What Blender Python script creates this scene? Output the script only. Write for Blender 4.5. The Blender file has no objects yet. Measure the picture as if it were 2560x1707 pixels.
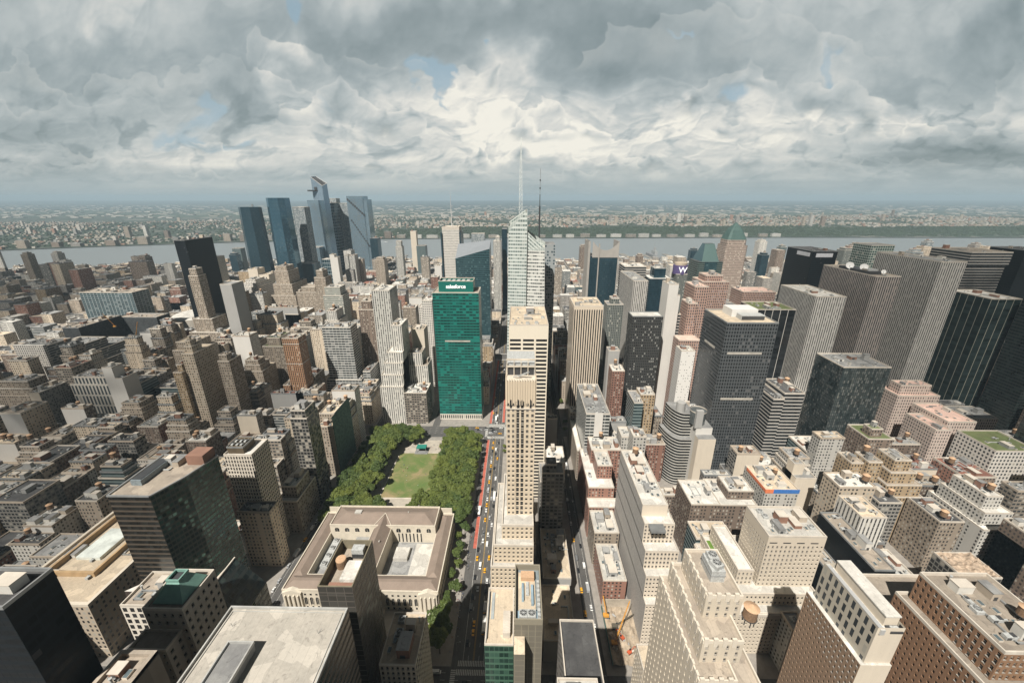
import bpy, math, random
from mathutils import Vector, Matrix
C = bpy.context.scene.collection
sc = bpy.context.scene
R = math.radians
# ---------------------------------------------------------------- camera
cam_d = bpy.data.cameras.new("camera"); cam = bpy.data.objects.new("camera", cam_d); C.objects.link(cam)
cam.location = (0, 0, 302); cam.rotation_euler = (R(90-19.6), 0, R(1.0))
cam_d.sensor_width = 36; cam_d.lens = 36*1014/2560; cam_d.clip_start = 1; cam_d.clip_end = 120000
sc.camera = cam
sc.view_settings.view_transform = 'Standard'; sc.view_settings.look = 'None'
sc.view_settings.exposure = 0.44; sc.view_settings.gamma = 1
try:
    sc.cycles.use_denoising = True; sc.cycles.denoiser = 'OPENIMAGEDENOISE'
    sc.cycles.max_bounces = 5; sc.cycles.diffuse_bounces = 2; sc.cycles.glossy_bounces = 2
    sc.cycles.volume_bounces = 0; sc.cycles.transparent_max_bounces = 6
    sc.cycles.sample_clamp_indirect = 4; sc.cycles.caustics_reflective = False; sc.cycles.caustics_refractive = False
except Exception: pass
HAZE = 6.2e-5
SUN_EL, SUN_AZ = 53.0, 26.6      # the sun stands behind and to the left of the camera
sv = Vector((-math.sin(R(SUN_AZ))*math.cos(R(SUN_EL)), -math.cos(R(SUN_AZ))*math.cos(R(SUN_EL)), math.sin(R(SUN_EL))))
# ---------------------------------------------------------------- node helpers
class NT:
    def __init__(s, tree): s.t = tree; s.n = tree.nodes; s.l = tree.links
    def new(s, typ, **kw):
        n = s.n.new(typ)
        for k, v in kw.items(): setattr(n, k, v)
        return n
    def put(s, sock, v):
        if isinstance(v, bpy.types.NodeSocket): s.l.new(v, sock)
        elif v is not None:
            if isinstance(v, (tuple, list)) and len(v) == 3 and sock.type == 'RGBA': v = (*v, 1)
            sock.default_value = v
    def m(s, op, a, b=None, c=None, clamp=False):
        n = s.new('ShaderNodeMath', operation=op, use_clamp=clamp)
        s.put(n.inputs[0], a)
        if b is not None: s.put(n.inputs[1], b)
        if c is not None: s.put(n.inputs[2], c)
        return n.outputs[0]
    def vm(s, op, a, b=None, out=0):
        n = s.new('ShaderNodeVectorMath', operation=op); s.put(n.inputs[0], a)
        if b is not None: s.put(n.inputs[3 if op == 'SCALE' else 1], b)
        return n.outputs[out]
    def mix(s, f, a, b, bt='MIX', clamp=False):
        n = s.new('ShaderNodeMix', data_type='RGBA', blend_type=bt, clamp_result=clamp)
        s.put(n.inputs[0], f); s.put(n.inputs[6], a); s.put(n.inputs[7], b); return n.outputs[2]
    def mr(s, v, a, b, c=0, d=1, smooth=False):
        n = s.new('ShaderNodeMapRange', interpolation_type='SMOOTHSTEP' if smooth else 'LINEAR'); s.put(n.inputs[0], v)
        for i, q in enumerate((a, b, c, d)): s.put(n.inputs[i+1], q)
        return n.outputs[0]
    def xyz(s, v): n = s.new('ShaderNodeSeparateXYZ'); s.put(n.inputs[0], v); return n.outputs
    def comb(s, x, y, z=0.0):
        n = s.new('ShaderNodeCombineXYZ')
        for i, q in enumerate((x, y, z)): s.put(n.inputs[i], q)
        return n.outputs[0]
    def noise(s, v, scale, detail=4, rough=.55, dist=0.0, out=0, lac=2.0):
        n = s.new('ShaderNodeTexNoise'); s.put(n.inputs['Vector'], v); n.inputs['Scale'].default_value = scale
        n.inputs['Detail'].default_value = detail; n.inputs['Roughness'].default_value = rough
        n.inputs['Distortion'].default_value = dist; n.inputs['Lacunarity'].default_value = lac
        return n.outputs[out]
    def ramp(s, f, stops):
        n = s.new('ShaderNodeValToRGB'); s.put(n.inputs[0], f); e = n.color_ramp.elements
        while len(e) < len(stops): e.new(.5)
        for q, (p, c) in zip(e, stops): q.position = p; q.color = (*c, 1)
        return n.outputs[0]
# ---------------------------------------------------------------- world: blue sky with broken cumulus
w = bpy.data.worlds.new("World"); sc.world = w; w.use_nodes = True
N = NT(w.node_tree); N.n.clear()
sky = N.new('ShaderNodeTexSky', sky_type='NISHITA', sun_disc=False, sun_elevation=R(SUN_EL), sun_rotation=R(180+SUN_AZ))
sky.air_density = 1.2; sky.dust_density = 1.5
DARK = [(-0.913, 0.275, 0.284, 0.067, 0.75), (-0.199, 0.328, 0.345, 0.07, 1.0), (0.376, 0.314, 0.348, 0.083, 1.05), (0.948, 0.266, 0.138, 0.062, 0.7), (-0.577, 0.195, 0.158, 0.045, 0.75), (-1.035, 0.138, 0.301, 0.048, 0.5), (0.911, 0.09, 0.286, 0.036, 0.65), (-0.317, 0.236, 0.06, 0.044, 0.3), (0.182, 0.062, 0.625, 0.018, 0.25), (0.101, 0.241, 0.093, 0.043, 0.4), (0.656, 0.134, 0.172, 0.023, 0.3), (-1.076, 0.239, 0.106, 0.206, 0.35), (1.07, 0.061, 0.174, 0.064, 0.4), (-0.604, 0.153, 0.134, 0.024, 0.4), (0.806, 0.202, 0.167, 0.029, 0.45)]
BRIGHT = [(-0.052, 0.224, 0.094, 0.072, 0.95), (-0.491, 0.266, 0.038, 0.053, 0.8), (-0.789, 0.338, 0.092, 0.037, 0.45), (0.244, 0.158, 0.182, 0.042, 0.75), (0.758, 0.168, 0.161, 0.034, 0.75), (-0.41, 0.16, 0.062, 0.029, 0.95), (-0.708, 0.096, 0.101, 0.025, 0.6), (0.494, 0.229, 0.046, 0.029, 0.9), (-0.044, 0.143, 0.158, 0.054, 0.8), (-0.259, 0.209, 0.121, 0.037, 0.5), (0.869, 0.328, 0.087, 0.04, 0.35), (0.323, 0.283, 0.049, 0.062, 0.35), (0.046, 0.079, 0.269, 0.02, 0.35), (0.442, 0.118, 0.148, 0.028, 0.6), (-0.226, 0.079, 0.181, 0.021, 0.3), (0.7, 0.281, 0.049, 0.075, 0.3)]
GAPS = [(-0.135, 0.271, 0.042, 0.027), (-0.157, 0.217, 0.014, 0.04), (0.465, 0.229, 0.052, 0.025), (0.693, 0.278, 0.028, 0.04), (-0.729, 0.161, 0.031, 0.027), (-0.642, 0.103, 0.078, 0.015), (-0.489, 0.353, 0.031, 0.04), (-0.395, 0.202, 0.021, 0.02), (0.284, 0.301, 0.016, 0.015), (-0.784, 0.121, 0.055, 0.015)]
import numpy as np
def worley(x,y,seed):
    ix=np.floor(x).astype(np.int64);iy=np.floor(y).astype(np.int64);fx=x-ix;fy=y-iy
    best=np.full(x.shape,9.,np.float32)
    rs=np.random.RandomState(seed);tab=rs.rand(256,256,2).astype(np.float32)
    for a in(-1,0,1):
        for b in(-1,0,1):
            t=tab[(ix+a)&255,(iy+b)&255];d=(a+t[...,0]-fx)**2+(b+t[...,1]-fy)**2
            best=np.minimum(best,d)
    return best
def vnoise(x,y,seed):
    ix=np.floor(x).astype(np.int64);iy=np.floor(y).astype(np.int64);fx=x-ix;fy=y-iy
    fx=fx*fx*fx*(fx*(fx*6-15)+10);fy=fy*fy*fy*(fy*(fy*6-15)+10)
    t=np.random.RandomState(seed).rand(256,256).astype(np.float32)
    a=t[ix&255,iy&255];b=t[(ix+1)&255,iy&255];c=t[ix&255,(iy+1)&255];d=t[(ix+1)&255,(iy+1)&255]
    return (a*(1-fx)+b*fx)*(1-fy)+(c*(1-fx)+d*fx)*fy-.5
def fbm(x,y,o,seed,g=.5):
    s=0;a=1.
    for i in range(o): s=s+a*vnoise(x,y,seed+i);a*=g;x=x*2.03+7.1;y=y*2.03+3.3
    return s
def billow(x,y,o,seed,g=.5):
    s=0;a=1.;n=0
    for i in range(o): s=s+a*(1-1.5*worley(x,y,seed+i));n+=a;a*=g;x=x*2.1+5.3;y=y*2.1+1.7
    return s/n
def sstep(v,a,b): t=np.clip((v-a)/(b-a),0,1);return t*t*(3-2*t)
def cloud_image(W,H,S,T,DARK,BRIGHT,GAPS):
    s=np.linspace(-S,S,W,dtype=np.float32)[None,:].repeat(H,0);t=(np.linspace(0,1,H,dtype=np.float32)[:,None]**1.35*T).repeat(W,1)
    px=4.2*s*(1+.30*t)+0*t;py=np.log(t+.15)*2.25
    w1=fbm(px*1.3,py*1.3,5,11);w2=fbm(px*1.3+50,py*1.3+9,5,31)
    ws=s+w1*.17*(t+.12)*2;wt=t+w2*.11*(t+.10)*1.6
    # finer warp gives ragged cauliflower outlines
    bw=billow(px*2.6,py*2.6,4,77,.42)-.5
    ws=ws+bw*.10*(t+.1)*2;wt=wt+bw*.07*(t+.1)*2
    def tot(L):
        a=0
        for r in L:a=a+(r[4] if len(r)>4 else 1.)*np.exp(-((ws-r[0])/r[2])**2-((wt-r[1])/r[3])**2)
        return a
    D=1.15*(1-np.exp(-1.1*tot(DARK)));B=1.1*(1-np.exp(-1.0*tot(BRIGHT)));G=tot(GAPS)
    qx=px+w1*.3;qy=py+w2*.3
    hgt=1.25*billow(qx*1.35,qy*1.35,4,5,.36)+.35*fbm(qx*1.3,qy*1.3,4,91,.40)
    gy,gx=np.gradient(hgt);dy=np.gradient(py,axis=0);dx=np.gradient(px,axis=1)
    nx=gx/dx;ny=gy/dy
    lit=-(nx*(-.35)+ny*(.9)) # light from upper left: slope facing up is bright
    lit=-lit; lit=np.tanh(lit*.26)
    soft=fbm(px*.8,py*1.1,5,41);big=fbm(px*.45+3,py*.7,3,61)
    amp=.05+.16*np.clip(B+.25-D*.9,0,1.1)
    belt=np.exp(-((t-.13)/.10)**2);pf=billow(qx*2.6+9,qy*2.6+4,4,201,.42);puffs=sstep(pf,.42,.68)
    v=.665+.22*B-.40*D+lit*amp*(.6+.45*belt)+.05*fbm(px*7,py*7,4,301)+.15*soft+.10*big+.22*(hgt-.55)*np.clip(B+.3-D*.6,0,1.1)+belt*(.26*puffs-.10)*(1-.8*np.clip(D,0,1))-.09*sstep(np.abs(s),.55,1.15)
    low=1-sstep(t,.02,.16)
    bands=fbm(s*3.0+w1*.3,t*42,5,71)
    v=v+.30*bands*low
    v=np.clip(v,0,1)
    stops=[(0,(.15,.20,.21)),(.22,(.235,.295,.305)),(.45,(.40,.46,.47)),(.62,(.575,.62,.615)),(.80,(.79,.79,.745)),(1,(1.05,1.01,.90))]
    col=np.stack([np.interp(v,[a for a,_ in stops],[c[i] for _,c in stops]) for i in range(3)],-1)
    blue=np.stack([np.interp(t,[0,.4],[a,b]) for a,b in((.50,.32),(.62,.47),(.68,.58))],-1)
    e=G+.9*(0.52-hgt)*.9+.15*soft
    gm=.85*sstep(e,.12,.62)*np.clip(G*3,0,1)
    wisps=sstep(fbm(px*3,py*3,4,55),-.25,.5)*.35
    gm=gm*(1-wisps)
    col=col*(1-gm[...,None])+blue*gm[...,None]
    colr=lambda v:np.stack([np.interp(v,[a for a,_ in stops],[c[i] for _,c in stops]) for i in range(3)],-1)
    sb=s+bw*.05*(t+.12)*2
    for i,tb in enumerate((.035,.05,.07,.095,.125,.165,.215,.275)):
        h=.03+.36*tb;sc_=1/(.05+.55*tb)
        n1=fbm(sb*sc_*.55+i*17.3,t*0+i*3.1,4,100+i,.55)
        lump=billow(sb*sc_*1.1+w1*.2,t*sc_*1.3+w2*.2,4,130+i,.42)-.55
        prof=np.clip(.15+1.3*n1,0,1)*h
        tt=t+lump*h*1.0
        frac=(tt-tb)/np.maximum(prof,1e-3)
        inside=sstep(prof-(tt-tb),0,.002+.008*tb)*sstep(t-tb+lump*h*.4+w2*.02,-.012,.02)*sstep(prof,0.06*h,.3*h)
        bm=np.exp(-((s-.1)/1.1)**2)*.25
        loc=np.clip(B+bm-D*.8+.25,0,1)
        vv=.50+.38*np.clip(frac,0,1.1)*(.45+.65*loc)+.75*lump*(.3+.5*loc)+lit*amp*.6+.12*soft
        al=inside*np.clip(.35+.9*loc,0,1)
        cc=colr(np.clip(vv,0,1));col=col*(1-al[...,None])+cc*al[...,None]
    hz=(1-sstep(t,0.,.085))*.85
    col=col*(1-hz[...,None])+np.array([.43,.515,.535])*hz[...,None]
    side=sstep(np.abs(s),.75,1.25)*.0
    return col.astype(np.float32)
SKY_W, SKY_H, SKY_S, SKY_T = 2000, 620, 1.8, .8
def build_sky():
    im = cloud_image(SKY_W, SKY_H, SKY_S, SKY_T, DARK, BRIGHT, GAPS)
    px = np.ones((SKY_H, SKY_W, 4), np.float32); px[..., :3] = im
    img = bpy.data.images.new("cloud_cover", SKY_W, SKY_H, alpha=False, float_buffer=True); img.colorspace_settings.name = 'Linear Rec.709'
    img.pixels.foreach_set(px.ravel()); img.update(); img.pack()
    d = N.new('ShaderNodeTexCoord').outputs['Generated']; x, y, z = N.xyz(d)
    ya = N.m('MAXIMUM', N.m('ABSOLUTE', y), .05)
    s = N.m('DIVIDE', x, ya); t = N.m('MAXIMUM', N.m('DIVIDE', z, ya), 0.0)
    uv = N.comb(N.m('ADD', N.m('DIVIDE', s, 2*SKY_S), .5), N.m('POWER', N.m('DIVIDE', t, SKY_T), 1/1.35), 0.0)
    tex = N.new('ShaderNodeTexImage', extension='EXTEND', interpolation='Linear'); tex.image = img; N.put(tex.inputs[0], uv)
    over = N.m('ADD', N.mr(t, .42, .65, 1, .14, True), 0.0); back = N.mr(y, -.2, .25, .24, 1, True)  # sky dimmed overhead and behind the camera, added to weaken ambient light
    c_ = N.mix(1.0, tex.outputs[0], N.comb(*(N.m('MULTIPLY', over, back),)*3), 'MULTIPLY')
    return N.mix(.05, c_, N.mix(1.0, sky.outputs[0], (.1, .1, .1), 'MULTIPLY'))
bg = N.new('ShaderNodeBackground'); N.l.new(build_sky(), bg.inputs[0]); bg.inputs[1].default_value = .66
try: w.cycles.sampling_method = 'MANUAL'; w.cycles.sample_map_resolution = 256
except Exception: pass
N.l.new(bg.outputs[0], N.new('ShaderNodeOutputWorld').inputs[0])
sun_d = bpy.data.lights.new("sun", 'SUN'); sun_d.energy = 5.0; sun_d.angle = R(.5); sun_d.color = (1, .945, .86)
sun = bpy.data.objects.new("sun", sun_d); C.objects.link(sun); sun.rotation_euler = sv.to_track_quat('Z', 'Y').to_euler()
# ---------------------------------------------------------------- materials
def base_mat(name):
    m = bpy.data.materials.new(name); m.use_nodes = True; T = NT(m.node_tree); T.n.clear()
    b = T.new('ShaderNodeBsdfPrincipled'); o = T.new('ShaderNodeOutputMaterial'); T.l.new(b.outputs[0], o.inputs[0])
    return m, T, b
MATS = {}
def plain(name, col, rough=.85, var=.25, scale=.15, metal=0.0, orand=0.0, col2=None, spec=None):
    if name in MATS: return MATS[name]
    m, T, b = base_mat(name)
    pos = T.new('ShaderNodeNewGeometry').outputs['Position']
    n = T.noise(pos, scale, 5, .65)
    c = T.mix(T.mr(n, .3, .7), tuple(v*(1-var) for v in col), tuple(min(1, v*(1+var)) for v in col)) if col2 is None else T.mix(T.mr(n, .4, .6), col, col2)
    if orand:
        r = T.new('ShaderNodeObjectInfo').outputs['Random']
        c = T.mix(1.0, c, T.mix(r, (1-orand,)*3, (1+orand,)*3), 'MULTIPLY')
    T.put(b.inputs['Base Color'], c); b.inputs['Roughness'].default_value = rough; b.inputs['Metallic'].default_value = metal
    if spec is not None: b.inputs['Specular IOR Level'].default_value = spec
    MATS[name] = m; return m
def roof_mat(name, a, b_, orand=.18):
    if name in MATS: return MATS[name]
    m, T, b = base_mat(name)
    pos = T.new('ShaderNodeNewGeometry').outputs['Position']
    n = T.noise(pos, .09, 6, .7); n2 = T.noise(pos, .9, 4, .6)
    v = T.new('ShaderNodeTexVoronoi', feature='F1'); T.put(v.inputs['Vector'], pos); v.inputs['Scale'].default_value = .16
    c = T.mix(T.mr(n, .38, .62), a, b_); c = T.mix(T.mr(n2, .35, .75, 0, .35), c, tuple(x*.45 for x in a))
    c = T.mix(T.m('MULTIPLY', T.m('GREATER_THAN', T.xyz(v.outputs['Color'])[0], .72), .3), c, tuple(min(1, x*1.5) for x in a))
    px_, py_, _z = T.xyz(pos); seam = T.m('LESS_THAN', T.m('FRACT', T.m('MULTIPLY', px_, .31)), .07)
    c = T.mix(T.m('MULTIPLY', seam, .22), c, tuple(x*.4 for x in a)); pud = T.noise(pos, .35, 3, .55, dist=1.5)
    c = T.mix(T.mr(pud, .60, .68, 0, .45), c, tuple(x*.5 for x in b_))
    r = T.new('ShaderNodeObjectInfo').outputs['Random']
    c = T.mix(1.0, c, T.mix(r, (1-orand,)*3, (1+orand,)*3), 'MULTIPLY')
    T.put(b.inputs['Base Color'], c); b.inputs['Roughness'].default_value = .9
    MATS[name] = m; return m
def facade(name, wall, glass=(.03, .035, .04), wf=.5, hf=.5, span=None, blind=.18, bcol=(.42, .40, .35), rg=.18, met=0.0, tilt=0.0,
           var=.12, orand=0.0, bandn=0, band=None, gvar=.5, wrough=.85, sub=0, seed=0.0, top=0, topc=None, wmet=0.0, drop=0.0, coln=0.0, belt=0, spec=None, patch=0.0):
    """windows laid out in wall cells: UV is counted in bays and storeys"""
    if name in MATS: return MATS[name]
    m, T, b = base_mat(name)
    uv = T.new('ShaderNodeUVMap').outputs[0]; u, v, _ = T.xyz(uv)
    fu = T.m('FRACT', u); fv = T.m('FRACT', v); cu = T.m('FLOOR', u); cv = T.m('FLOOR', v)
    mu = T.m('LESS_THAN', T.m('ABSOLUTE', T.m('SUBTRACT', fu, .5)), wf/2) if wf < 1 else 1.0
    mv = T.m('LESS_THAN', T.m('ABSOLUTE', T.m('SUBTRACT', fv, .5)), hf/2) if hf < 1 else 1.0
    mask = T.m('MULTIPLY', mu, mv)
    if drop:
        dn = T.new('ShaderNodeTexWhiteNoise', noise_dimensions='3D'); T.put(dn.inputs['Vector'], T.comb(cu, cv, seed+9))
        mask = T.m('MULTIPLY', mask, T.m('GREATER_THAN', dn.outputs['Value'], drop))
    if coln:
        dc = T.new('ShaderNodeTexWhiteNoise', noise_dimensions='2D'); T.put(dc.inputs['Vector'], T.comb(cu, seed+3.3)); mask = T.m('MULTIPLY', mask, T.m('GREATER_THAN', dc.outputs['Value'], coln))
    if sub:
        mask = T.m('MULTIPLY', mask, T.m('GREATER_THAN', T.m('ABSOLUTE', T.m('SUBTRACT', T.m('FRACT', T.m('MULTIPLY', u, sub)), .5)), .0+.06))
    if bandn:
        isb = T.m('LESS_THAN', T.m('MODULO', T.m('ABSOLUTE', T.m('ADD', cv, seed)), bandn), .9); mask = T.m('MULTIPLY', mask, T.m('SUBTRACT', 1.0, isb))
    if top: mask = T.m('MULTIPLY', mask, T.m('LESS_THAN', v, -float(top)))
    wn = T.new('ShaderNodeTexWhiteNoise', noise_dimensions='3D'); T.put(wn.inputs['Vector'], T.comb(cu, cv, seed)); rv = wn.outputs['Value']; rc = T.xyz(wn.outputs['Color'])
    pos = T.new('ShaderNodeNewGeometry').outputs['Position']
    nz = T.noise(pos, .05, 5, .65); streak = T.noise(T.vm('MULTIPLY', pos, (1, 1, .08)), .6, 3, .6)
    wv = T.m('ADD', T.m('MULTIPLY', T.m('SUBTRACT', nz, .5), var*2.4), T.m('MULTIPLY', T.m('SUBTRACT', streak, .5), var*1.6))
    wc = T.mix(1.0, wall, T.comb(*(T.m('ADD', 1.0, wv),)*3), 'MULTIPLY')
    if orand:
        ob = T.new('ShaderNodeObjectInfo').outputs['Random']
        wc = T.mix(1.0, wc, T.mix(ob, (1-orand,)*3, (1+orand,)*3), 'MULTIPLY')
    if span is not None and wf < 1: wc = T.mix(mu, wc, span)
    if belt:
        bl_ = T.m('MULTIPLY', T.m('LESS_THAN', T.m('MODULO', T.m('ABSOLUTE', T.m('SUBTRACT', cv, 1.0)), belt), .5), T.m('LESS_THAN', fv, .16)); wc = T.mix(T.m('MULTIPLY', bl_, .75), wc, tuple(min(1, x*1.35+.04) for x in wall))
    if bandn and band is not None: wc = T.mix(isb, wc, band)
    if top and topc is not None: wc = T.mix(T.m('GREATER_THAN', v, -float(top)), wc, topc)
    gc = T.mix(T.m('MULTIPLY', rc[0], gvar), glass, tuple(min(1, x*2.6+.02) for x in glass))
    gc = T.mix(T.m('GREATER_THAN', rv, 1-blind), gc, bcol)  # odd panes: blinds, and on mirror glass glints painted in colour
    if patch: gc = T.mix(T.m('MULTIPLY', T.mr(T.noise(T.vm('ADD', T.vm('MULTIPLY', pos, (1, 1, .55)), T.vm('SCALE', wn.outputs['Color'], 3.0)), .045, 4, .6, dist=1.2), .46, .62, 0, 1, True), patch), gc, bcol)  # reflections on the glass, painted as soft areas of pane colour
    if spec is not None: b.inputs['Specular IOR Level'].default_value = spec
    T.put(b.inputs['Base Color'], T.mix(mask, wc, gc))
    T.put(b.inputs['Roughness'], T.mr(mask, 0, 1, wrough, rg)); T.put(b.inputs['Metallic'], T.m('ADD', T.m('MULTIPLY', mask, met-wmet), wmet) if (met or wmet) else 0.0)
    if tilt:
        nr = T.new('ShaderNodeNewGeometry').outputs['Normal']
        j = T.vm('SCALE', T.vm('SUBTRACT', wn.outputs['Color'], (.5, .5, .5)), tilt)
        T.put(b.inputs['Normal'], T.vm('NORMALIZE', T.vm('ADD', nr, j)))
    MATS[name] = m; return m
# ---------------------------------------------------------------- mesh builder
class G:
    def __init__(s): s.v = []; s.f = []; s.uv = []; s.mi = []
    def quad(s, p, uv=None, mi=0):
        n = len(s.v); s.v += p; s.f.append(tuple(range(n, n+len(p)))); s.uv += uv or [(0, 0)]*len(p); s.mi.append(mi)
    def box(s, x0, x1, y0, y1, z0, z1, mi=0, bottom=False):
        P = [(x0, y0), (x1, y0), (x1, y1), (x0, y1)]
        for i in range(4):
            a, b = P[i], P[(i+1) % 4]; s.quad([(*a, z0), (*b, z0), (*b, z1), (*a, z1)], None, mi)
        s.quad([(*p, z1) for p in P], None, mi)
        if bottom: s.quad([(*p, z0) for p in P[::-1]], None, mi)
    def walls(s, P, z0, z1, bay, fl, mi=0, mis=None, Pt=None):
        """vertical walls round the counter-clockwise outline P; UV in bays and storeys from the top"""
        n = len(P); Pt = Pt or P; nf = (z1-z0)/fl; k = math.ceil(nf)
        for i in range(n):
            a, b, at, bt = P[i], P[(i+1) % n], Pt[i], Pt[(i+1) % n]
            L = math.dist(a, b); nb = max(1, round(L/bay)); o = i*7
            s.quad([(*a, z0), (*b, z0), (*bt, z1), (*at, z1)], [(o, -nf), (o+nb, -nf), (o+nb, 0), (o, 0)], mi if mis is None else mis[i % len(mis)])
    def cap(s, P, z, mi=0): s.quad([(*p, z) for p in P], None, mi)
    def rim(s, x0, x1, y0, y1, z, h=1.1, t=.5, mi=0):
        for b in ((x0, x1, y0, y0+t), (x0, x1, y1-t, y1), (x0, x0+t, y0+t, y1-t), (x1-t, x1, y0+t, y1-t)): s.box(*b, z, z+h, mi)
    def prism(s, P, z0, z1, mi=0):
        n = len(P)
        for i in range(n): a, b = P[i], P[(i+1) % n]; s.quad([(*a, z0), (*b, z0), (*b, z1), (*a, z1)], None, mi)
        s.cap(P, z1, mi)
    def cyl(s, x, y, r, z0, z1, n=10, mi=0, r2=None, cap=True):
        r2 = r if r2 is None else r2
        A = [(x+r*math.cos(i*2*math.pi/n), y+r*math.sin(i*2*math.pi/n)) for i in range(n)]
        Bq = [(x+r2*math.cos(i*2*math.pi/n), y+r2*math.sin(i*2*math.pi/n)) for i in range(n)]
        for i in range(n):
            j = (i+1) % n
            if r2 < 1e-3: s.quad([(*A[i], z0), (*A[j], z0), (x, y, z1)], None, mi)
            else: s.quad([(*A[i], z0), (*A[j], z0), (*Bq[j], z1), (*Bq[i], z1)], None, mi)
        if cap and r2 > 1e-3: s.quad([(*p, z1) for p in Bq], None, mi)
    def beam(s, a, b, r, mi=0):
        a = Vector(a); b = Vector(b); d = (b-a).normalized(); u = d.orthogonal().normalized()*r; w_ = d.cross(u).normalized()*r
        for p, q in ((u, w_), (w_, -u), (-u, -w_), (-w_, u)):
            s.quad([tuple(a+p+q), tuple(b+p+q), tuple(b+q-p if False else b+q+(-p)), tuple(a+q-p)], None, mi) if False else s.quad([tuple(a+p), tuple(a+q), tuple(b+q), tuple(b+p)], None, mi)
    def mesh(s, name, mats, smooth=False):
        me = bpy.data.meshes.new(name); me.from_pydata(s.v, [], s.f)
        if any(u != (0, 0) for u in s.uv[:4000:3]) or len(s.uv) < 60:
            l = me.uv_layers.new(name='UVMap'); l.data.foreach_set('uv', [c for u in s.uv for c in u])
        for m in mats: me.materials.append(m)
        me.polygons.foreach_set('material_index', s.mi)
        if smooth: me.polygons.foreach_set('use_smooth', [True]*len(s.f))
        return me
    def obj(s, name, mats, parent=None, loc=(0, 0, 0), smooth=False):
        if not isinstance(mats, (list, tuple)): mats = [mats]
        o = bpy.data.objects.new(name, s.mesh(name, mats, smooth)); C.objects.link(o); o.location = loc
        if parent is not None: o.parent = parent
        return o
def rect(x0, x1, y0, y1): return [(x0, y0), (x1, y0), (x1, y1), (x0, y1)]
def tag(o, label=None, cat=None, group=None, kind=None):
    if label: o['label'] = label
    if cat: o['category'] = cat
    if group: o['group'] = group
    if kind: o['kind'] = kind
    return o
def empty(name, loc): o = bpy.data.objects.new(name, None); C.objects.link(o); o.location = loc; o.empty_display_size = 2; return o
def copy_tree(o, parent=None):
    c = o.copy(); C.objects.link(c)
    if parent is not None: c.parent = parent
    for ch in o.children: copy_tree(ch, c)
    return c
def lettering(name, body, size, ext, mat, parent, loc, sp=1.0, off=0.0):
    tc = bpy.data.curves.new(name, 'FONT'); tc.body = body; tc.size = size; tc.extrude = ext; tc.align_x = 'CENTER'; tc.align_y = 'CENTER'; tc.space_character = sp; tc.offset = off
    t_ = bpy.data.objects.new('tmp', tc); C.objects.link(t_); me = bpy.data.meshes.new_from_object(t_.evaluated_get(bpy.context.evaluated_depsgraph_get())); bpy.data.objects.remove(t_); me.materials.clear(); me.materials.append(mat)
    o = bpy.data.objects.new(name, me); C.objects.link(o); o.parent = parent; o.location = loc; o.rotation_euler = (R(90), 0, 0); return o
# ---------------------------------------------------------------- roof colours and rooftop gear
RF = dict(
    white=roof_mat('roof_white', (.62, .60, .55), (.48, .46, .42)), cream=roof_mat('roof_cream', (.60, .50, .37), (.50, .42, .32)),
    grey=roof_mat('roof_grey', (.30, .30, .29), (.20, .20, .20)), dark=roof_mat('roof_dark', (.09, .09, .09), (.05, .05, .052)),
    tan=roof_mat('roof_tan', (.36, .31, .25), (.27, .23, .19)), pink=roof_mat('roof_pink', (.66, .45, .37), (.58, .42, .36)),
    red=roof_mat('roof_red', (.26, .11, .075), (.20, .10, .08)), green=roof_mat('roof_moss', (.10, .13, .045), (.14, .15, .07)))
TRIM = plain('coping_stone', (.55, .50, .43), .8, .15)
STEEL = plain('grey_steel', (.30, .31, .31), .5, .2, metal=.3)
GEAR = plain('machine_grey', (.42, .43, .42), .6, .3, 1.2)
DARKM = plain('dark_metal', (.05, .052, .055), .5, .2)
WOOD = plain('tank_wood', (.20, .125, .075), .9, .3, 1.5)
TANKTOP = plain('tank_cone', (.52, .34, .21), .85, .15, 1.0)
BULK = [plain('bulkhead_tan', (.42, .36, .29), .9, .15, orand=.15), plain('bulkhead_grey', (.32, .32, .31), .9, .15, orand=.15), plain('bulkhead_white', (.60, .58, .53), .9, .12), plain('bulkhead_brick', (.25, .14, .10), .9, .15)]
def _tank():
    g = G(); r = 2.2
    for a in range(6): x, y = 1.7*math.cos(a*math.pi/3), 1.7*math.sin(a*math.pi/3); g.box(x-.12, x+.12, y-.12, y+.12, 0, 3, 1)
    g.cyl(0, 0, 2.4, 2.8, 3.0, 12, 1); g.cyl(0, 0, r, 3, 7.2, 14, 0, r*.95)
    me = g.mesh('water_tank', [WOOD, DARKM]); h = G(); h.cyl(0, 0, 2.45, 7.2, 8.6, 14, 0, 0.0); return me, h.mesh('tank_roof', [TANKTOP])
TANK, TANKR = _tank()
def _fan():
    g = G(); g.box(-1.7, 1.7, -1.7, 1.7, 0, 1.6, 0); g.cyl(0, 0, 1.4, 1.6, 2.1, 12, 0, cap=False); g.cyl(0, 0, 1.35, 1.62, 1.7, 12, 1)
    for k in range(4): a = k*math.pi/4; g.beam((-1.3*math.cos(a), -1.3*math.sin(a), 1.9), (1.3*math.cos(a), 1.3*math.sin(a), 1.9), .09, 0)
    return g.mesh('cooling_fan', [GEAR, DARKM])
FAN = _fan()
def _hvac():
    g = G(); g.box(-2.2, 2.2, -1.1, 1.1, .3, 1.9, 0); g.box(-2, -.4, -1.3, -1.1, .5, 1.6, 1); g.box(.3, 1.9, -.9, .9, 1.9, 2.2, 1); g.beam((2.2, 0, 1.0), (4.6, 0, .6), .35, 0); g.box(4.3, 4.9, -.4, .4, 0, .9, 0)
    return g.mesh('air_handler', [GEAR, DARKM])
HVAC = _hvac()
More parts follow.
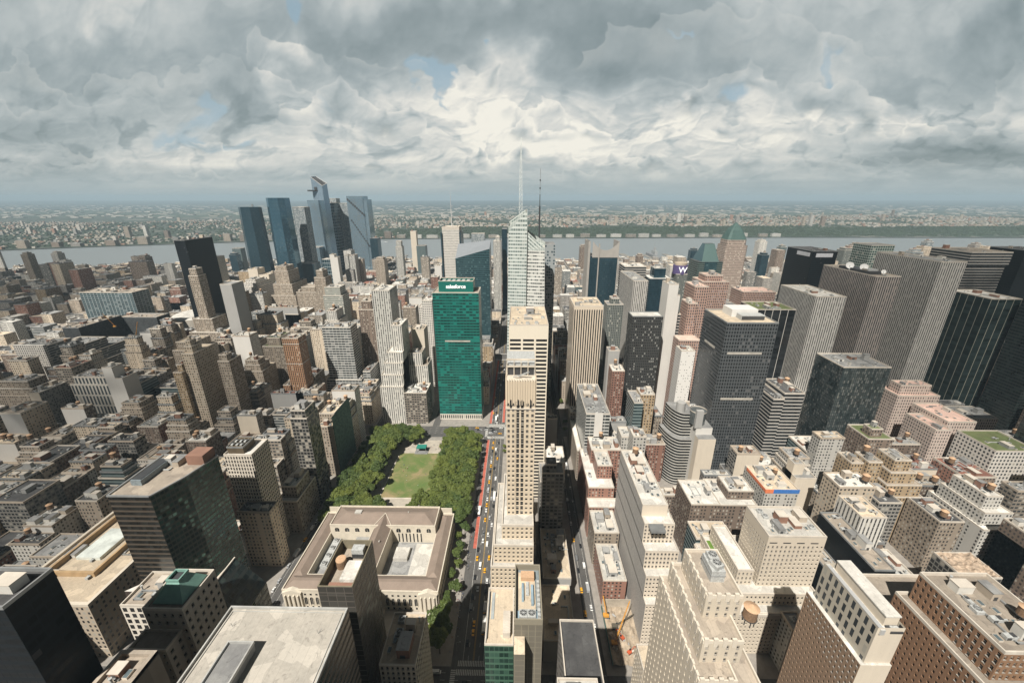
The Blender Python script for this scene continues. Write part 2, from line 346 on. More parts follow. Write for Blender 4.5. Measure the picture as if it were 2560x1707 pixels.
def put(name, me, parent, loc, rz=0, s=1.0):
    o = bpy.data.objects.new(name, me); C.objects.link(o); o.parent = parent; o.location = loc; o.rotation_euler.z = rz; o.scale = (s, s, s); return o
def tank(parent, x, y, z, s=1.0):
    t = put('water_tank', TANK, parent, (x, y, z), random.random(), s); put('tank_roof', TANKR, t, (0, 0, 0)); return t
PANES_ = [plain('skylight_glass', (.10, .13, .14), .2)]
def clutter(parent, x0, x1, y0, y1, z, n, tanks, rng, fans=0):
    """bulkheads, tanks and machines spread on one flat roof; each is a part of its building"""
    used = []
    def spot(w_, d_):
        for _ in range(12):
            if x1-x0 < w_+2 or y1-y0 < d_+2: return None
            x = rng.uniform(x0+w_/2+.8, x1-w_/2-.8); y = rng.uniform(y0+d_/2+.8, y1-d_/2-.8)
            if all(abs(x-a) > (w_+c)/2+.4 or abs(y-b) > (d_+e)/2+.4 for a, b, c, e in used): used.append((x, y, w_, d_)); return x, y
        return None
    W, D = x1-x0, y1-y0
    for i in range(n):
        w_ = min(rng.uniform(3, 8), W*.4); d_ = min(rng.uniform(3, 10), D*.4); h = rng.choice((2.6, 3.2, 4, 5.5)); p = spot(w_, d_)
        if p:
            g = G(); g.box(-w_/2, w_/2, -d_/2, d_/2, 0, h, 0); g.box(-w_/2-.15, w_/2+.15, -d_/2-.15, d_/2+.15, h, h+.25, 1)
            if rng.random() < .5: g.box(-w_/4, w_/6, -d_/2-.06, -d_/2+.0, 0, 2.1, 2)
            g.obj('bulkhead', [rng.choice(BULK), rng.choice((TRIM, RF['grey'])), DARKM], parent, (p[0], p[1], z))
    for i in range(tanks):
        p = spot(5, 5)
        if p: tank(parent, p[0], p[1], z+rng.choice((0, 0, 2.5)), rng.uniform(.85, 1.15))
    for i in range(fans):
        p = spot(4, 4)
        if p: put(rng.choice(('cooling_fan', 'air_handler')), FAN, parent, (p[0], p[1], z)).data = FAN
    if W > 9 and D > 9:
        g = G(); xa, ya = rng.uniform(x0+1.5, x1-1.5), rng.uniform(y0+1.5, y1-1.5); k_ = 0; hz_ = .9
        for k_ in range(rng.choice((2, 3, 4))):
            if k_ % 2: yb = rng.uniform(y0+1.5, y1-1.5); g.box(xa-.35, xa+.35, min(ya, yb)-.35, max(ya, yb)+.35, z+.2, z+hz_, 0); ya = yb
            else: xb = rng.uniform(x0+1.5, x1-1.5); g.box(min(xa, xb)-.35, max(xa, xb)+.35, ya-.35, ya+.35, z+.2, z+hz_-.01, 0); xa = xb
        g.obj('roof_duct', [rng.choice((GEAR, STEEL))], parent)
        for _ in range(2 if W*D < 500 else 4):
            p = spot(2, 3)
            if p: g = G(); g.box(-.9, .9, -1.4, 1.4, 0, .9, 0); g.quad([(-.8, -1.3, .92), (.8, -1.3, .92), (.8, 1.3, .92), (-.8, 1.3, .92)], None, 1); g.obj('skylight', [TRIM, PANES_[0]], parent, (p[0], p[1], z))
        p = spot(1.5, 1.5)
        if p: g = G(); g.cyl(0, 0, .35, 0, 2.6, 6, 0); g.cyl(0, 0, .6, 2.6, 3.0, 6, 0); g.obj('roof_vent', [GEAR], parent, (p[0], p[1], z))
    for i in range(n):
        p = spot(5, 3)
        if p: put('air_handler', HVAC, parent, (p[0], p[1], z), rng.choice((0, math.pi/2)), rng.uniform(.7, 1.1))
# ---------------------------------------------------------------- punched masonry walls near the camera
SILL = plain('window_frame_stone', (.30, .275, .24), .8, .1)
PANES = [plain('window_glass_dark', (.018, .02, .022), .12, .3, .4), plain('window_blind', (.30, .28, .24), .6, .2, .4)]
def punched(root, faces, wallmat, sill=True, cols=True, limit=100, camd=(0, 0, 302), revealm=None):
    """faces: (ax, ay, bx, by, z0, z1, nx, nz, wf, hf). Walls with real openings, a recessed window in each one."""
    g = G(); wins = []
    for (ax, ay, bx, by, z0, z1, nx, nz, wf, hf) in faces:
        L = math.dist((ax, ay), (bx, by)); ux, uy = (bx-ax)/L, (by-ay)/L; nxv, nyv = uy, -ux; cw = L/nx; ch = (z1-z0)/nz; dp = .45
        P = lambda s_, z, d=0.0: (ax+ux*s_-nxv*d, ay+uy*s_-nyv*d, z)
        ww, wh = cw*wf, ch*hf
        for j in range(nz):
            zb = z0+j*ch; a = zb+(ch-wh)*.45; b = a+wh
            g.quad([P(0, zb), P(L, zb), P(L, a), P(0, a)]); g.quad([P(0, b), P(L, b), P(L, zb+ch), P(0, zb+ch)])
            for i in range(nx+1):
                s0 = 0 if i == 0 else (i-1)*cw+(cw+ww)/2; s1 = L if i == nx else i*cw+(cw-ww)/2
                g.quad([P(s0, a), P(s1, a), P(s1, b), P(s0, b)])
            for i in range(nx):
                s0 = i*cw+(cw-ww)/2; s1 = s0+ww
                g.quad([P(s0, a), P(s1, a), P(s1, a, dp), P(s0, a, dp)]); g.quad([P(s0, b, dp), P(s1, b, dp), P(s1, b), P(s0, b)])
                g.quad([P(s0, a), P(s0, a, dp), P(s0, b, dp), P(s0, b)]); g.quad([P(s1, a, dp), P(s1, a), P(s1, b), P(s1, b, dp)])
                wins.append(((ax+ux*(s0+s1)/2-nxv*dp, ay+uy*(s0+s1)/2-nyv*dp, a), ww, wh, math.atan2(uy, ux)))
    w0 = g.obj('wall', [wallmat], root)
    bx_, by_ = root.location.x, root.location.y
    wins.sort(key=lambda q: (q[0][0]+bx_)**2+(q[0][1]+by_)**2+(q[0][2]-302)**2)
    cache = {}
    def wm(ww, wh, k):
        key = (round(ww, 2), round(wh, 2), k)
        if key not in cache:
            q = G(); q.quad([(-ww/2, 0, 0), (ww/2, 0, 0), (ww/2, 0, wh), (-ww/2, 0, wh)], None, 0)
            if k == 1: q.quad([(-ww/2, -.03, wh*.45), (ww/2, -.03, wh*.45), (ww/2, -.03, wh), (-ww/2, -.03, wh)], None, 1)
            q.box(-ww/2, ww/2, -.12, 0.02, wh*.48, wh*.53, 2); q.box(-ww/2-.05, ww/2+.05, -.6, -.02, -.16, .02, 2, True)
            cache[key] = q.mesh('window', [PANES[0], PANES[1], SILL])
        return cache[key]
    rng = random.Random(len(wins)); rest = G()
    for k, (p, ww, wh, a) in enumerate(wins):
        bl = 1 if rng.random() < .3 else 0
        if k < limit: put('window', wm(ww, wh, bl), root, p, a)
        else:
            c, s_ = math.cos(a), math.sin(a); T_ = lambda x, y, z: (p[0]+c*x-s_*y, p[1]+s_*x+c*y, p[2]+z)
            rest.quad([T_(-ww/2, 0, 0), T_(ww/2, 0, 0), T_(ww/2, 0, wh), T_(-ww/2, 0, wh)], None, 0)
            if bl: rest.quad([T_(-ww/2, -.03, wh*.45), T_(ww/2, -.03, wh*.45), T_(ww/2, -.03, wh), T_(-ww/2, -.03, wh)], None, 1)
            rest.quad([T_(-ww/2, -.06, wh*.48), T_(ww/2, -.06, wh*.48), T_(ww/2, -.06, wh*.53), T_(-ww/2, -.06, wh*.53)], None, 2)
    if rest.f: rest.obj('window_rows', [PANES[0], PANES[1], SILL], root)['kind'] = 'stuff'
    return w0
# ---------------------------------------------------------------- ground, river, far shore
SH = [(-60000, 900), (-3500, 1250), (-2700, 1560), (-1984, 1820), (-1300, 2010), (-717, 2105), (318, 2100), (1500, 2110), (3200, 2030), (60000, 2000)]
SHF = [(-60000, 900), (-6000, 1300), (-4000, 1950), (-2746, 2600), (-2000, 2900), (-1004, 3150), (0, 3230), (530, 3245), (2000, 3330), (60000, 3500)]
def shore(x, S=SH):
    for (a, b), (c, d) in zip(S, S[1:]):
        if a <= x <= c: return b+(d-b)*(x-a)/(c-a)
    return S[-1][1]
def struct(o): o['kind'] = 'structure'; return o
m_as, T, b = base_mat('asphalt')
pos = T.new('ShaderNodeNewGeometry').outputs['Position']
c = T.mix(T.mr(T.noise(pos, .03, 5, .7), .35, .65), (.075, .073, .070), (.115, .110, .104)); c = T.mix(T.mr(T.noise(T.vm('MULTIPLY', pos, (1, .12, 1)), .7, 4, .6), .45, .7, 0, .5), c, (.05, .05, .05))
T.put(b.inputs['Base Color'], c); b.inputs['Roughness'].default_value = .85
xs = sorted(set([-3500, -3000, -2700, -2300, -1984, -1600, -1300, -1000, -717, -300, 318, 900, 1500, 2300, 3200, 60000, -60000]))
g = G()
for a, c_ in zip(xs, xs[1:]): g.quad([(a, -3000, 0), (c_, -3000, 0), (c_, shore(c_), 0), (a, shore(a), 0)])
struct(g.obj('road_surface', m_as))
g = G()
for a, c_ in zip(xs, xs[1:]): g.quad([(a, shore(a), -2.5), (a, shore(a), 0), (c_, shore(c_), 0), (c_, shore(c_), -2.5)])
struct(g.obj('river_wall', plain('quay_stone', (.30, .28, .25))))
m_w, T, b = base_mat('river_water')
pos = T.new('ShaderNodeNewGeometry').outputs['Position']
b.inputs['Base Color'].default_value = (.20, .225, .235, 1); b.inputs['Roughness'].default_value = .45
bp = T.new('ShaderNodeBump'); T.put(bp.inputs['Height'], T.noise(T.vm('MULTIPLY', pos, (1, .5, 1)), .03, 6, .65)); bp.inputs['Strength'].default_value = .5; bp.inputs['Distance'].default_value = 3
T.put(b.inputs['Normal'], bp.outputs[0])
g = G(); g.quad([(-60000, 700, -2), (60000, 700, -2), (60000, 4200, -2), (-60000, 4200, -2)]); struct(g.obj('river', m_w))
# New Jersey side: shore flat, wooded cliff, town plateau, meadows, low hills
from math import exp, sin
def sm(a, b, v): t = max(0, min(1, (v-a)/(b-a))); return t*t*(3-2*t)
def land(x, y):
    s = shore(x, SHF); d = y-s; k = sm(-1500, -400, x)      # the cliff starts right of the lower town
    z = 1.5+k*52*sm(150+60*sin(x/370.), 420+60*sin(x/370.), d)+(1-k)*18*sm(900, 2200, d)
    z *= 1-sm(2600, 3600, d)*.97
    z += 12*sm(9000, 12500, d)+34*sm(14000, 23000, d)*(.7+.3*sin(x/5200.+1))
    return z
ysd = [0, 60, 150, 230, 300, 360, 430, 520, 700, 1000, 1400, 2000, 2600, 2900, 3300, 3600, 4500, 6000, 8000, 9500, 11000, 12500, 14000, 17000, 20000, 23000, 27000, 31000]
xx = [-50000, -36000, -26000, -18000, -12000, -8000, -6000]+list(range(-5000, 5001, 100))+[6000, 8000, 12000, 18000, 26000, 36000, 50000]
g = G(); nx_ = len(xx)
for d in ysd:
    for x in xx: y = shore(x, SHF)+d; g.v.append((x, y, land(x, y)))
for j in range(len(ysd)-1):
    for i in range(nx_-1): a = j*nx_+i; g.f.append((a, a+1, a+nx_+1, a+nx_)); g.uv += [(0, 0)]*4; g.mi.append(0)
m_l, T, b = base_mat('far_shore_land')
geo = T.new('ShaderNodeNewGeometry'); pos = geo.outputs['Position']; px_, py_, pz_ = T.xyz(pos)
n1 = T.noise(T.vm('MULTIPLY', pos, (1, .55, 0)), .0011, 5, .6); n2 = T.noise(T.vm('MULTIPLY', pos, (1, .35, 0)), .0030, 6, .7)
n3 = T.noise(pos, .012, 4, .7)
vo = T.new('ShaderNodeTexVoronoi', feature='F1'); T.put(vo.inputs['Vector'], T.vm('MULTIPLY', pos, (1, .5, 0))); vo.inputs['Scale'].default_value = .022
cell = T.xyz(vo.outputs['Color'])
trees = T.mix(n3, (.022, .036, .022), (.045, .062, .034))
town = T.mix(cell[0], (.06, .065, .06), (.24, .22, .19)); town = T.mix(T.m('GREATER_THAN', cell[1], .50), town, trees)
c = T.mix(T.mr(n2, .47, .57), trees, town)
mead = T.mix(T.mr(n1, .35, .65), (.075, .10, .045), (.045, .065, .035))
inm = T.m('MULTIPLY', T.mr(py_, 6200, 6800), T.mr(py_, 10500, 9800))
c = T.mix(T.m('MULTIPLY', inm, T.mr(n1, .40, .52)), c, mead)
sheds = T.new('ShaderNodeTexVoronoi', feature='F1'); T.put(sheds.inputs['Vector'], T.vm('MULTIPLY', pos, (.45, .6, 0))); sheds.inputs['Scale'].default_value = .0042
shc = T.xyz(sheds.outputs['Color'])
c = T.mix(T.m('MULTIPLY', T.m('MULTIPLY', T.m('GREATER_THAN', shc[0], .80), T.m('LESS_THAN', sheds.outputs['Distance'], .33)), T.mr(py_, 5200, 6500)), c, (.40, .38, .34))
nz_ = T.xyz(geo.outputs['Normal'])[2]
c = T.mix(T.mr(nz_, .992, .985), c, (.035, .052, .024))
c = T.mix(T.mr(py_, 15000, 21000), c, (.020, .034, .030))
c = T.mix(T.mr(py_, 4500, 12000, .15, .62), c, (.035, .060, .066))  # haze tint painted into the land colour, darker and bluer with distance
T.put(b.inputs['Base Color'], c); b.inputs['Roughness'].default_value = .95
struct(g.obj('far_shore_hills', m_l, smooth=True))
# ---------------------------------------------------------------- street grid
ROWS = [(-14.5, 46.5), (64.8, 126)]
x = 144.2
for i in range(38): ROWS.append((x, x+61.2)); x += 79.5
ROWS += [(-106, -45), (-185, -124)]
x = -203.3
for i in range(36): ROWS.append((x-60.6, x)); x -= 78.5
ROWS.sort()
COLS = [(27, 155), (186, 466), (497, 741), (771, 1015), (1046, 1290), (1320, 1563), (1594, 1838), (1868, 2075)]
m_sw = plain('pavement_concrete', (.27, .25, .225), .9, .18, .2)
g = G()
for (a, b_) in ROWS:
    for (c_, d_) in COLS:
        e_ = min(d_, shore((a+b_)/2)-25)
        if e_ < c_+20 or abs((a+b_)/2) > 2.0*d_+400: continue
        if c_ == 186 and a in (-185, -106):
            if a == -185: g.box(-185, -45, 186, 466, 0, .15)
            continue
        g.box(a-4.2, b_+4.2, c_-4, e_+4, 0, .15)
struct(g.obj('pavements', m_sw))
# painted markings of the wide street and the avenue crossings
white = plain('paint_white', (.62, .61, .57), .8, .2, .8); yel = plain('paint_yellow', (.50, .32, .07), .8, .2, .8); redp = plain('paint_red', (.42, .11, .075), .85, .25, .3)
def strip(g, x0, x1, y0, y1, z=.008): g.quad([(x0, y0, z), (x1, y0, z), (x1, y1, z), (x0, y1, z)])
g = G(); gy = G(); gr = G()
for y0, y1 in ((190, 463), (500, 738), (774, 1012), (1050, 1286)):
    for x_ in (-30.35, -29.75): strip(gy, x_-.09, x_+.09, y0, y1)
    for x_ in (-37.3, -22.9): strip(g, x_-.1, x_+.1, y0, y1)
    yy = y0
    while yy < y1-3:
        for x_ in (-33.8, -26.4): strip(g, x_-.09, x_+.09, yy, yy+3.2)
        yy += 9
    for yc in (y0-3.5, y1+.5):
        xq = -40.4
        while xq < -19.5: strip(g, xq, xq+.55, yc-.2, yc+3.4, .009); xq += 1.15
strip(gr, -40.6, -37.5, 285, 460, .005); strip(gr, -40.6, -37.5, 502, 735, .005); strip(gr, -22.6, -19.4, 505, 735, .005)
for x0 in (-14.5-5, 46.5+4.4, 64.8-8):
    pass
for (a, b_) in [(-41, -19.3)]:
    for yc in (156, 182.5, 467.5, 494): 
        q = a
        while q < b_: strip(g, q, q+.6, yc-1.8, yc+1.8, .009); q += 1.2
for xc in (-43, -17.5):
    for y0 in (157, 468): 
        q = y0
        while q < y0+27: strip(g, xc-1.6, xc+1.6, q, q+.6, .009); q += 1.2
for xm in (55.6, 135, 214.6, -194): 
    for y0, y1 in ((190, 463), (500, 738)):
        for s_ in (-2.9, 2.9): strip(g, xm+s_-.07, xm+s_+.07, y0, y1)
for y0 in (186, 497):   # avenue lanes
    for k in range(1, 6):
        xq = -600
        while xq < 700: strip(g, xq, xq+3, y0-26+k*4.4, y0-26+k*4.4+.15, .006); xq += 9
struct(g.obj('road_markings', white)); struct(gy.obj('road_centre_line', yel)); struct(gr.obj('bus_lane', redp))
# ---------------------------------------------------------------- park ground
lawnm, T, b = base_mat('lawn_grass'); pos = T.new('ShaderNodeNewGeometry').outputs['Position']
c = T.mix(T.mr(T.noise(pos, .045, 5, .6), .36, .64), (.105, .165, .042), (.20, .195, .08)); c = T.mix(T.mr(T.noise(pos, .05, 4, .6, dist=.8), .50, .66, 0, .85), c, (.34, .25, .14))
c = T.mix(T.mr(T.noise(pos, 1.8, 3), .3, .7, 0, .3), c, (.06, .10, .02)); T.put(b.inputs['Base Color'], c); b.inputs['Roughness'].default_value = .95
g = G(); g.box(-147, -95, 349, 429, .15, .32); struct(g.obj('park_lawn', lawnm))
gravel = plain('park_gravel', (.40, .36, .30), .95, .15, .15)
g = G(); g.box(-180, -50, 314, 458, .15, .2); struct(g.obj('park_gravel', gravel))
g = G()
for b_ in ((-148.2, -147, 348, 430), (-95, -93.8, 348, 430), (-147, -95, 348, 349), (-147, -135, 429, 430), (-107, -95, 429, 430)): g.box(*b_, .2, .75)
o = g.obj('lawn_border_wall', TRIM); tag(o, 'low pale stone kerb wall running round the big park lawn', 'wall')
# ---------------------------------------------------------------- facade styles: key -> (material, bay, storey, roof key)
F = facade
ST = dict(
 salesf=(F('teal_spandrel_glass', (.012, .155, .128), (.008, .02, .02), .93, .46, blind=.14, bcol=(.02, .20, .165), patch=.35, rg=.12, var=.08, tilt=.03, wrough=.3), 4.2, 3.9, 'tan'),
 bofa=(F('pale_faceted_glass', (.56, .60, .57), (.16, .20, .19), .86, .5, blind=.35, bcol=(.40, .44, .41), rg=.15, met=.2, tilt=.06, wrough=.35), 3.0, 4.2, 'white'),
 bofaw=(F('white_banded_glass', (.62, .62, .58), (.06, .07, .07), .86, .42, blind=.35, bcol=(.42, .43, .40), rg=.15, tilt=.05, wrough=.4), 3.0, 4.2, 'white'),
 nyt=(F('white_rod_screen', (.62, .59, .54), (.20, .20, .19), 1, .34, blind=.1, rg=.3, var=.05), 4, 3.9, 'white'),
 tst=(F('teal_blue_glass', (.045, .095, .11), (.012, .03, .036), .9, .55, blind=.12, bcol=(.10, .17, .18), rg=.08, met=.3, tilt=.05, wrough=.2, patch=.3), 3.0, 4.0, 'grey'),
 blueg=(F('blue_mirror_glass', (.05, .11, .15), (.07, .16, .22), .95, .85, blind=.05, bcol=(.2, .3, .34), rg=.06, met=.75, tilt=.02, wrough=.2, gvar=.2), 3, 4, 'grey'),
 blued=(F('dark_blue_glass', (.025, .05, .065), (.03, .07, .095), .95, .85, blind=.04, bcol=(.1, .15, .17), rg=.08, met=.6, tilt=.02, wrough=.25, gvar=.3), 3, 4, 'grey'),
 palebl=(F('pale_blue_glass', (.24, .33, .40), (.28, .38, .46), .95, .8, blind=.05, rg=.08, met=.7, tilt=.02, wrough=.25, gvar=.2), 3, 4, 'grey'),
 hygrid=(F('blue_glass_white_grid', (.40, .46, .48), (.03, .07, .09), .93, .9, blind=.04, rg=.08, met=.5, tilt=.02, gvar=.3), 7.5, 12, 'grey'),
 eugene=(F('mixed_window_grey', (.30, .33, .34), (.04, .06, .07), .75, .6, blind=.4, bcol=(.32, .34, .34), rg=.2), 4, 3.4, 'grey'),
 black=(F('black_curtain_wall', (.014, .018, .022), (.006, .008, .010), .85, .6, blind=.004, bcol=(.06, .06, .06), rg=.3, wrough=.6, gvar=.15, spec=.15), 2.5, 3.7, 'dark'),
 penn2=(F('blue_grid_curtain', (.27, .31, .32), (.022, .045, .052), .82, .80, blind=.08, bcol=(.13, .17, .18), rg=.15, bandn=0), 7.0, 4.2, 'tan'),
 grace=(F('white_horizontal_slots', (.74, .67, .55), (.012, .013, .015), .84, .55, blind=.03, rg=.15, var=.05, sub=0, top=3), 14, 4.0, 'cream'),
 fin=(F('stone_fins_dark_bays', (.62, .53, .42), (.014, .014, .015), .5, 1, blind=0, rg=.2, var=.06, top=1), 3.2, 4.0, 'cream'),
 exxon=(F('fine_limestone_fins', (.52, .50, .465), (.05, .048, .045), .42, .94, span=(.10, .095, .09), blind=.2, bcol=(.25, .24, .22), rg=.25, var=.05), 2.9, 3.9, 'grey'),
 mcgraw=(F('fine_brown_fins', (.36, .325, .30), (.03, .027, .026), .46, .94, span=(.06, .05, .047), blind=.2, bcol=(.17, .14, .12), rg=.25, var=.05), 2.9, 3.9, 'tan'),
 celan=(F('light_limestone_fins', (.58, .56, .52), (.06, .058, .055), .42, .94, span=(.13, .125, .115), blind=.2, bcol=(.3, .28, .26), rg=.25, var=.05), 2.9, 3.9, 'white'),
 dgrid=(F('charcoal_grid', (.085, .093, .098), (.012, .014, .016), .64, .68, blind=.05, bcol=(.13, .13, .13), rg=.18, var=.06, wrough=.5), 2.7, 3.8, 'cream'),
 bstripe=(F('black_glass_white_fins', (.60, .58, .54), (.012, .014, .016), .93, 1, blind=0, rg=.15, var=.05), 9.0, 4.0, 'green'),
 gstripe=(F('green_black_glass_fins', (.42, .41, .34), (.012, .022, .022), .93, 1, blind=0, rg=.12), 9.0, 4.0, 'white'),
 dpunch=(F('black_dotted_wall', (.045, .046, .044), (.012, .012, .012), .55, .55, blind=.14, bcol=(.30, .30, .28), rg=.2), 2.4, 3.7, 'white'),
 mosaic=(F('dark_mosaic_glass', (.020, .028, .030), (.035, .048, .050), .72, .86, blind=.24, bcol=(.20, .22, .215), rg=.07, met=.45, tilt=.14, wrough=.15, gvar=.9, patch=.5), 2.1, 3.6, 'grey'),  # pale panes are glints painted into the glass colour
 darkgl=(F('dark_green_glass', (.03, .036, .034), (.012, .018, .018), .9, .6, blind=.08, bcol=(.06, .085, .08), rg=.12, met=.2, tilt=.04, wrough=.3, patch=.4), 3, 4, 'grey'),
 hsbc=(F('bronze_banded_glass', (.085, .068, .052), (.016, .016, .014), 1, .62, blind=.0, rg=.14, met=.2, tilt=.03, wrough=.35), 2.5, 3.9, 'tan'),
 hsbcn=(F('green_mirror_panes', (.055, .062, .050), (.020, .040, .036), .80, .58, blind=.08, bcol=(.085, .19, .17), rg=.08, met=.5, tilt=.07, wrough=.3, gvar=.8, patch=.65), 2.5, 3.9, 'tan'),  # teal panes are reflections painted into the glass colour
 wgrid=(F('white_square_grid', (.66, .61, .53), (.014, .014, .015), .60, .68, blind=.05, rg=.18, var=.05), 3.3, 3.7, 'cream'),
 wtile=(F('white_tile_wall', (.74, .72, .68), (.03, .03, .032), .28, .28, blind=.05, rg=.2, var=.03, drop=.55), 2.6, 3.6, 'white'),
 wtiles=(F('white_tile_side', (.58, .57, .54), (.30, .29, .28), 1, .16, blind=0, rg=.6, var=.04), 3, 3.6, 'white'),
 zebra=(F('zebra_bands', (.50, .49, .45), (.010, .011, .012), 1, .66, blind=0, rg=.15, var=.05), 3, 3.5, 'grey'),
 blankc=(F('blank_cream_wall', (.62, .55, .45), (.3, .25, .2), .04, .04, blind=0, var=.10), 6, 6, 'cream'),
 blankg=(F('blank_grey_wall', (.36, .355, .34), (.2, .2, .2), .04, .04, blind=0, var=.12), 6, 6, 'grey'),
 blankw=(F('blank_white_wall', (.62, .60, .56), (.3, .3, .3), .04, .04, blind=0, var=.08), 6, 6, 'white'),
 speck=(F('speckled_grey_wall', (.40, .385, .36), (.20, .195, .185), .3, .4, blind=.4, bcol=(.48, .46, .43), rg=.5, var=.06), 1.6, 1.8, 'grey'),
 cream=(F('cream_stone', (.54, .455, .35), (.034, .033, .033), .46, .52, blind=.25, var=.10, orand=.2, coln=.13, belt=11), 3.0, 3.6, 'cream'),
 tan=(F('tan_brick', (.34, .285, .225), (.034, .033, .033), .46, .52, blind=.22, var=.14, orand=.24, coln=.13, belt=11), 3.0, 3.6, 'tan'),
 brown=(F('brown_brick', (.195, .15, .118), (.034, .033, .033), .46, .52, blind=.25, var=.14, orand=.24, coln=.13, belt=11), 2.9, 3.5, 'tan'),
 red=(F('red_brick', (.255, .135, .10), (.034, .033, .033), .46, .52, blind=.28, var=.12, orand=.2, coln=.13, belt=11), 2.9, 3.3, 'white'),
 orange=(F('orange_brick_piers', (.47, .27, .155), (.022, .02, .02), .48, .70, span=(.27, .16, .10), blind=.08, var=.08), 2.6, 3.6, 'tan'),
 gold=(F('gold_brick', (.38, .285, .18), (.034, .033, .033), .46, .52, blind=.25, var=.10, coln=.13, belt=11), 3.0, 3.5, 'tan'),
 grey=(F('grey_stone', (.26, .245, .225), (.034, .033, .033), .46, .52, blind=.22, var=.12, orand=.24, coln=.13, belt=11), 3.0, 3.6, 'grey'),
 greyw=(F('white_brick', (.52, .505, .465), (.034, .033, .033), .46, .52, blind=.22, var=.10, orand=.2, coln=.13, belt=11), 3.0, 3.5, 'white'),
 ltgrid=(F('white_dot_grid', (.64, .61, .56), (.03, .031, .034), .5, .55, blind=.08, var=.05), 3.4, 3.9, 'white'),
 pinkst=(F('pink_granite', (.43, .29, .235), (.03, .032, .036), .5, .62, blind=.15, bcol=(.2, .22, .24), var=.06), 2.8, 3.8, 'pink'),
 pinkw=(F('rose_roofed_limestone', (.58, .48, .42), (.03, .03, .03), .40, .55, blind=.15, var=.05), 2.7, 3.7, 'pink'),
 loft=(F('loft_wide_windows', (.29, .25, .205), (.03, .034, .036), .72, .5, blind=.25, var=.14, orand=.28, belt=9), 3.4, 3.7, 'grey'),
 gloft=(F('grey_loft', (.24, .23, .21), (.022, .025, .027), .72, .55, blind=.2, var=.14, orand=.28, belt=9), 3.4, 3.7, 'dark'),
 ribbon=(F('grey_ribbon_windows', (.34, .35, .34), (.03, .036, .038), 1, .5, blind=.1, rg=.15, var=.08), 3, 3.7, 'grey'),
 wribbon=(F('pale_ribbon_windows', (.46, .46, .41), (.10, .11, .10), 1, .45, blind=.1, rg=.2, var=.06), 3, 3.8, 'white'),
 tribbon=(F('teal_ribbon_glass', (.17, .215, .215), (.02, .035, .038), 1, .52, blind=.0, rg=.12, tilt=.02, var=.06), 3, 3.9, 'dark'),
 banded=(F('white_line_bands', (.60, .60, .57), (.045, .05, .05), .94, .72, blind=.12, bcol=(.22, .22, .21), rg=.15, var=.05), 5, 3.9, 'grey'),
 vstripe=(F('pale_vertical_dashes', (.52, .51, .47), (.06, .06, .058), .42, .92, blind=.25, bcol=(.34, .34, .31), rg=.2, var=.05), 3.2, 3.8, 'white'),
 vwhite=(F('white_fine_verticals', (.62, .60, .55), (.05, .05, .05), .38, .88, span=(.25, .245, .23), blind=.2, rg=.2, var=.04), 3.0, 3.7, 'white'),
 greyts=(F('grey_green_slim_windows', (.17, .185, .17), (.03, .034, .034), .42, .74, blind=.1, var=.06), 2.6, 3.6, 'grey'),
 hband=(F('black_white_stone_bands', (.42, .40, .37), (.013, .016, .018), 1, .62, blind=0, rg=.15), 3, 4.2, 'grey'),
 greenb=(F('dark_green_banded', (.10, .14, .13), (.014, .022, .022), 1, .5, blind=0, rg=.15), 3, 4.0, 'grey'),
 honey=(F('green_honeycomb_facade', (.50, .56, .50), (.03, .06, .055), .78, .72, blind=.1, rg=.15), 4, 4.2, 'grey'),
 copperg=(F('copper_green', (.20, .33, .29), (.15, .27, .24), .05, .05, blind=0, var=.15), 4, 4, 'grey'),
 constr=(F('raw_concrete_frame', (.20, .19, .17), (.02, .02, .02), .8, .72, blind=.25, bcol=(.36, .33, .28), var=.2), 3.2, 3.7, 'dark'),
 net=(F('green_scaffold_net', (.075, .13, .105), (.05, .095, .08), .9, .85, blind=.2, bcol=(.10, .17, .14), rg=.8, var=.2), 2.5, 2.2, 'tan'),
 shroud=(F('black_scaffold_cloth', (.022, .026, .028), (.03, .034, .036), .9, .9, blind=.05, bcol=(.05, .05, .05), rg=.8, var=.5), 3, 2.4, 'tan'),
 louvre=(F('bronze_louvres', (.085, .06, .048), (.03, .024, .02), 1, .5, blind=0, rg=.5), 3, 1.0, 'cream'),
 glband=(F('green_glass_floors', (.06, .13, .09), (.02, .05, .038), .9, .66, blind=.35, bcol=(.07, .15, .11), rg=.08, met=.35, tilt=.05, wrough=.25), 2.4, 4.0, 'cream'),
 marble=(F('colonnade_marble', (.58, .55, .49), (.05, .06, .065), .55, .86, blind=.1, var=.08), 5.2, 16, 'grey'),
)
HERO = {}; FOOT = []
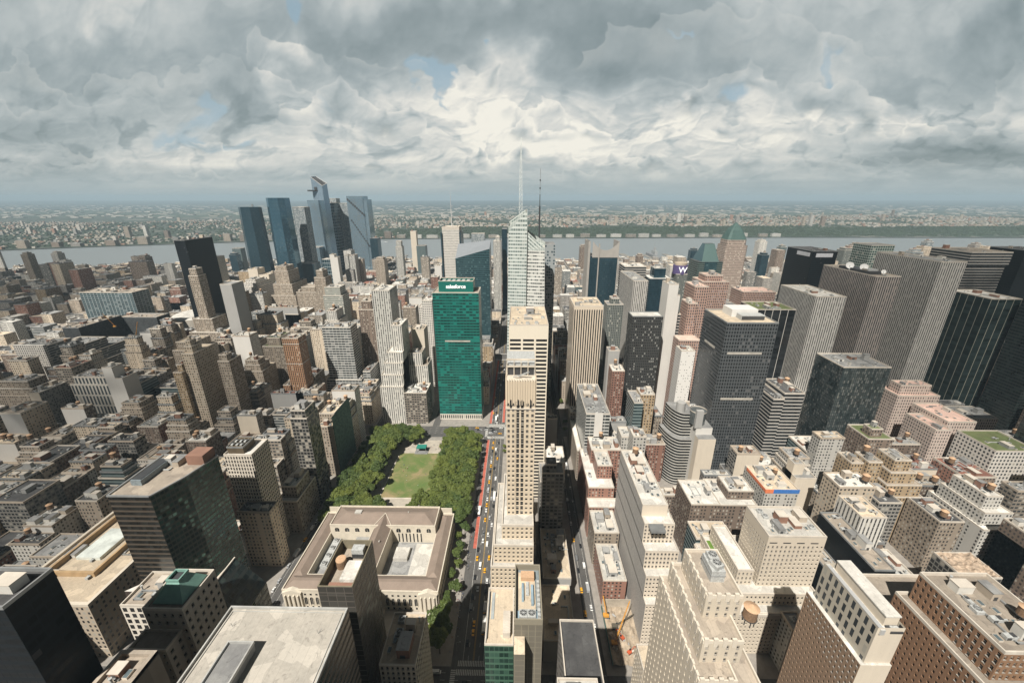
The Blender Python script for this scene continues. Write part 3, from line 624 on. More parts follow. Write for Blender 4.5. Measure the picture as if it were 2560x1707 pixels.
def hero(key, name, label, cat, st, tiers, roof=None, cl=2, tanks=0, fans=0, sides=None, short=None, rimh=1.2, P=None, group=None):
    """a building of stacked boxes: (x0, x1, y0, y1, top[, bottom]); one wall mesh, roofs and gear as parts"""
    rng = random.Random(key); m, bay, fl, rk = ST[st]; roof = roof or rk
    x0 = min(t[0] for t in tiers); x1 = max(t[1] for t in tiers); y0 = min(t[2] for t in tiers); y1 = max(t[3] for t in tiers); cx, cy = (x0+x1)/2, (y0+y1)/2
    root = empty(name, (cx, cy, 0.15)); tag(root, label, cat, group); root.location.z = .15
    g = G(); zb = 0; mats = [m]; smi = None
    if sides: mats.append(ST[sides][0]); smi = [0, 0, 0, 1]
    tops = []
    for i, t in enumerate(tiers):
        a, b, c, d, z = t[:5]; zb = t[5] if len(t) > 5 else 0.0
        g.walls(rect(a-cx, b-cx, c-cy, d-cy), zb, z, bay, fl, 0, smi)
        tops.append((a-cx, b-cx, c-cy, d-cy, z))
    g.obj('wall', mats, root)
    tops.sort(key=lambda t: t[4])
    for i, (a, b, c, d, z) in enumerate(tops):
        r = G(); r.cap(rect(a, b, c, d), z-.02, 0); r.rim(a, b, c, d, z, rimh, .5, 1); r.obj('roof', [RF[roof], TRIM if st not in ('black', 'dgrid', 'dpunch', 'darkgl', 'hsbc', 'tst', 'blued', 'shroud') else STEEL], root)
    a, b, c, d, z = tops[-1]
    if cl or tanks or fans: clutter(root, a+1, b-1, c+1, d-1, z, cl, tanks, rng, fans)
    # low tiers get gear too when nothing stands on that part of the roof
    for (a, b, c, d, z) in tops[:-1]:
        hi = [t for t in tops if t[4] > z and t[0] < b and t[1] > a and t[2] < d and t[3] > c]
        free = [(a, b, c, min([t[2] for t in hi]+[d])), (a, b, max([t[3] for t in hi]+[c]), d), (a, min([t[0] for t in hi]+[b]), c, d), (max([t[1] for t in hi]+[a]), b, c, d)]
        free = [f for f in free if f[1]-f[0] > 7 and f[3]-f[2] > 7]
        if free and rng.random() < .7: f = max(free, key=lambda f: (f[1]-f[0])*(f[3]-f[2])); clutter(root, f[0]+.5, f[1]-.5, f[2]+.5, f[3]-.5, z, 1, 0, rng)
    HERO[key] = (root, x0, x1, y0, y1, tops[-1][4], short)
    for t in tiers: FOOT.append((t[0], t[1], t[2], t[3]))
    return root, cx, cy
OT, OB, AT, HT, LB = 'office tower', 'office building', 'apartment tower', 'hotel', 'loft building'
def rb(root, name, mats, fn, loc=(0, 0, 0)): g = G(); fn(g); return g.obj(name, mats, root, loc)
Hh = hero
# ---- centre
r, cx, cy = Hh('salesforce', 'office_tower', 'teal green glass slab with white lettering on its roof box, facing the park', OT, 'salesf', [(-112, -52, 512, 545, 185)], 'tan', cl=0, short='the teal green tower')
def f(g): g.walls(rect(-22.5, 22.5, -10, 13), 185, 199, 60, 30, 0)
rb(r, 'roof_box', [plain('teal_panel', (.012, .14, .115), .35, .06)], f)
g = G(); g.cap(rect(-22, 22, -9.5, 12.5), 196, 0); g.rim(-22.6, 22.6, -10.1, 13.1, 199, .8, .5, 1); 
for k in range(6): g.box(-19+k*6.4, -15+k*6.4, -6, 9, 196, 198.4, 2)
g.obj('plant_deck', [RF['tan'], TRIM, GEAR], r)
lm, T, b = base_mat('sign_white'); b.inputs['Base Color'].default_value = (.85, .85, .84, 1); b.inputs['Emission Color'].default_value = (1, 1, 1, 1); b.inputs['Emission Strength'].default_value = .35; lettering('sign_lettering', 'salesforce', 7.0, .25, lm, r, (0, -10.35, 192.2), .93, .1)
g = G(); g.box(-17, 17, -16.75, -16.55, 118.6, 120.6, 0); g.obj('louvre_band', plain('mechanical_louvre', (.45, .42, .37), .7), r)
g = G(); g.walls(rect(-30.2, 30.2, -16.7, 16.7), 0, 9, 3, 9); g.obj('arcade', [F('white_arcade', (.60, .57, .50), (.03, .03, .03), .55, .6, blind=.1)], r)
hero('grace', 'office_tower', 'white slab with black horizontal window slots, cream flat roof with two round fans', OT, 'grace', [(-9, 27, 351, 416, 192)], 'cream', cl=3, tanks=0, fans=4, short='the white slotted slab')
hero('stripes', 'office_tower', 'cream tower of close vertical fins with dark bays and open rooftop wells', OT, 'fin', [(70, 107, 500, 548, 171)], 'cream', cl=3, short='the cream finned tower')
hero('creamroof', 'office_tower', 'nearly black dotted tower with a cream plant roof and chamfered white cap', OT, 'dpunch', [(145, 184, 500, 522, 158)], 'white', cl=0, short='the black dotted tower')
hero('nyt', 'office_tower', 'pale screened tower with thin roof mast and fine horizontal lines', OT, 'nyt', [(-185, -144, 1000, 1045, 228)], 'white', cl=0, rimh=7, short='the pale masted tower')
r = HERO['nyt'][0]; rb(r, 'roof_mast', [plain('mast_white', (.6, .6, .6), .5)], lambda g: (g.cyl(0, 0, 1.0, 226, 270, 8, 0, .7), g.cyl(0, 0, .7, 270, 319, 8, 0, .15)))
rb(r, 'corner_screen', [ST['blued'][0]], lambda g: (g.box(-24, -20.7, -26, 26, 0, 222), g.box(20.7, 24, -26, 26, 0, 222)))
hero('dksq', 'apartment_tower', 'square dark grey tower by the river beyond the slanted teal tower', AT, 'eugene', [(-173, -125, 1500, 1530, 177)], cl=1)
hero('tealw', 'apartment_tower', 'slim pale green and white tower between the slanted teal tower and the spired glass tower', AT, 'vstripe', [(-66, -46, 1050, 1080, 196), (-60, -50, 1055, 1075, 206)], cl=1)
hero('greyr', 'apartment_tower', 'narrow dark blue grey tower hidden just left of the spired glass tower', AT, 'blued', [(-46, -32, 1100, 1130, 222)], cl=0)
hero('pinkslab', 'apartment_tower', 'blank pale pink slab rising left of the masted tower', AT, 'blankw', [(-219, -201, 1050, 1075, 134)], cl=1)
hero('pinkred', 'hotel', 'white and red striped slab at the foot of the pale pink slab', HT, 'red', [(-222, -203, 1010, 1030, 112)], cl=1)
hero('wpunch', 'office_building', 'white stepped slab with small black windows, left of the teal green tower', OB, 'ltgrid', [(-153, -137, 620, 675, 148), (-160, -153, 625, 675, 136)], 'white', cl=2)
# ---- left of the park
hero('stripel', 'office_tower', 'pale slab of fine vertical dashes with a blank stone side wall', OT, 'vstripe', [(-209, -183, 560, 597, 177)], 'white', cl=1, short='the pale dashed slab')
hero('brownl', 'office_building', 'brown brick tower with many small windows left of the pale dashed slab', OB, 'brown', [(-247, -222, 600, 640, 138), (-243, -228, 605, 635, 150)], cl=1, tanks=1)
hero('steps', 'office_building', 'white ribbed building that climbs in terraces to a slim flat tower beside the park', OB, 'vwhite', [(-190, -158, 500, 545, 56), (-188, -158, 504, 545, 72), (-184, -158, 508, 548, 88), (-180, -158, 512, 550, 102), (-173, -158.5, 520, 553, 138)], 'white', cl=1, short='the white terraced building')
hero('stepsr', 'office_building', 'blank tan shoulder wall standing right of the white terraced building', OB, 'blankc', [(-157, -139, 563, 588, 118)], 'cream', cl=1)
hero('stepmid', 'office_building', 'grey ribbed terraces with rounded corner behind the low cream block', OB, 'vwhite', [(-157, -138, 536, 560, 92), (-157, -130, 533, 562, 74)], 'tan', cl=1)
hero('beigelow', 'office_building', 'cream block with wide windows and busy roof at the far park corner', OB, 'loft', [(-158, -127, 500, 532, 47)], 'white', cl=4, tanks=1)
hero('banded', 'office_tower', 'grey glass tower of white horizontal lines with curved fins at its corner', OT, 'banded', [(-288, -246, 560, 585, 122), (-292, -238, 556, 590, 40), (-236, -225, 560, 600, 52)], 'grey', cl=3, fans=2, short='the white lined glass tower')
hero('banded2', 'office_building', 'ribbed white brick block with a small square attic, right of the white lined glass tower', OB, 'greyw', [(-221, -203, 605, 640, 92), (-221, -209, 608, 622, 112)], cl=1)
hero('palet', 'office_tower', 'pale green white tower with blank crown and ribbon windows', OT, 'wribbon', [(-378, -340, 760, 790, 122), (-374, -344, 762, 788, 138), (-382, -334, 756, 796, 66)], 'white', cl=1, short='the pale ribbon tower')
hero('orange', 'office_tower', 'orange brown brick tower with two white stone belts and dark vertical windows', OT, 'orange', [(-321, -299, 513, 534, 121), (-331, -321, 511, 534, 52), (-299, -284, 515, 536, 44)], 'tan', cl=2, fans=1, short='the orange brick tower')
r = HERO['orange'][0]; rb(r, 'stone_belt', [TRIM], lambda g: [g.rim(-13.8, 8.8, -10.8, 10.8, z, 1.0, .6) for d, z in ((0, 113), (0, 84))])
hero('b2', 'loft_building', 'tall tan loft tower with white roof hut, second left of the orange brick tower', LB, 'tan', [(-384, -369, 472, 495, 104), (-382, -372, 474, 484, 112)], 'tan', cl=2, tanks=1, short='the tan loft tower')
hero('b3', 'loft_building', 'beige setback loft just left of the orange brick tower, its upper floors stepped', LB, 'tan', [(-397, -370, 531, 565, 64), (-396, -373, 533, 556, 73), (-394, -375, 534, 550, 80)], 'cream', cl=2, tanks=1, short='the beige setback loft')
hero('b4', 'loft_building', 'olive tan loft with garden terraces behind the beige setback loft', LB, 'tan', [(-392, -360, 575, 615, 86), (-386, -366, 580, 610, 98)], 'green', cl=2, tanks=1)
hero('t400', 'apartment_tower', 'tall beige tower of narrow piers with a small round crown, left centre', AT, 'cream', [(-419, -404, 462, 497, 118), (-417, -407, 466, 482, 126), (-415, -409, 468, 478, 133)], 'cream', cl=1, tanks=1, short='the tall beige pier tower')
hero('goldt', 'office_building', 'slender yellow tan block standing left of the tall beige pier tower', OB, 'gold', [(-431, -420, 456, 478, 95), (-427, -421, 460, 476, 104)], 'tan', cl=1, tanks=1)
hero('whiteorn', 'loft_building', 'white loft with narrow stepped top behind the orange brick tower', LB, 'greyw', [(-322, -298, 640, 675, 108), (-318, -302, 643, 670, 124), (-297.5, -280, 640, 675, 86)], cl=2, tanks=1)
hero('dconst', 'unfinished_tower', 'dark unfinished concrete tower wrapped in scaffolds beside the park street', 'building site', 'constr', [(-220, -204, 340, 362, 100), (-219, -205, 341, 361, 108)], 'dark', cl=3, fans=1, short='the scaffolded concrete tower')
hero('netb', 'office_building', 'tan building whose side wall hangs in dark green scaffold netting', OB, 'tan', [(-222, -203.5, 384, 432, 64), (-222, -205, 395, 428, 74)], 'cream', cl=2, tanks=1, short='the green netted building')
g = G(); g.walls([(-202.9, 385), (-202.9, 431)][0:2]+[(-203.4, 431), (-203.4, 385)], 3, 76, 2.5, 2.2); o = g.obj('scaffold_net', ST['net'][0], HERO['netb'][0], (-HERO['netb'][0].location.x, -HERO['netb'][0].location.y, -.15))
hero('garm1', 'loft_building', 'brown white loft with broad roof huts beside the green netted building', LB, 'tan', [(-222, -204, 300, 336, 36), (-220, -206, 306, 330, 48)], 'white', cl=3, tanks=1)
hero('wgrid', 'office_tower', 'white tower of square black windows with a brown plant box on its roof', OT, 'wgrid', [], 'cream') if 0 else None
# ---- far left
hero('onepenn', 'office_tower', 'broad black slab tower in front of the river', OT, 'black', [(-628, -608, 745, 815, 227), (-628, -600, 745, 815, 60)], 'dark', cl=3, short='the black slab tower')
hero('nelson', 'office_tower', 'cream setback tower with a white chamfered crown before the black slab tower', OT, 'tan', [(-540, -524, 650, 668, 180), (-538, -526, 652, 666, 191), (-548, -516, 646, 680, 108), (-556, -500, 640, 690, 86)], 'white', cl=1, short='the cream crowned tower')
hero('greygl', 'hotel', 'grey concrete hotel slab with folded roof right of the cream crowned tower', HT, 'blankg', [(-499, -479, 660, 690, 164)], cl=0, sides=None)
hero('wyb', 'office_building', 'wide white block of square windows with a stepped attic', OB, 'ltgrid', [(-623, -581, 880, 940, 112), (-619, -585, 884, 935, 120), (-612, -590, 890, 925, 127)], cl=2, short='the wide white block')
hero('wybb', 'office_tower', 'plain pale tower with blank walls behind the wide white block', OT, 'blankc', [(-676, -652, 1000, 1030, 132), (-650, -626, 1000, 1040, 118)], cl=1)
hero('newyorker', 'hotel', 'massive sand coloured ziggurat hotel with a square crown', HT, 'tan', [(-548, -494, 870, 950, 96), (-542, -500, 874, 940, 120), (-537, -507, 880, 925, 148), (-533, -511, 884, 915, 158)], 'tan', cl=2, tanks=1, short='the sand coloured ziggurat')
hero('nel2', 'office_tower', 'slim sand tower with stepped shoulders right of the sand coloured ziggurat', OT, 'tan', [(-436, -412, 850, 880, 140), (-431, -417, 853, 876, 154), (-480, -436, 850, 890, 108), (-470, -440, 855, 885, 118)], 'tan', cl=2, tanks=1)
hero('penn2', 'office_building', 'wide blue grey block with a grid of white fins and a tan roof edge', OB, 'penn2', [(-867, -761, 770, 808, 124)], 'tan', cl=4, short='the wide gridded block')
g = G(); n_ = 32; r_ = 62
g.walls([(r_*math.cos(-i*2*math.pi/n_ if 0 else i*2*math.pi/n_), r_*math.sin(i*2*math.pi/n_)) for i in range(n_)], 0, 46, 6, 40); g.cyl(0, 0, r_, 46, 47.6, n_, 1, 50, cap=False); g.cyl(0, 0, 50, 47.6, 44, n_, 1, 8)
o = g.obj('round_arena', [F('arena_precast', (.40, .37, .32), (.2, .19, .17), .15, .6, blind=0), RF['white']], None, (-735, 905, .15)); tag(o, 'round arena with a pale concave roof right of the wide gridded block', 'arena'); FOOT.append((-800, -670, 840, 970))
hero('shroud', 'building_site', 'long block shrouded in black scaffold cloth with a ragged broken roofline', 'building site', 'shroud', [(-770, -694, 735, 765, 84), (-790, -761, 655, 735, 88), (-812, -790, 668, 740, 66)], 'tan', cl=5, short='the black shrouded block')
hero('whtl', 'office_building', 'white block with punched windows and long terraced grey ribbon side', OB, 'ribbon', [(-760, -715, 564, 600, 89), (-758, -712, 600, 650, 74), (-756, -704, 600, 690, 60), (-752, -694, 602, 730, 44)], 'grey', cl=3, short='the terraced ribbon block')
g = G(); g.walls(rect(-760.4, -714.6, 559, 563.9), 0, 92, 3.2, 3.6); o = g.obj('white_front', ST['ltgrid'][0], HERO['whtl'][0], (-HERO['whtl'][0].location.x, -HERO['whtl'][0].location.y, -.15)); g = G(); g.cap(rect(-760.4, -714.6, 559, 563.9), 92); g.obj('roof', RF['white'], HERO['whtl'][0], (-HERO['whtl'][0].location.x, -HERO['whtl'][0].location.y, -.15))
hero('bluesl', 'apartment_tower', 'smooth pale grey slab with a dark teal glass side and two tanks on top', AT, 'blankw', [(-530, -517, 465, 480, 97), (-517, -508, 465, 486, 82)], 'grey', cl=1, tanks=2, sides=None, short='the smooth pale slab')
hero('bluesl2', 'apartment_tower', 'teal glass box joined to the far side of the smooth pale slab', AT, 'tribbon', [(-530, -508, 486.2, 512, 66)], cl=1)
hero('blanktan', 'office_building', 'grey brick block with one blank cream end wall facing left centre', OB, 'grey', [(-651, -637, 474, 509, 56)], 'white', cl=2, tanks=0, short='the blank cream ended block')
g = G(); g.walls(rect(-651, -637, 473.4, 474), 0, 57, 20, 140); o = g.obj('end_wall', ST['blankc'][0], HERO['blanktan'][0], (-HERO['blanktan'][0].location.x, -HERO['blanktan'][0].location.y, -.15))
hero('marble', 'department_store', 'grey white building with tall columns and arched attic windows', 'store', 'marble', [(-628, -573, 504, 536, 54), (-624, -578, 508, 534, 64)], 'grey', cl=4, short='the columned white building')
hero('teallow', 'office_building', 'low teal glass block with pale roof right of the smooth pale slab', OB, 'tribbon', [(-506, -470, 500, 530, 52)], cl=2)
hero('oldstone', 'office_building', 'pale tan stone block with layered cornices behind the smooth pale slab', OB, 'tan', [(-520, -480, 560, 600, 84), (-515, -486, 564, 596, 96)], 'cream', cl=2)
# ---- river towers
hero('eugene', 'apartment_tower', 'grey apartment tower with scattered bright panes, right of the two blue towers', AT, 'eugene', [(-779, -738, 1450, 1490, 268)], cl=0)
hero('hy50', 'office_tower', 'tall dark glass tower ruled with a bold white grid', OT, 'hygrid', [(-819, -765, 1750, 1800, 278)], cl=1, short='the white gridded river tower')
hero('hy50b', 'office_tower', 'grey finned shaft attached behind the white gridded river tower', OT, 'eugene', [(-764, -722, 1801, 1840, 276), (-820, -775, 1801, 1840, 295)], cl=0)
hero('bluelow', 'office_building', 'low blue glass block at the feet of the river towers', OB, 'palebl', [(-803, -761, 1560, 1600, 120)], cl=1)
hero('darklow', 'office_building', 'wide low dark glass block with pale roof before the low blue glass block', OB, 'blued', [(-790, -712, 1400, 1450, 84)], 'white', cl=2)
hero('gle', 'apartment_tower', 'dark glass tower alone right of the notched river tower', AT, 'blued', [(-596, -566, 1650, 1690, 146)], cl=1)
hero('wgsm', 'apartment_tower', 'small white gridded block before the river towers', AT, 'hygrid', [(-646, -616, 1330, 1360, 109)], 'white', cl=1)
hero('wsl', 'apartment_tower', 'white slab with a blank side beside the small white gridded block', AT, 'blankw', [(-605, -590, 1300, 1320, 128), (-590, -580, 1300, 1320, 120)], cl=1)
hero('wsl2', 'apartment_tower', 'twin white shafts with a dark glass seam, right of the white slab', AT, 'vstripe', [(-600, -588, 1400, 1430, 113), (-577, -565, 1400, 1430, 113), (-588, -577, 1403, 1428, 110)], cl=1)
hero('tslab', 'apartment_tower', 'lone teal tower by the river left of the two blue towers', AT, 'tribbon', [(-1197, -1161, 1700, 1730, 99)], cl=1)
hero('wt1', 'apartment_tower', 'slender white tower with dark cap, first right of the river cluster', AT, 'vstripe', [(-451, -427, 1500, 1525, 130), (-448, -430, 1502, 1522, 150)], cl=1)
hero('conc', 'unfinished_tower', 'unfinished pale concrete shaft with a brown lifting frame on top', 'building site', 'blankc', [(-458, -434, 1750, 1775, 166)], cl=2)
hero('tealr', 'apartment_tower', 'rounded teal glass tower beside the unfinished concrete shaft', AT, 'tribbon', [(-412, -376, 1650, 1685, 117)], cl=1)
hero('dkr', 'apartment_tower', 'small brown black tower on the shore left of the pale masted tower', AT, 'brown', [(-262, -240, 1500, 1520, 110)], cl=1)
# ---- right side towers
hero('bstripe', 'office_tower', 'black glass tower with widely spaced white fins and a mossy roof', OT, 'bstripe', [(307, 356, 510, 552, 165)], 'green', cl=3, short='the mossy roofed black tower')
hero('celan', 'office_tower', 'light grey finned slab with a white roof hut, lowest of the three stone slabs', OT, 'celan', [(377, 415, 510, 584, 182)], 'white', cl=2, short='the light finned slab')
hero('mcgraw', 'office_tower', 'brown finned slab carrying satellite dishes on its roof', OT, 'mcgraw', [(444, 475, 510, 602, 208)], 'tan', cl=2, short='the brown finned slab')
hero('exxon', 'office_tower', 'tallest grey finned slab with a bright corner line', OT, 'exxon', [(518, 549, 510, 606, 226)], 'grey', cl=3, short='the tallest finned slab')
hero('tl', 'office_tower', 'black green glass slab with pale vertical fins near the right edge', OT, 'gstripe', [(596, 634, 510, 566, 180)], 'white', cl=2, short='the pale finned black slab')
hero('dkfr', 'office_tower', 'dark glass tower cut by the right edge of the picture, upper one', OT, 'darkgl', [(622, 650, 462, 500, 186)], cl=1)
hero('astor', 'office_tower', 'black slab with two white rooftop signs', OT, 'black', [(536, 580, 760, 835, 208)], 'dark', cl=1, short='the black signed slab')
hero('banded15', 'office_tower', 'grey ribbed slab with narrow dark end bands behind the black dotted tower', OT, 'exxon', [(176, 198, 620, 708, 180)], 'grey', cl=1)
hero('dcap', 'office_tower', 'dark round shouldered tower with horizontal lines and a pale roof hut', OT, 'hband', [(186, 224, 720, 760, 186)], 'white', cl=2)
hero('dchunk', 'office_tower', 'black glass tower with stacked bright boxes on its corner', OT, 'blued', [(226, 266, 700, 742, 168), (236, 256, 712, 735, 184)], 'white', cl=2)
hero('slender', 'hotel', 'slender grey green tower with many narrow windows', HT, 'greyts', [(125, 148, 560, 582, 158), (131, 142, 563, 578, 166)], 'grey', cl=1)
hero('wslab', 'hotel', 'smooth pale slab tower with blank bright face', HT, 'blankw', [(197, 210, 530, 556, 193), (210, 214, 531, 554, 178)], 'white', cl=1, short='the smooth bright slab')
hero('tealsl', 'office_building', 'teal glass sliver with white bands beside the smooth bright slab', OB, 'hband', [(214.2, 222, 540, 570, 150)], cl=0)
hero('pink1', 'office_tower', 'pink granite tower with stepped piers', OT, 'pinkst', [(222, 234, 520, 545, 170), (234, 252, 535, 570, 189), (208, 236, 500, 520, 126), (260, 298, 575, 610, 188), (266, 290, 580, 604, 196)], 'pink', cl=1, short='the pink granite tower')
hero('whotel', 'hotel', 'dark tower with a purple sign drum and a pale lettered top', HT, 'greyts', [(288, 308, 745, 770, 168)], cl=0)
hero('pinkdk', 'office_tower', 'dark glass tower framed in pink stone behind the pink granite tower', OT, 'pinkst', [(384, 440, 690, 730, 148)], 'pink', cl=1)
hero('gbox', 'office_building', 'grey blue plain tower below the dark pink framed tower', OB, 'blankg', [(306, 345, 620, 650, 140)], cl=1)
hero('wrib', 'office_building', 'white ribbon windowed block behind the mossy roofed black tower', OB, 'ribbon', [(350, 383, 690, 740, 118)], 'white', cl=2)
hero('slope', 'hotel', 'white tower with slim banding right of the domed copper roof tower', HT, 'greyw', [(590, 612, 1160, 1180, 165)], cl=1)
hero('whitespl', 'office_tower', 'pale wedge shaped slab leaning before the black signed slab', OT, 'blankg', [(462, 474, 690, 700, 152)], cl=0)
# ---- right mid ground
hero('m1166', 'office_tower', 'charcoal gridded tower with flat cream roof and white plant boxes', OT, 'dgrid', [(208, 259, 391, 443, 183)], 'cream', cl=0, short='the charcoal gridded tower')
r = HERO['m1166'][0]; rb(r, 'plant_box', [plain('plant_white', (.66, .65, .62), .7, .06), GEAR, DARKM], lambda g: (g.box(-10, 17, -2, 18, 183, 191, 0), g.box(-6, 18, -14, -4, 183, 188, 1), g.box(-5.5, 17.5, -14.4, -14, 183.5, 187, 2)))
for zz, (a_, b_, c_, d_) in ((150, (-20, 15, -26.3, -26.05)), (150, (-25.9, -25.6, -10, 14)), (98, (-18, 16, -26.3, -26.05))):
    rb(r, 'louvre_band', [plain('mechanical_louvre', (.45, .42, .37), .7)], lambda g: g.box(a_, b_, c_, d_, zz, zz+2.4))
hero('mosaic', 'office_tower', 'dark glittering mosaic glass tower with an open white rooftop frame', OT, 'mosaic', [(343, 393, 400, 441, 132)], 'grey', cl=3, short='the glittering mosaic tower')
g = G(); g.walls(rect(-26, 26, -21.5, 21.5), 0, 10, 4, 10); g.obj('stone_base', ST['blankg'][0], HERO['mosaic'][0])
hero('bb', 'office_building', 'black building of stepped white sill bands between two dark towers', OB, 'hband', [(278, 290, 400, 440, 94), (290, 312, 402, 440, 100), (302, 314, 404, 440, 92)], 'dark', cl=3, tanks=1)
hero('pw1', 'office_building', 'limestone slab with pale pink roof terraces, tallest of its pair', OB, 'pinkw', [(432, 466, 422, 436, 101), (426, 473, 416, 442, 91)], 'pink', cl=1, short='the taller pink roofed slab')
hero('pw2', 'office_building', 'long limestone wing with pink roof, right of the taller pink roofed slab', OB, 'pinkw', [(441, 470, 372, 412, 84), (425, 441, 366, 400, 78)], 'pink', cl=1)
hero('pw3', 'office_building', 'grey ribbed low slab behind the long limestone wing', OB, 'pinkw', [(488, 560, 425, 455, 58)], 'grey', cl=3)
hero('gpunch', 'office_building', 'grey stone block with small square windows and roof garden', OB, 'ltgrid', [(446, 486, 330, 366, 78)], 'green', cl=1, short='the grey roof garden block')
hero('dgr', 'office_tower', 'dark blue green banded glass tower at the right edge, lower one', OT, 'darkgl', [(490, 530, 318, 355, 175)], cl=1)
hero('midwg', 'office_building', 'pale block with a flat blank stair tower on its front and crowded roof', OB, 'banded', [(71, 96, 375, 447, 88)], 'grey', cl=6, fans=3, short='the flat fronted pale block')
r = HERO['midwg'][0]; rb(r, 'stair_tower', [ST['blankw'][0], RF['white']], lambda g: (g.walls(rect(-3.5, 5, -37.5, -36), 0, 90, 9, 100), g.cap(rect(-3.5, 5, -37.5, -36), 90, 1)))
hero('goldb', 'office_building', 'golden brick block with tinted glass flank and white roof drum', OB, 'gold', [(137, 153, 410, 428, 93)], 'white', cl=2, fans=1)
hero('goldg', 'office_building', 'green glass flank building with a thin pale edge, left of the golden brick block', OB, 'tribbon', [(127, 136.8, 398, 428, 89)], 'grey', cl=1)
hero('redf', 'apartment_building', 'plain red brick block with white roof edge before the cream finned tower', 'apartment block', 'red', [(113, 128, 450, 470, 104)], 'white', cl=2, tanks=1)
hero('gcap', 'office_building', 'small grey blank tower with chamfered head above the red brick block', OB, 'blankg', [(114, 128, 482, 496, 118)], cl=1)
hero('tile', 'hotel', 'thin white tiled tower sprinkled with tiny dark windows', HT, 'wtile', [(190, 206, 445, 463, 132)], 'white', cl=1, sides='wtiles', short='the thin white tiled tower')
hero('crw', 'loft_building', 'cream loft with white end walls right of the flat fronted pale block', LB, 'greyw', [(113, 126, 345, 360, 80), (106, 126, 360.1, 380, 70)], 'white', cl=3, tanks=1)
hero('redw', 'apartment_building', 'red brick slab with a black glazed slot left of the curved zebra tower', 'apartment block', 'red', [(139, 160, 380, 398, 48)], 'tan', cl=2, tanks=1)
hero('redt', 'hotel', 'large red brick hotel stepping down in white edged terraces', HT, 'red', [(74, 104, 350, 374, 61), (76, 90, 326, 350, 60), (66, 90, 312, 374, 46), (65, 92, 300, 312, 34)], 'white', cl=4, tanks=1, short='the red terraced hotel')
hero('brst', 'loft_building', 'narrow tan building lining the cross street left of the red terraced hotel', LB, 'tan', [(65, 70.5, 382, 460, 38), (65, 82, 448.5, 464, 48)], 'white', cl=4)
hero('brst2', 'apartment_building', 'tan brick block with blank gable at the street side behind the red terraced hotel', 'apartment block', 'brown', [(98, 120, 386, 402, 50)], 'white', cl=2)
hero('brb', 'apartment_building', 'broad brick block with a pair of white roof decks', 'apartment block', 'brown', [(147, 172, 280, 312, 56), (172, 204, 282, 316, 54), (182, 204, 290, 310, 62)], 'white', cl=4, tanks=0, short='the broad brick block')
hero('bluer', 'apartment_building', 'grey punched block whose roof rim is wrapped in blue and orange sheeting', 'apartment block', 'greyw', [(224, 254, 304, 340, 52)], 'cream', cl=4, tanks=1, short='the blue rimmed block')
r = HERO['bluer'][0]; rb(r, 'tarpaulin', [plain('blue_sheet', (.05, .18, .50), .7, .2, 1), plain('orange_sheet', (.75, .22, .10), .7, .2, 1)], lambda g: (g.box(-8, 15.2, -18.3, -18.05, 49.5, 53.6, 0), g.box(-15.2, -8, -18.3, -18.05, 49.5, 53.6, 1), g.box(-15.3, -15.05, -18, 14, 50.5, 53.4, 1)))
hero('bluew', 'apartment_building', 'blank pale walled slab attached right of the blue rimmed block', 'apartment block', 'blankc', [(254.2, 273, 312, 327, 59), (254.2, 264, 318, 327, 70)], 'grey', cl=2, tanks=1)
hero('yb', 'loft_building', 'tan brick tower with twin roof tanks below the glittering mosaic tower', LB, 'gold', [(308, 320, 305, 321, 82), (297, 307.8, 309, 326, 78)], 'tan', cl=1, tanks=2)
hero('yb2', 'apartment_building', 'yellow brick ziggurat of many balconies right of the tanks', 'apartment block', 'gold', [(325, 356, 300, 330, 62), (329, 352, 304, 328, 72), (333, 348, 308, 326, 82), (321, 360, 299, 332, 50)], 'tan', cl=2, tanks=1, short='the yellow brick ziggurat')
hero('yb3', 'loft_building', 'narrow brown block topped by a green penthouse behind the yellow brick ziggurat', LB, 'brown', [(340, 364, 345, 372, 80), (345, 356, 350, 360, 88)], 'green', cl=2, tanks=1)
hero('og', 'apartment_building', 'white grey terraced brick block near the right edge', 'apartment block', 'greyw', [(382, 412, 268, 316, 44), (385, 408, 274, 312, 56), (388, 402, 280, 308, 68)], 'white', cl=2, tanks=1, short='the white grey terraces')
hero('mb', 'loft_building', 'grey brown loft with dark tar roof, left one of two facing a side street', LB, 'gloft', [(303, 322, 280, 304, 60)], 'dark', cl=4, tanks=1)
hero('sf', 'loft_building', 'ornate brown row loft with layered windows beside the grey brown loft', LB, 'tan', [(344, 364, 268, 297, 52)], 'dark', cl=3, tanks=1)
hero('bl', 'loft_building', 'long brown brick loft behind the demolition pit', LB, 'brown', [(384, 440, 232, 262, 50), (384, 400, 240, 262, 62)], 'tan', cl=3, tanks=1, short='the long brown loft')
hero('gbx', 'office_building', 'black glass building with deep setbacks and long stone trimmed ledges', OB, 'black', [(225, 238, 196, 246, 80), (214, 225, 198, 250, 58)], 'tan', cl=2, short='the black ledge building')
hero('gbx2', 'office_building', 'frosted pale glass box on a podium behind the black ledge building', OB, 'vwhite', [(238.5, 256, 228, 250, 92)], 'cream', cl=2)
hero('gbx3', 'office_building', 'grey concrete box with open terrace right of the black ledge building', OB, 'blankg', [(242, 262, 196, 226, 66)], 'white', cl=2)
hero('wb', 'office_building', 'small white blue block with pale glazed roof beside the demolition pit', OB, 'greyw', [(266, 280, 198, 218, 34)], 'grey', cl=1)
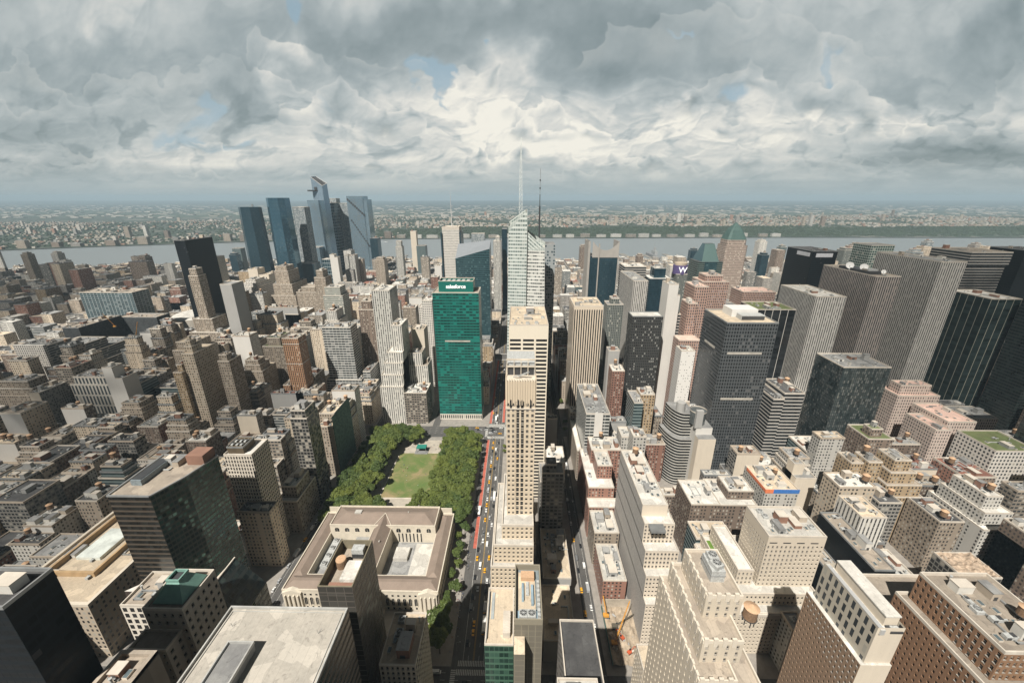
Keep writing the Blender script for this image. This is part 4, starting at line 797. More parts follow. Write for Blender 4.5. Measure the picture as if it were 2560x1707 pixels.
# ---- lower right
hero('roofa', 'office_building', 'low long building with white membrane roof split by dark alleys', OB, 'blankg', [(18, 40, 190, 232, 20), (20, 42, 236, 286, 22)], 'cream', cl=4, fans=1)
hero('roofb', 'office_building', 'charcoal roofed block cut off by the bottom edge', OB, 'grey', [(20, 36, 108, 137, 113)], 'dark', cl=0)
hero('roofc', 'office_building', 'white roofed block with rusty stair marks at the bottom edge', OB, 'blankg', [(16, 32, 94, 107.5, 121)], 'white', cl=3)
hero('shaded', 'hotel', 'dark grey stepped hotel shaded behind the tall cream shaft', HT, 'gloft', [(21, 39, 288, 302, 80), (24, 33, 290, 300, 87), (20, 42, 302.1, 330, 60)], 'grey', cl=2)
hero('shaded2', 'office_building', 'white roofed block with a pale pink end wall beyond the dark grey stepped hotel', OB, 'blankc', [(28, 46, 332, 360, 58)], 'white', cl=2)
hero('hotl', 'apartment_building', 'low brick building with white crowded roof behind the building pit', 'apartment block', 'red', [(66, 84, 233, 268, 24)], 'white', cl=5)
hero('terrb', 'apartment_building', 'brown terraced block with a small green skylight behind the crowded white roof', 'apartment block', 'tan', [(65, 86, 270, 296, 34)], 'white', cl=3)
# ---- lower left
hero('lowl1', 'office_building', 'tan block with a huge round tank beside the street at far left', OB, 'tan', [(-392, -372, 284, 305, 48)], 'dark', cl=2, tanks=2)
hero('blackl', 'office_tower', 'black tower filling the lower left corner', OT, 'black', [(-184, -145, 80, 93, 192)], 'dark', cl=2, short='the black corner tower')
hero('winl', 'office_building', 'tan building of square dark windows above the lower left corner', OB, 'wgrid', [(-183, -166, 132, 150, 124)], 'tan', cl=1)
# ---------------------------------------------------------------- hand built landmarks
def begin(key, name, label, cat, x0, x1, y0, y1, top, short=None, foots=None, zero=False):
    cx, cy = ((x0+x1)/2, (y0+y1)/2) if not zero else (0, 0)
    root = empty(name, (cx, cy, .15)); tag(root, label, cat); HERO[key] = (root, x0, x1, y0, y1, top, short)
    for f_ in (foots or [(x0, x1, y0, y1)]): FOOT.append(f_)
    return root, cx, cy
def rel(P, cx, cy): return [(a-cx, b-cy) for a, b in P]
def loft(g, A, Bq, z0, z1, bay, fl, mi=0):   # walls between two outlines at two heights
    g.walls(A, z0, z1, bay, fl, mi, None, Bq)
# --- spired faceted glass tower
r, cx, cy = begin('bofa', 'office_tower', 'faceted pale glass tower with a tall lattice spire, two leaning crystalline halves', OT, -17, 36, 497, 560, 288, 'the spired glass tower')
mg, mw = ST['bofa'][0], ST['bofaw'][0]
Bl = [(-17, 500), (8, 497), (8, 540), (-17, 545)]; Tl = [(-13, 506), (9.5, 503), (9.5, 536), (-13, 540)]
g = G(); loft(g, rel(Bl, cx, cy), rel(Tl, cx, cy), 0, 262, 3, 4.2, 0)
q = rel(Tl, cx, cy); zz = (262, 262, 282, 276); tops = (268, 288, 288, 272)
for i in range(4): a, b_ = q[i], q[(i+1) % 4]; g.quad([(*a, 262), (*b_, 262), (*b_, tops[(i+1) % 4]), (*a, tops[i])], [(0, 0), (8, 0), (8, 5), (0, 5)], 0)
g.quad([(*p, 266) for p in q], None, 1); g.obj('west_half', [mg, RF['white']], r)
Br = [(8.2, 499), (36, 499), (36, 560), (8.2, 556)]; Tr = [(10.0, 505), (31, 501), (34, 545), (10.0, 545)]
g = G(); loft(g, rel(Br, cx, cy), rel(Tr, cx, cy), 0, 240, 3, 4.2, 0); q = rel(Tr, cx, cy); tops = (262, 244, 246, 262)
for i in range(4): a, b_ = q[i], q[(i+1) % 4]; g.quad([(*a, 240), (*b_, 240), (*b_, tops[(i+1) % 4]), (*a, tops[i])], [(0, 0), (8, 0), (8, 5), (0, 5)], 2)
g.quad([(*p, 242) for p in q], None, 1); g.obj('east_half', [mw, RF['white'], mg], r)
g = G()
for k, (z0, z1, w0, w1) in enumerate([(262, 300, 2.0, 1.7), (300, 335, 1.7, 1.1), (335, 366, 1.1, .25)]):
    n_ = 7
    for i in range(n_):
        a, b_ = z0+(z1-z0)*i/n_, z0+(z1-z0)*(i+1)/n_; wa, wb = w0+(w1-w0)*i/n_, w0+(w1-w0)*(i+1)/n_
        for sx, sy, tx, ty in ((-1, -1, 1, -1), (1, -1, 1, 1), (1, 1, -1, 1), (-1, 1, -1, -1)):
            g.beam((sx*wa, sy*wa, a), (sx*wb, sy*wb, b_), .28); g.beam((sx*wa, sy*wa, a), (tx*wb, ty*wb, b_), .22); g.beam((sx*wa, sy*wa, a), (tx*wa, ty*wa, a), .18)
g.obj('lattice_spire', plain('spire_white', (.66, .70, .68), .4), r, (-8, -10, 0))
# --- antenna tower behind it
r, cx, cy = begin('conde', 'office_tower', 'grey tower mostly hidden behind the spired glass tower, thick black antenna on its roof', OT, 6, 50, 572, 610, 230)
g = G(); g.walls(rect(-22, 22, -19, 19), 0, 240, 3, 4); g.cap(rect(-22, 22, -19, 19), 240, 1); g.obj('wall', [ST['eugene'][0], RF['grey']], r)
g = G(); g.cyl(0, 0, 1.1, 240, 290, 8); g.cyl(0, 0, .5, 290, 305, 8, 0); g.cyl(0, 0, .28, 305, 338, 6, 1)
for z_ in (286, 312, 322): g.cyl(0, 0, .9, z_, z_+2.0, 8, 0)
g.obj('antenna', [DARKM, STEEL], r, (0, 0, 0))
# --- slanted teal tower
r, cx, cy = begin('tst', 'office_tower', 'dark teal glass tower with a slanting grey metal top', OT, -121, -56, 775, 820, 210, 'the slanted teal tower')
P = rel(rect(-121, -56, 775, 820), cx, cy); g = G(); g.walls(P, 0, 191, 3, 4, 0); q = P; tp = (192, 210, 222, 214)
for i in range(4): a, b_ = q[i], q[(i+1) % 4]; g.quad([(*a, 191), (*b_, 191), (*b_, tp[(i+1) % 4] if i != 0 else 210), (*a, tp[i])], [(0, 0), (20, 0), (20, 4), (0, 1)], 0)
g.obj('wall', [ST['tst'][0]], r); g = G(); g.quad([(*q[i], tp[i]) for i in range(4)]); g.obj('slanted_roof', plain('slant_metal', (.23, .25, .27), .5, .05), r)
# --- river cluster
def taper(key, label, x0, x1, y0, y1, top, st, dx=(0, 0), dy=(0, 0), tz=None, cut=None):
    r, cx, cy = begin(key, 'office_tower', label, OT, x0, x1, y0, y1, top); P = rel(rect(x0, x1, y0, y1), cx, cy)
    if cut: c_ = cut; P = [(P[0][0]+c_, P[0][1]), (P[1][0]-c_, P[1][1]), (P[1][0], P[1][1]+c_), (P[2][0], P[2][1]-c_), (P[2][0]-c_, P[2][1]), (P[3][0]+c_, P[3][1]), (P[3][0], P[3][1]-c_), (P[0][0], P[0][1]+c_)]
    Q = [(a+(dx[0] if a < 0 else dx[1]), b_+(dy[0] if b_ < 0 else dy[1])) for a, b_ in P]
    g = G(); g.walls(P, 0, top, 3, 4, 0, None, Q); g.cap(Q, top-2, 1); g.obj('wall', [ST[st][0], RF['grey']], r); return r, cx, cy
taper('omw', 'tall smooth blue mirror tower, taller right one of a pair', -806, -741, 1330, 1395, 299, 'blueg', (3, -3), (3, -3), cut=14)
taper('tmw', 'dark blue faceted tower, lower left one of a pair', -905, -831, 1330, 1390, 271, 'blued', (4, -4), (4, -4), cut=18)
r, cx, cy = taper('hy10', 'pale sky coloured glass tower under the pointed observation tower', -801, -754, 1600, 1650, 290, 'palebl', (2, -3))
r, cx, cy = begin('hy30', 'office_tower', 'pointed glass tower with a triangular observation deck jutting out near its top', OT, -806, -758, 1656, 1710, 387)
P = rel(rect(-806, -758, 1656, 1710), cx, cy); Q = rel(rect(-801, -761, 1660, 1705), cx, cy); g = G(); g.walls(P, 0, 335, 3, 4, 0, None, Q); tp = (374, 342, 352, 378)
for i in range(4): a, b_ = Q[i], Q[(i+1) % 4]; g.quad([(*a, 335), (*b_, 335), (*b_, tp[(i+1) % 4]), (*a, tp[i])], [(0, 0), (14, 0), (14, 9), (0, 9)], 0)
g.obj('wall', [F('banded_sky_glass', (.30, .36, .40), (.18, .27, .36), 1, .7, blind=0, rg=.1, met=.6, tilt=.02)], r)
g = G()
for i in range(4): g.beam((*Q[i], tp[i]), (*Q[(i+1) % 4], tp[(i+1) % 4]), .9)
g.quad([(*Q[i], tp[i]-2) for i in range(4)], None, 1); g.obj('crown_frame', [plain('crown_white', (.7, .7, .68), .5), RF['dark']], r)
g = G(); dk = [(-18, -22), (-38, -26), (-24, -40), (2, -23)]; g.prism(dk, 322, 327); g.quad([(*p, 322) for p in dk[::-1]]); g.box(-10, 0, -26, -22, 328, 338); g.obj('observation_deck', DARKM, r)
r, cx, cy = begin('spiral', 'office_tower', 'notched river tower whose terraces wind around it in dark steps', OT, -689, -610, 1700, 1760, 305)
g = G(); g.walls(rect(-39.5, 25, -30, 30), 0, 305, 3, 4, 0); g.cap(rect(-39.5, 25, -30, 30), 303, 1); g.walls(rect(25, 39.5, -28, 30), 0, 292, 2.5, 4, 0); g.cap(rect(25, 39.5, -28, 30), 292, 1)
g.obj('wall', [ST['palebl'][0], RF['grey']], r); g = G()
for k in range(10): g.box(-39+k*6.6, -39+(k+1)*6.6, -31.2, -30, 296-k*6.5-7, 296-k*6.5)
for k in range(12): g.box(-32+k*5.4, -32+(k+1)*5.4, -31.2, -30, 215-k*9-5, 215-k*9)
g.obj('stepped_terrace', DARKM, r)
# --- tower fronts on the right: green glass pyramid, copper dome, black curved fin tower
r, cx, cy = begin('dgp', 'office_tower', 'dark green tower with a glass pyramid roof and white banded shoulders', OT, 340, 386, 780, 825, 222)
g = G(); g.walls(rect(-23, 23, -22, 22), 0, 186, 3, 4, 1); g.walls(rect(-11, 12, -23.5, 22), 0, 186, 3, 4, 0); g.cap(rect(-23, 23, -22, 22), 186, 3)
g.quad([(-16, -20, 186), (16, -20, 186), (9, -6, 218), (-9, -6, 218)], None, 2); g.quad([(16, -20, 186), (18, 20, 186), (9, 6, 218), (9, -6, 218)], None, 0); g.quad([(18, 20, 186), (-18, 20, 186), (-9, 6, 218), (9, 6, 218)], None, 0); g.quad([(-18, 20, 186), (-16, -20, 186), (-9, -6, 218), (-9, 6, 218)], None, 0); g.quad([(-9, -6, 218), (9, -6, 218), (9, 6, 218), (-9, 6, 218)], None, 3)
g.obj('wall', [ST['tst'][0], ST['greenb'][0], plain('pyramid_glass', (.14, .22, .21), .2, .05, metal=.3), RF['dark']], r)
r, cx, cy = begin('wwp', 'office_tower', 'stone tower crowned by a domed copper green roof', OT, 506, 559, 1020, 1070, 250, 'the domed copper roof tower')
oc = lambda a, c_: [(-a+c_, -a), (a-c_, -a), (a, -a+c_), (a, a-c_), (a-c_, a), (-a+c_, a), (-a, a-c_), (-a, -a+c_)]
g = G(); g.walls(oc(26, 4), 0, 190, 3, 4, 0); g.walls(oc(23, 5), 190, 203, 3, 6, 0); g.obj('wall', [F('pinkish_stone_piers', (.42, .335, .28), (.03, .03, .03), .45, .6, blind=.1)], r)
g = G(); g.walls(oc(23, 5), 203, 226, 3, 4, 0, None, oc(14, 3.5)); g.walls(oc(14, 3.5), 226, 243, 3, 4, 0, None, oc(1, .2)); g.obj('roof', plain('copper_verdigris', (.055, .105, .095), .6, .15), r)
r, cx, cy = begin('finb', 'office_tower', 'black glass tower between pale pointed fins, scooped white crown', OT, 126, 182, 755, 800, 226, 'the scooped crown tower')
g = G(); g.walls(rect(-24, 27, -21, 21), 0, 200, 1.6, 4, 0); g.cap(rect(-24, 27, -21, 21), 200, 1); g.obj('wall', [ST['dchunk' if 0 else 'blued'][0], RF['grey']], r)
g = G(); g.walls(rect(-28, -24, -22, 22), 0, 226, 8, 300, 0); g.cap(rect(-28, -24, -22, 22), 222, 0); g.box(-9, -7, -23, -21, 0, 222, 0)
n_ = 10
for i in range(n_):
    a, b_ = -20+i*4.8, -20+(i+1)*4.8; f_ = lambda x: 210+16*((x-4)/24.)**2
    g.quad([(a, -21.6, 197), (b_, -21.6, 197), (b_, -21.6, f_(b_)), (a, -21.6, f_(a))]); g.quad([(b_, -20.8, 197), (a, -20.8, 197), (a, -20.8, f_(a)), (b_, -20.8, f_(b_))]); g.quad([(a, -21.6, f_(a)), (b_, -21.6, f_(b_)), (b_, -20.8, f_(b_)), (a, -20.8, f_(a))])
g.box(26.8, 28, -22, 22, 0, 226); g.obj('stone_fin', plain('grey_fin_stone', (.36, .34, .31), .8, .08), r)
# rooftop dishes on the brown finned slab, signs on the black signed slab and the drum
r = HERO['mcgraw'][0]; cx, cy = r.location.x, r.location.y
for (x, y, s_) in ((448, 560, 4.6), (455, 545, 4.6), (462, 522, 2.6)):
    g = G()
    for k in range(3):
        ra, rb_ = s_*k/3, s_*(k+1)/3; n_ = 14
        for i in range(n_):
            t0, t1 = i*2*math.pi/n_, (i+1)*2*math.pi/n_; q = lambda rr, t: (rr*math.cos(t), -.16*rr*rr/s_-0, rr*math.sin(t))
            g.quad([q(ra, t0), q(rb_, t0), q(rb_, t1), q(ra, t1)])
    o = g.obj('satellite_dish', plain('dish_white', (.7, .7, .68), .5, .05), r, (x-cx, y-cy, 208+s_+2)); o.rotation_euler = (R(-25), 0, R(-30)); g = G(); g.cyl(0, 0, .5, -s_-2, 0, 6); g.obj('dish_mount', STEEL, o)
rb(r, 'plant_deck', [DARKM, GEAR], lambda g: (g.box(-12, 4, -30, 22, 208, 212, 0), g.box(-10, 2, -26, -18, 212, 214, 1)), (0, 0, 0))
r = HERO['astor'][0]; rb(r, 'roof_sign', [plain('sign_pale', (.62, .63, .66), .6, .12, .3)], lambda g: (g.box(-16, 14, -38, -37.5, 198, 205), g.box(-22.6, -22.0, -30, 6, 198, 205)))
r = HERO['whotel'][0]; g = G(); g.cyl(0, 0, 13, 168, 184, 20, 0); g.cyl(0, 0, 11, 184, 188, 20, 1); g.obj('sign_drum', [plain('sign_purple', (.10, .075, .19), .6, .1), RF['cream']], r)
lettering('sign_letter', 'W', 15, .4, lm, r, (0, -13.6, 176))
# --- curved zebra tower
r, cx, cy = begin('zebra', 'apartment_tower', 'curved tower striped by black glass and pale bands, round glass ring on top', AT, 165, 203, 360, 398, 98, 'the curved zebra tower')
def arc(x0, x1, y0, y1, n=8):
    w_ = x1-x0; d = y1-y0; return [(x0+w_*(1-math.cos(i*math.pi/2/n))*1.0 if 0 else x0+(1-math.cos(i*math.pi/2/n))*w_*.55, y1-d*math.sin(i*math.pi/2/n)) for i in range(n+1)]+[(x1, y0), (x1, y1)]
A1 = rel(arc(165, 187, 382, 408), cx, cy); A2 = rel(arc(161, 186, 376, 408), cx, cy)
g = G(); g.walls(A1, 0, 86, 3, 3.5, 0); g.cap(A1, 86, 1); g.walls(A2, 0, 58, 3, 3.5, 0); g.cap(A2, 58, 1); g.obj('wall', [ST['zebra'][0], RF['grey']], r)
g = G(); g.walls(rect(1.2, 18, -9, 12), 0, 76, 4, 3.5, 0); g.cap(rect(1.2, 18, -9, 12), 76, 2); g.walls(rect(1, 19, -17.5, -9), 0, 68, 4, 3.5, 1); g.cap(rect(1, 19, -17.5, -9), 68, 2); g.obj('service_tower', [ST['blankw'][0], ST['blankc'][0], RF['grey']], r)
rb(r, 'roof_drum', [ST['blankg'][0], RF['tan'], plain('drum_glass', (.10, .11, .11), .15), TRIM], lambda g: (g.cyl(-10, 10, 4.6, 86, 96, 16, 0), g.cyl(6, 3, 8, 76, 90, 22, 2), g.cyl(6, 3, 8.5, 90, 91.2, 22, 3, cap=False), g.box(-1, 6, -9.6, -6, 76, 96, 0)))
# --- tall cream shaft by the wide street (punched walls)
cs = F('cream_limestone', (.62, .525, .40), (.02, .02, .02), .02, .02, blind=0, var=.07)
r, cx, cy = begin('fifth500', 'office_tower', 'tall cream limestone shaft with gothic crown and stepped shoulders beside the wide street', OT, -17, 12, 188, 252, 214, 'the tall cream shaft')
fs = []
def tier(x0, x1, y0, y1, z0, z1, bay=2.75, fl=3.62, wf=.47, hf=.52, skip=''):
    P = rel(rect(x0, x1, y0, y1), cx, cy)
    for i in range(4):
        if str(i) in skip: continue
        a, b_ = P[i], P[(i+1) % 4]; fs.append((*a, *b_, z0, z1, max(1, round(math.dist(a, b_)/bay)), max(1, round((z1-z0)/fl)), wf, hf))
tier(-17, 10, 188, 252, 0, 68); tier(-16.6, 10, 190, 252, 68, 85); tier(-14.8, 10, 194, 252, 85, 98); tier(-10, 10, 200, 250, 98, 108)
# shaft: pairs of windows at each side, two dark window columns between
zt = 190
for (xa, xb, n_) in ((-7, -1.6, 2), (3.9, 9.9, 2)): fs.append((xa-cx, 210-cy, xb-cx, 210-cy, 108, zt, n_, 23, .5, .5))
fs.append((-1.6-cx, 210.25-cy, 3.9-cx, 210.25-cy, 108, zt, 2, 23, .62, .88)); tier(-7, 9.9, 210, 240, 108, zt, skip='0')
punched(r, fs, cs, limit=100)
g = G()
for (a, b_, c_, d_, z) in ((-17, 10, 188, 252, 68), (-16.6, 10, 190, 252, 85), (-14.8, 10, 194, 252, 98), (-10, 10, 200, 250, 108)): g.cap(rel(rect(a, b_, c_, d_), cx, cy), z, 0); g.rim(a-cx, b_-cx, c_-cy, d_-cy, z, 1.3, .7, 1)
g.obj('roof', [RF['white'], TRIM], r)
g = G(); x0, x1, y0, y1 = -7-cx, 9.9-cx, 210-cy, 240-cy
g.box(x0, x1, y0, y1, 190, 203, 0)
for k in range(12):
    xk = x0+.4+k*(x1-x0-.8)/11; g.box(xk-.22, xk+.22, y0-.45, y0, 188, 204.6, 0)
for k in range(16): yk = y0+.4+k*(y1-y0-.8)/15; g.box(x1, x1+.45, yk-.22, yk+.22, 188, 204.6, 0); g.box(x0-.45, x0, yk-.22, yk+.22, 188, 204.6, 0)
for (xk, w_) in ((x0+2.7, .55), (x0+6.9, .7), (x0+9.2, .7), (x1-2.7, .55)): g.box(xk-w_, xk+w_, y0-.2, y0-.05, 185.4, 190.5, 1); g.quad([(xk-w_, y0-.2, 190.5), (xk+w_, y0-.2, 190.5), (xk, y0-.2, 191.8)], None, 1)
g.rim(x0-.4, x1+.4, y0-.4, y1+.4, 185, .9, .8, 2); g.obj('gothic_crown', [cs, PANES[0], TRIM], r)
rb(r, 'roof_frame', [plain('frame_cream', (.58, .52, .43), .8), DARKM, GEAR], lambda g: (
    g.cap(rect(x0, x1, y0, y1), 203.05, 0), [g.beam((x0+.3+k*(x1-x0-.6)/4, y0+8, 203), (x0+.3+k*(x1-x0-.6)/4, y0+8, 213.5), .35, 0) for k in range(5)],
    g.box(x0, x1, y0+7.6, y0+8.3, 212.6, 213.6, 0), g.box(x0, x1, y0+7.6, y0+8.3, 208.4, 209.2, 0), g.box(x0, x1, y0+9, y1, 203, 210, 2), g.box(x0+1, x1-1, y0+8.6, y0+8.9, 203, 208, 1), g.beam((x0+7, y0+6, 203.5), (x0+13, y0+2, 208), .5, 2), g.beam((x0+4, y0+5, 203.5), (x0+8, y0+2, 206), .3, 2)))
# --- the two part building at the bottom with machines in a sunken roof
r, cx, cy = begin('blueb', 'office_building', 'olive grey tower with sunken blue machine deck and twin fans at the bottom edge', OB, -1.2, 11.5, 129, 158, 125, 'the machine roofed olive tower')
g = G(); g.walls(rect(-6.35, 6.35, -14.5, 14.5), 0, 120.9, 3.2, 3.6); g.obj('wall', [F('olive_panels', (.25, .225, .17), (.16, .145, .115), .9, .93, blind=0, rg=.6, var=.05, gvar=.05)], r)
g = G(); g.cap(rect(-6.35, 6.35, -14.5, 14.5), 121, 0); g.rim(-6.35, 6.35, -14.5, 14.5, 121, 3.4, .6, 1); g.obj('roof', [plain('deck_blue_grey', (.20, .235, .25), .6, .2, .8), F('olive_panels', (0, 0, 0))], r)
for x_ in (-2.3, 1.5):
    o = put('cooling_fan', FAN, r, (x_, -10.4, 121.2), 0, 1.1)
rb(r, 'machine_deck', [plain('duct_blue', (.25, .34, .40), .5), TANKTOP, GEAR, RF['cream']], lambda g: (g.box(-4.6, 3.6, -8, 12, 121, 121.6, 3), g.box(-3.4, 3.2, 7, 11, 121.6, 124, 1), g.box(-3, -2, -4, 5, 121.6, 123, 0), g.box(1.5, 2.6, -6, 4, 121.6, 123.2, 0), g.box(-1, .5, -1, 6, 121.6, 122.6, 2), g.box(-5.2, 4.2, -12.6, -8.2, 121, 121.5, 0), [g.box(4.3, 5.6, -14+k*2.4, -12.6+k*2.4, 121, 123, 2) for k in range(9)]))
r, cx, cy = begin('greenb', 'office_building', 'green glass fronted building with flat cream roof at the street corner, bottom edge', OB, -15, -1.5, 129, 158, 108)
g = G(); g.walls(rect(-6.75, 6.7, -14.5, 14.5), 0, 107, 2.4, 4.0); g.obj('wall', [ST['glband'][0]], r); g = G(); g.cap(rect(-6.75, 6.7, -14.5, 14.5), 107, 0); g.rim(-6.75, 6.7, -14.5, 14.5, 107, 1, .5, 1); g.obj('roof', [RF['cream'], TRIM], r)
rb(r, 'roof_hut', [TRIM, plain('skylight', (.35, .38, .38), .3), STEEL], lambda g: (g.box(1.6, 5, -11, 0, 107, 110.5, 0), [g.box(1.5, 5.1, -10.6+k*1.4, -10+k*1.4, 110.5, 110.7, 0) for k in range(7)], g.box(-4.6, -3.2, -2, 12, 107.1, 107.5, 1), g.box(-6.2, -5.8, -12, 12, 107, 108.6, 2)))
r, cx, cy = begin('greenb2', 'office_building', 'slim olive stair tower before the machine roofed olive tower', OB, -1.3, 3.5, 121, 128.8, 114)
g = G(); g.walls(rect(-2.4, 2.4, -3.9, 3.9), 0, 114, 3.2, 3.6); g.cap(rect(-2.4, 2.4, -3.9, 3.9), 114, 1); g.obj('wall', [F('olive_panels', (0, 0, 0)), RF['cream']], r)
# --- white stepped office with blank side
r, cx, cy = begin('wst', 'office_building', 'white stepped block of square dark windows with a long blank speckled side wall', OB, 88, 112, 203, 298, 97, 'the white stepped block')
wh = F('white_render', (.66, .58, .475), (.02, .02, .02), .02, .02, blind=0, var=.05); fs = []
tier(88, 106, 232, 298, 88, 97, 2.4, 4.4, .0001, .0001, skip='3'); tier(88, 109, 224, 298, 72, 88, 2.5, 3.5, .52, .5, skip='3'); tier(88, 111, 216, 298, 57, 72, 2.5, 3.6, .55, .52, skip='3'); tier(88, 112, 209, 298, 38, 57, 2.5, 3.6, .52, .5, skip='3'); tier(88, 112, 203, 298, 0, 38, 2.5, 3.6, .5, .5, skip='3')
punched(r, [f_ for f_ in fs if f_[8] > .01], wh, limit=100)
g = G(); q_ = rel(rect(88, 106, 232, 298), cx, cy)
for i_ in (0, 1, 2): a, b_ = q_[i_], q_[i_+1]; g.quad([(*a, 88), (*b_, 88), (*b_, 97), (*a, 97)], None, 1)
for (y0, z0, z1) in ((232, 88, 97), (224, 72, 88), (216, 57, 72), (209, 38, 57), (203, 0, 38)): a = [(88-cx, 298-cy), (88-cx, y0-cy)]; g.quad([(*a[0], z0), (*a[1], z0), (*a[1], z1), (*a[0], z1)], [(0, -z1/1.8), ((298-y0)/1.6, -z1/1.8), ((298-y0)/1.6, -z0/1.8), (0, -z0/1.8)][0:1]+[((298-y0)/1.6, z0/1.8), ((298-y0)/1.6, z1/1.8), (0, z1/1.8)], 0)
g.obj('side_wall', [ST['speck'][0], wh], r)
g = G()
for (x1, y0, z) in ((106, 232, 97), (109, 224, 88), (111, 216, 72), (112, 209, 57), (112, 203, 38)): g.cap(rel(rect(88, x1, y0, 298), cx, cy), z, 0); g.rim(88-cx, x1-cx, y0-cy, 298-cy, z, 1, .4, 1)
g.obj('roof', [RF['white'], TRIM], r); clutter(r, 89-cx, 105-cx, 240-cy, 296-cy, 97, 6, 1, random.Random(5), 4)
rb(r, 'roof_screen', [STEEL], lambda g: [g.box(-10, 0, -34.5+k*1.0, -34.1+k*1.0, 88.2, 90.4) for k in range(7)])
# --- large white limestone block with cornice podium
r, cx, cy = begin('cent', 'office_building', 'huge pale limestone block on a cornice podium with a square upper tower', OB, 143, 204, 198, 256, 90, 'the huge limestone block')
lime = F('pale_limestone', (.60, .53, .43), (.02, .02, .02), .02, .02, blind=0, var=.06); fs = []
tier(143, 204, 198, 256, 0, 38, 2.75, 3.6, .42, .48); tier(147, 204, 205, 256, 38, 47, 2.9, 3.6, .45, .5); tier(166, 204, 212, 240, 47, 84, 2.9, 3.7, .42, .48)
punched(r, fs, lime, limit=100)
fs = []; r2 = None
tier(152, 163, 213, 254, 47, 59, 2.9, 3.7, .42, .48); punched(r, fs, lime, limit=20)
for (a, b_, c_, d_, z) in ((143, 204, 198, 256, 38), (147, 204, 205, 256, 47), (152, 163, 213, 254, 59), (166, 204, 212, 240, 90)): g = G(); g.cap(rel(rect(a, b_, c_, d_), cx, cy), z, 0); g.rim(a-cx, b_-cx, c_-cy, d_-cy, z, 1.3, .8, 1); g.obj('roof', [RF['white'], TRIM], r)
g = G()
g.box(-31.2, 30.9, -29.7, -29.05, 36.4, 38.6, 1); g.box(-31.2, -30.55, -29, 29, 36.4, 38.6, 1)
for k in range(44): g.box(-30.9+k*1.4, -30.3+k*1.4, -29.6, -29.05, 35.3, 36.4, 1)
g.obj('cornice', [RF['white'], TRIM], r); g = G(); g.walls(rect(166-cx, 204-cx, 212-cy, 240-cy), 84, 90, 30, 30); 
for k in range(4): g.box(-6+k*9, -1+k*9, 212-cy-.12, 212-cy, 85.2, 86, 1)
g.obj('attic_wall', [lime, DARKM], r)
g = G(); g.cap(rect(-25.6, -22, 0, 24), 47.3); g.obj('green_roof', plain('sedum', (.11, .20, .03), .95, .2, .5), r)
clutter(r, 168-cx, 203-cx, 214-cy, 239-cy, 90, 4, 0, random.Random(8), 5)
# --- white square-grid tower by the park street
r, cx, cy = begin('wgr', 'office_tower', 'white tower gridded with square black windows, brown plant box on top', OT, -239, -216, 275, 298, 104, 'the white gridded tower')
fs = []; wg_ = F('white_concrete', (.66, .60, .51), (.02, .02, .02), .02, .02, blind=0, var=.04)
tier(-239, -216, 275, 298, 0, 104, 2.35, 3.62, .62, .70); punched(r, fs, wg_, limit=100)
g = G(); g.cap(rect(-11.5, 11.5, -11.5, 11.5), 104, 0); g.rim(-11.5, 11.5, -11.5, 11.5, 104, 1.5, .5, 1); g.box(-9.5, 3.5, -8.5, 6.5, 104, 110, 2); g.rim(-9.8, 3.8, -8.8, 6.8, 109.4, 1.3, .4, 3); g.obj('roof', [RF['white'], TRIM, plain('plant_brown', (.10, .075, .045), .8), STEEL], r)
for x_, y_ in ((-6.5, -5), (-2.5, -5), (1, -5), (-6.5, 0), (-2.5, 0), (1, 0)): put('air_handler', HVAC, r, (x_, y_, 110), 1.5, .75)
# --- bronze banded office with mirror glass side, chamfered plan
r, cx, cy = begin('hsbc', 'office_tower', 'bronze banded tower with a mirror glass side and tan gravel roof, lower left', OT, -258, -214, 203, 248, 125, 'the bronze banded tower')
P = rel([(-258, 203), (-231, 203), (-223, 222), (-218, 246), (-258, 246)], cx, cy)
g = G(); g.walls(P, 0, 125, 2.5, 3.9, 0, [0, 1, 1, 0, 0]); g.obj('wall', [ST['hsbc'][0], ST['hsbcn'][0]], r); g = G(); g.cap(P, 124.6, 0)
for i in range(5): g.beam((*P[i], 125.1), (*P[(i+1) % 5], 125.1), .7, 1)
g.obj('roof', [RF['tan'], STEEL], r); clutter(r, -20, 2, 2, 20, 124.6, 2, 0, random.Random(3))
rb(r, 'cooling_plant', [plain('plant_blue_grey', (.20, .24, .26), .5, .3, 1), DARKM, BULK[3]], lambda g: (g.box(-16, -9, -12, 12, 124.6, 128.5, 0), g.box(-15.5, -9.5, -11, 11, 128.5, 128.9, 1), g.box(4, 16, 10, 21, 124.6, 132, 2)))
r, cx, cy = begin('louv', 'office_building', 'low dark louvred block with triangular pale roof at the foot of the bronze banded tower', OB, -258, -228, 188, 202, 60)
P = rel([(-256, 190), (-228, 190), (-231, 202.5), (-242, 202.5)], cx, cy); g = G(); g.walls(P, 0, 60, 3, 1.0, 0); g.cap(P, 60, 1); g.obj('wall', [ST['louvre'][0], RF['white']], r)
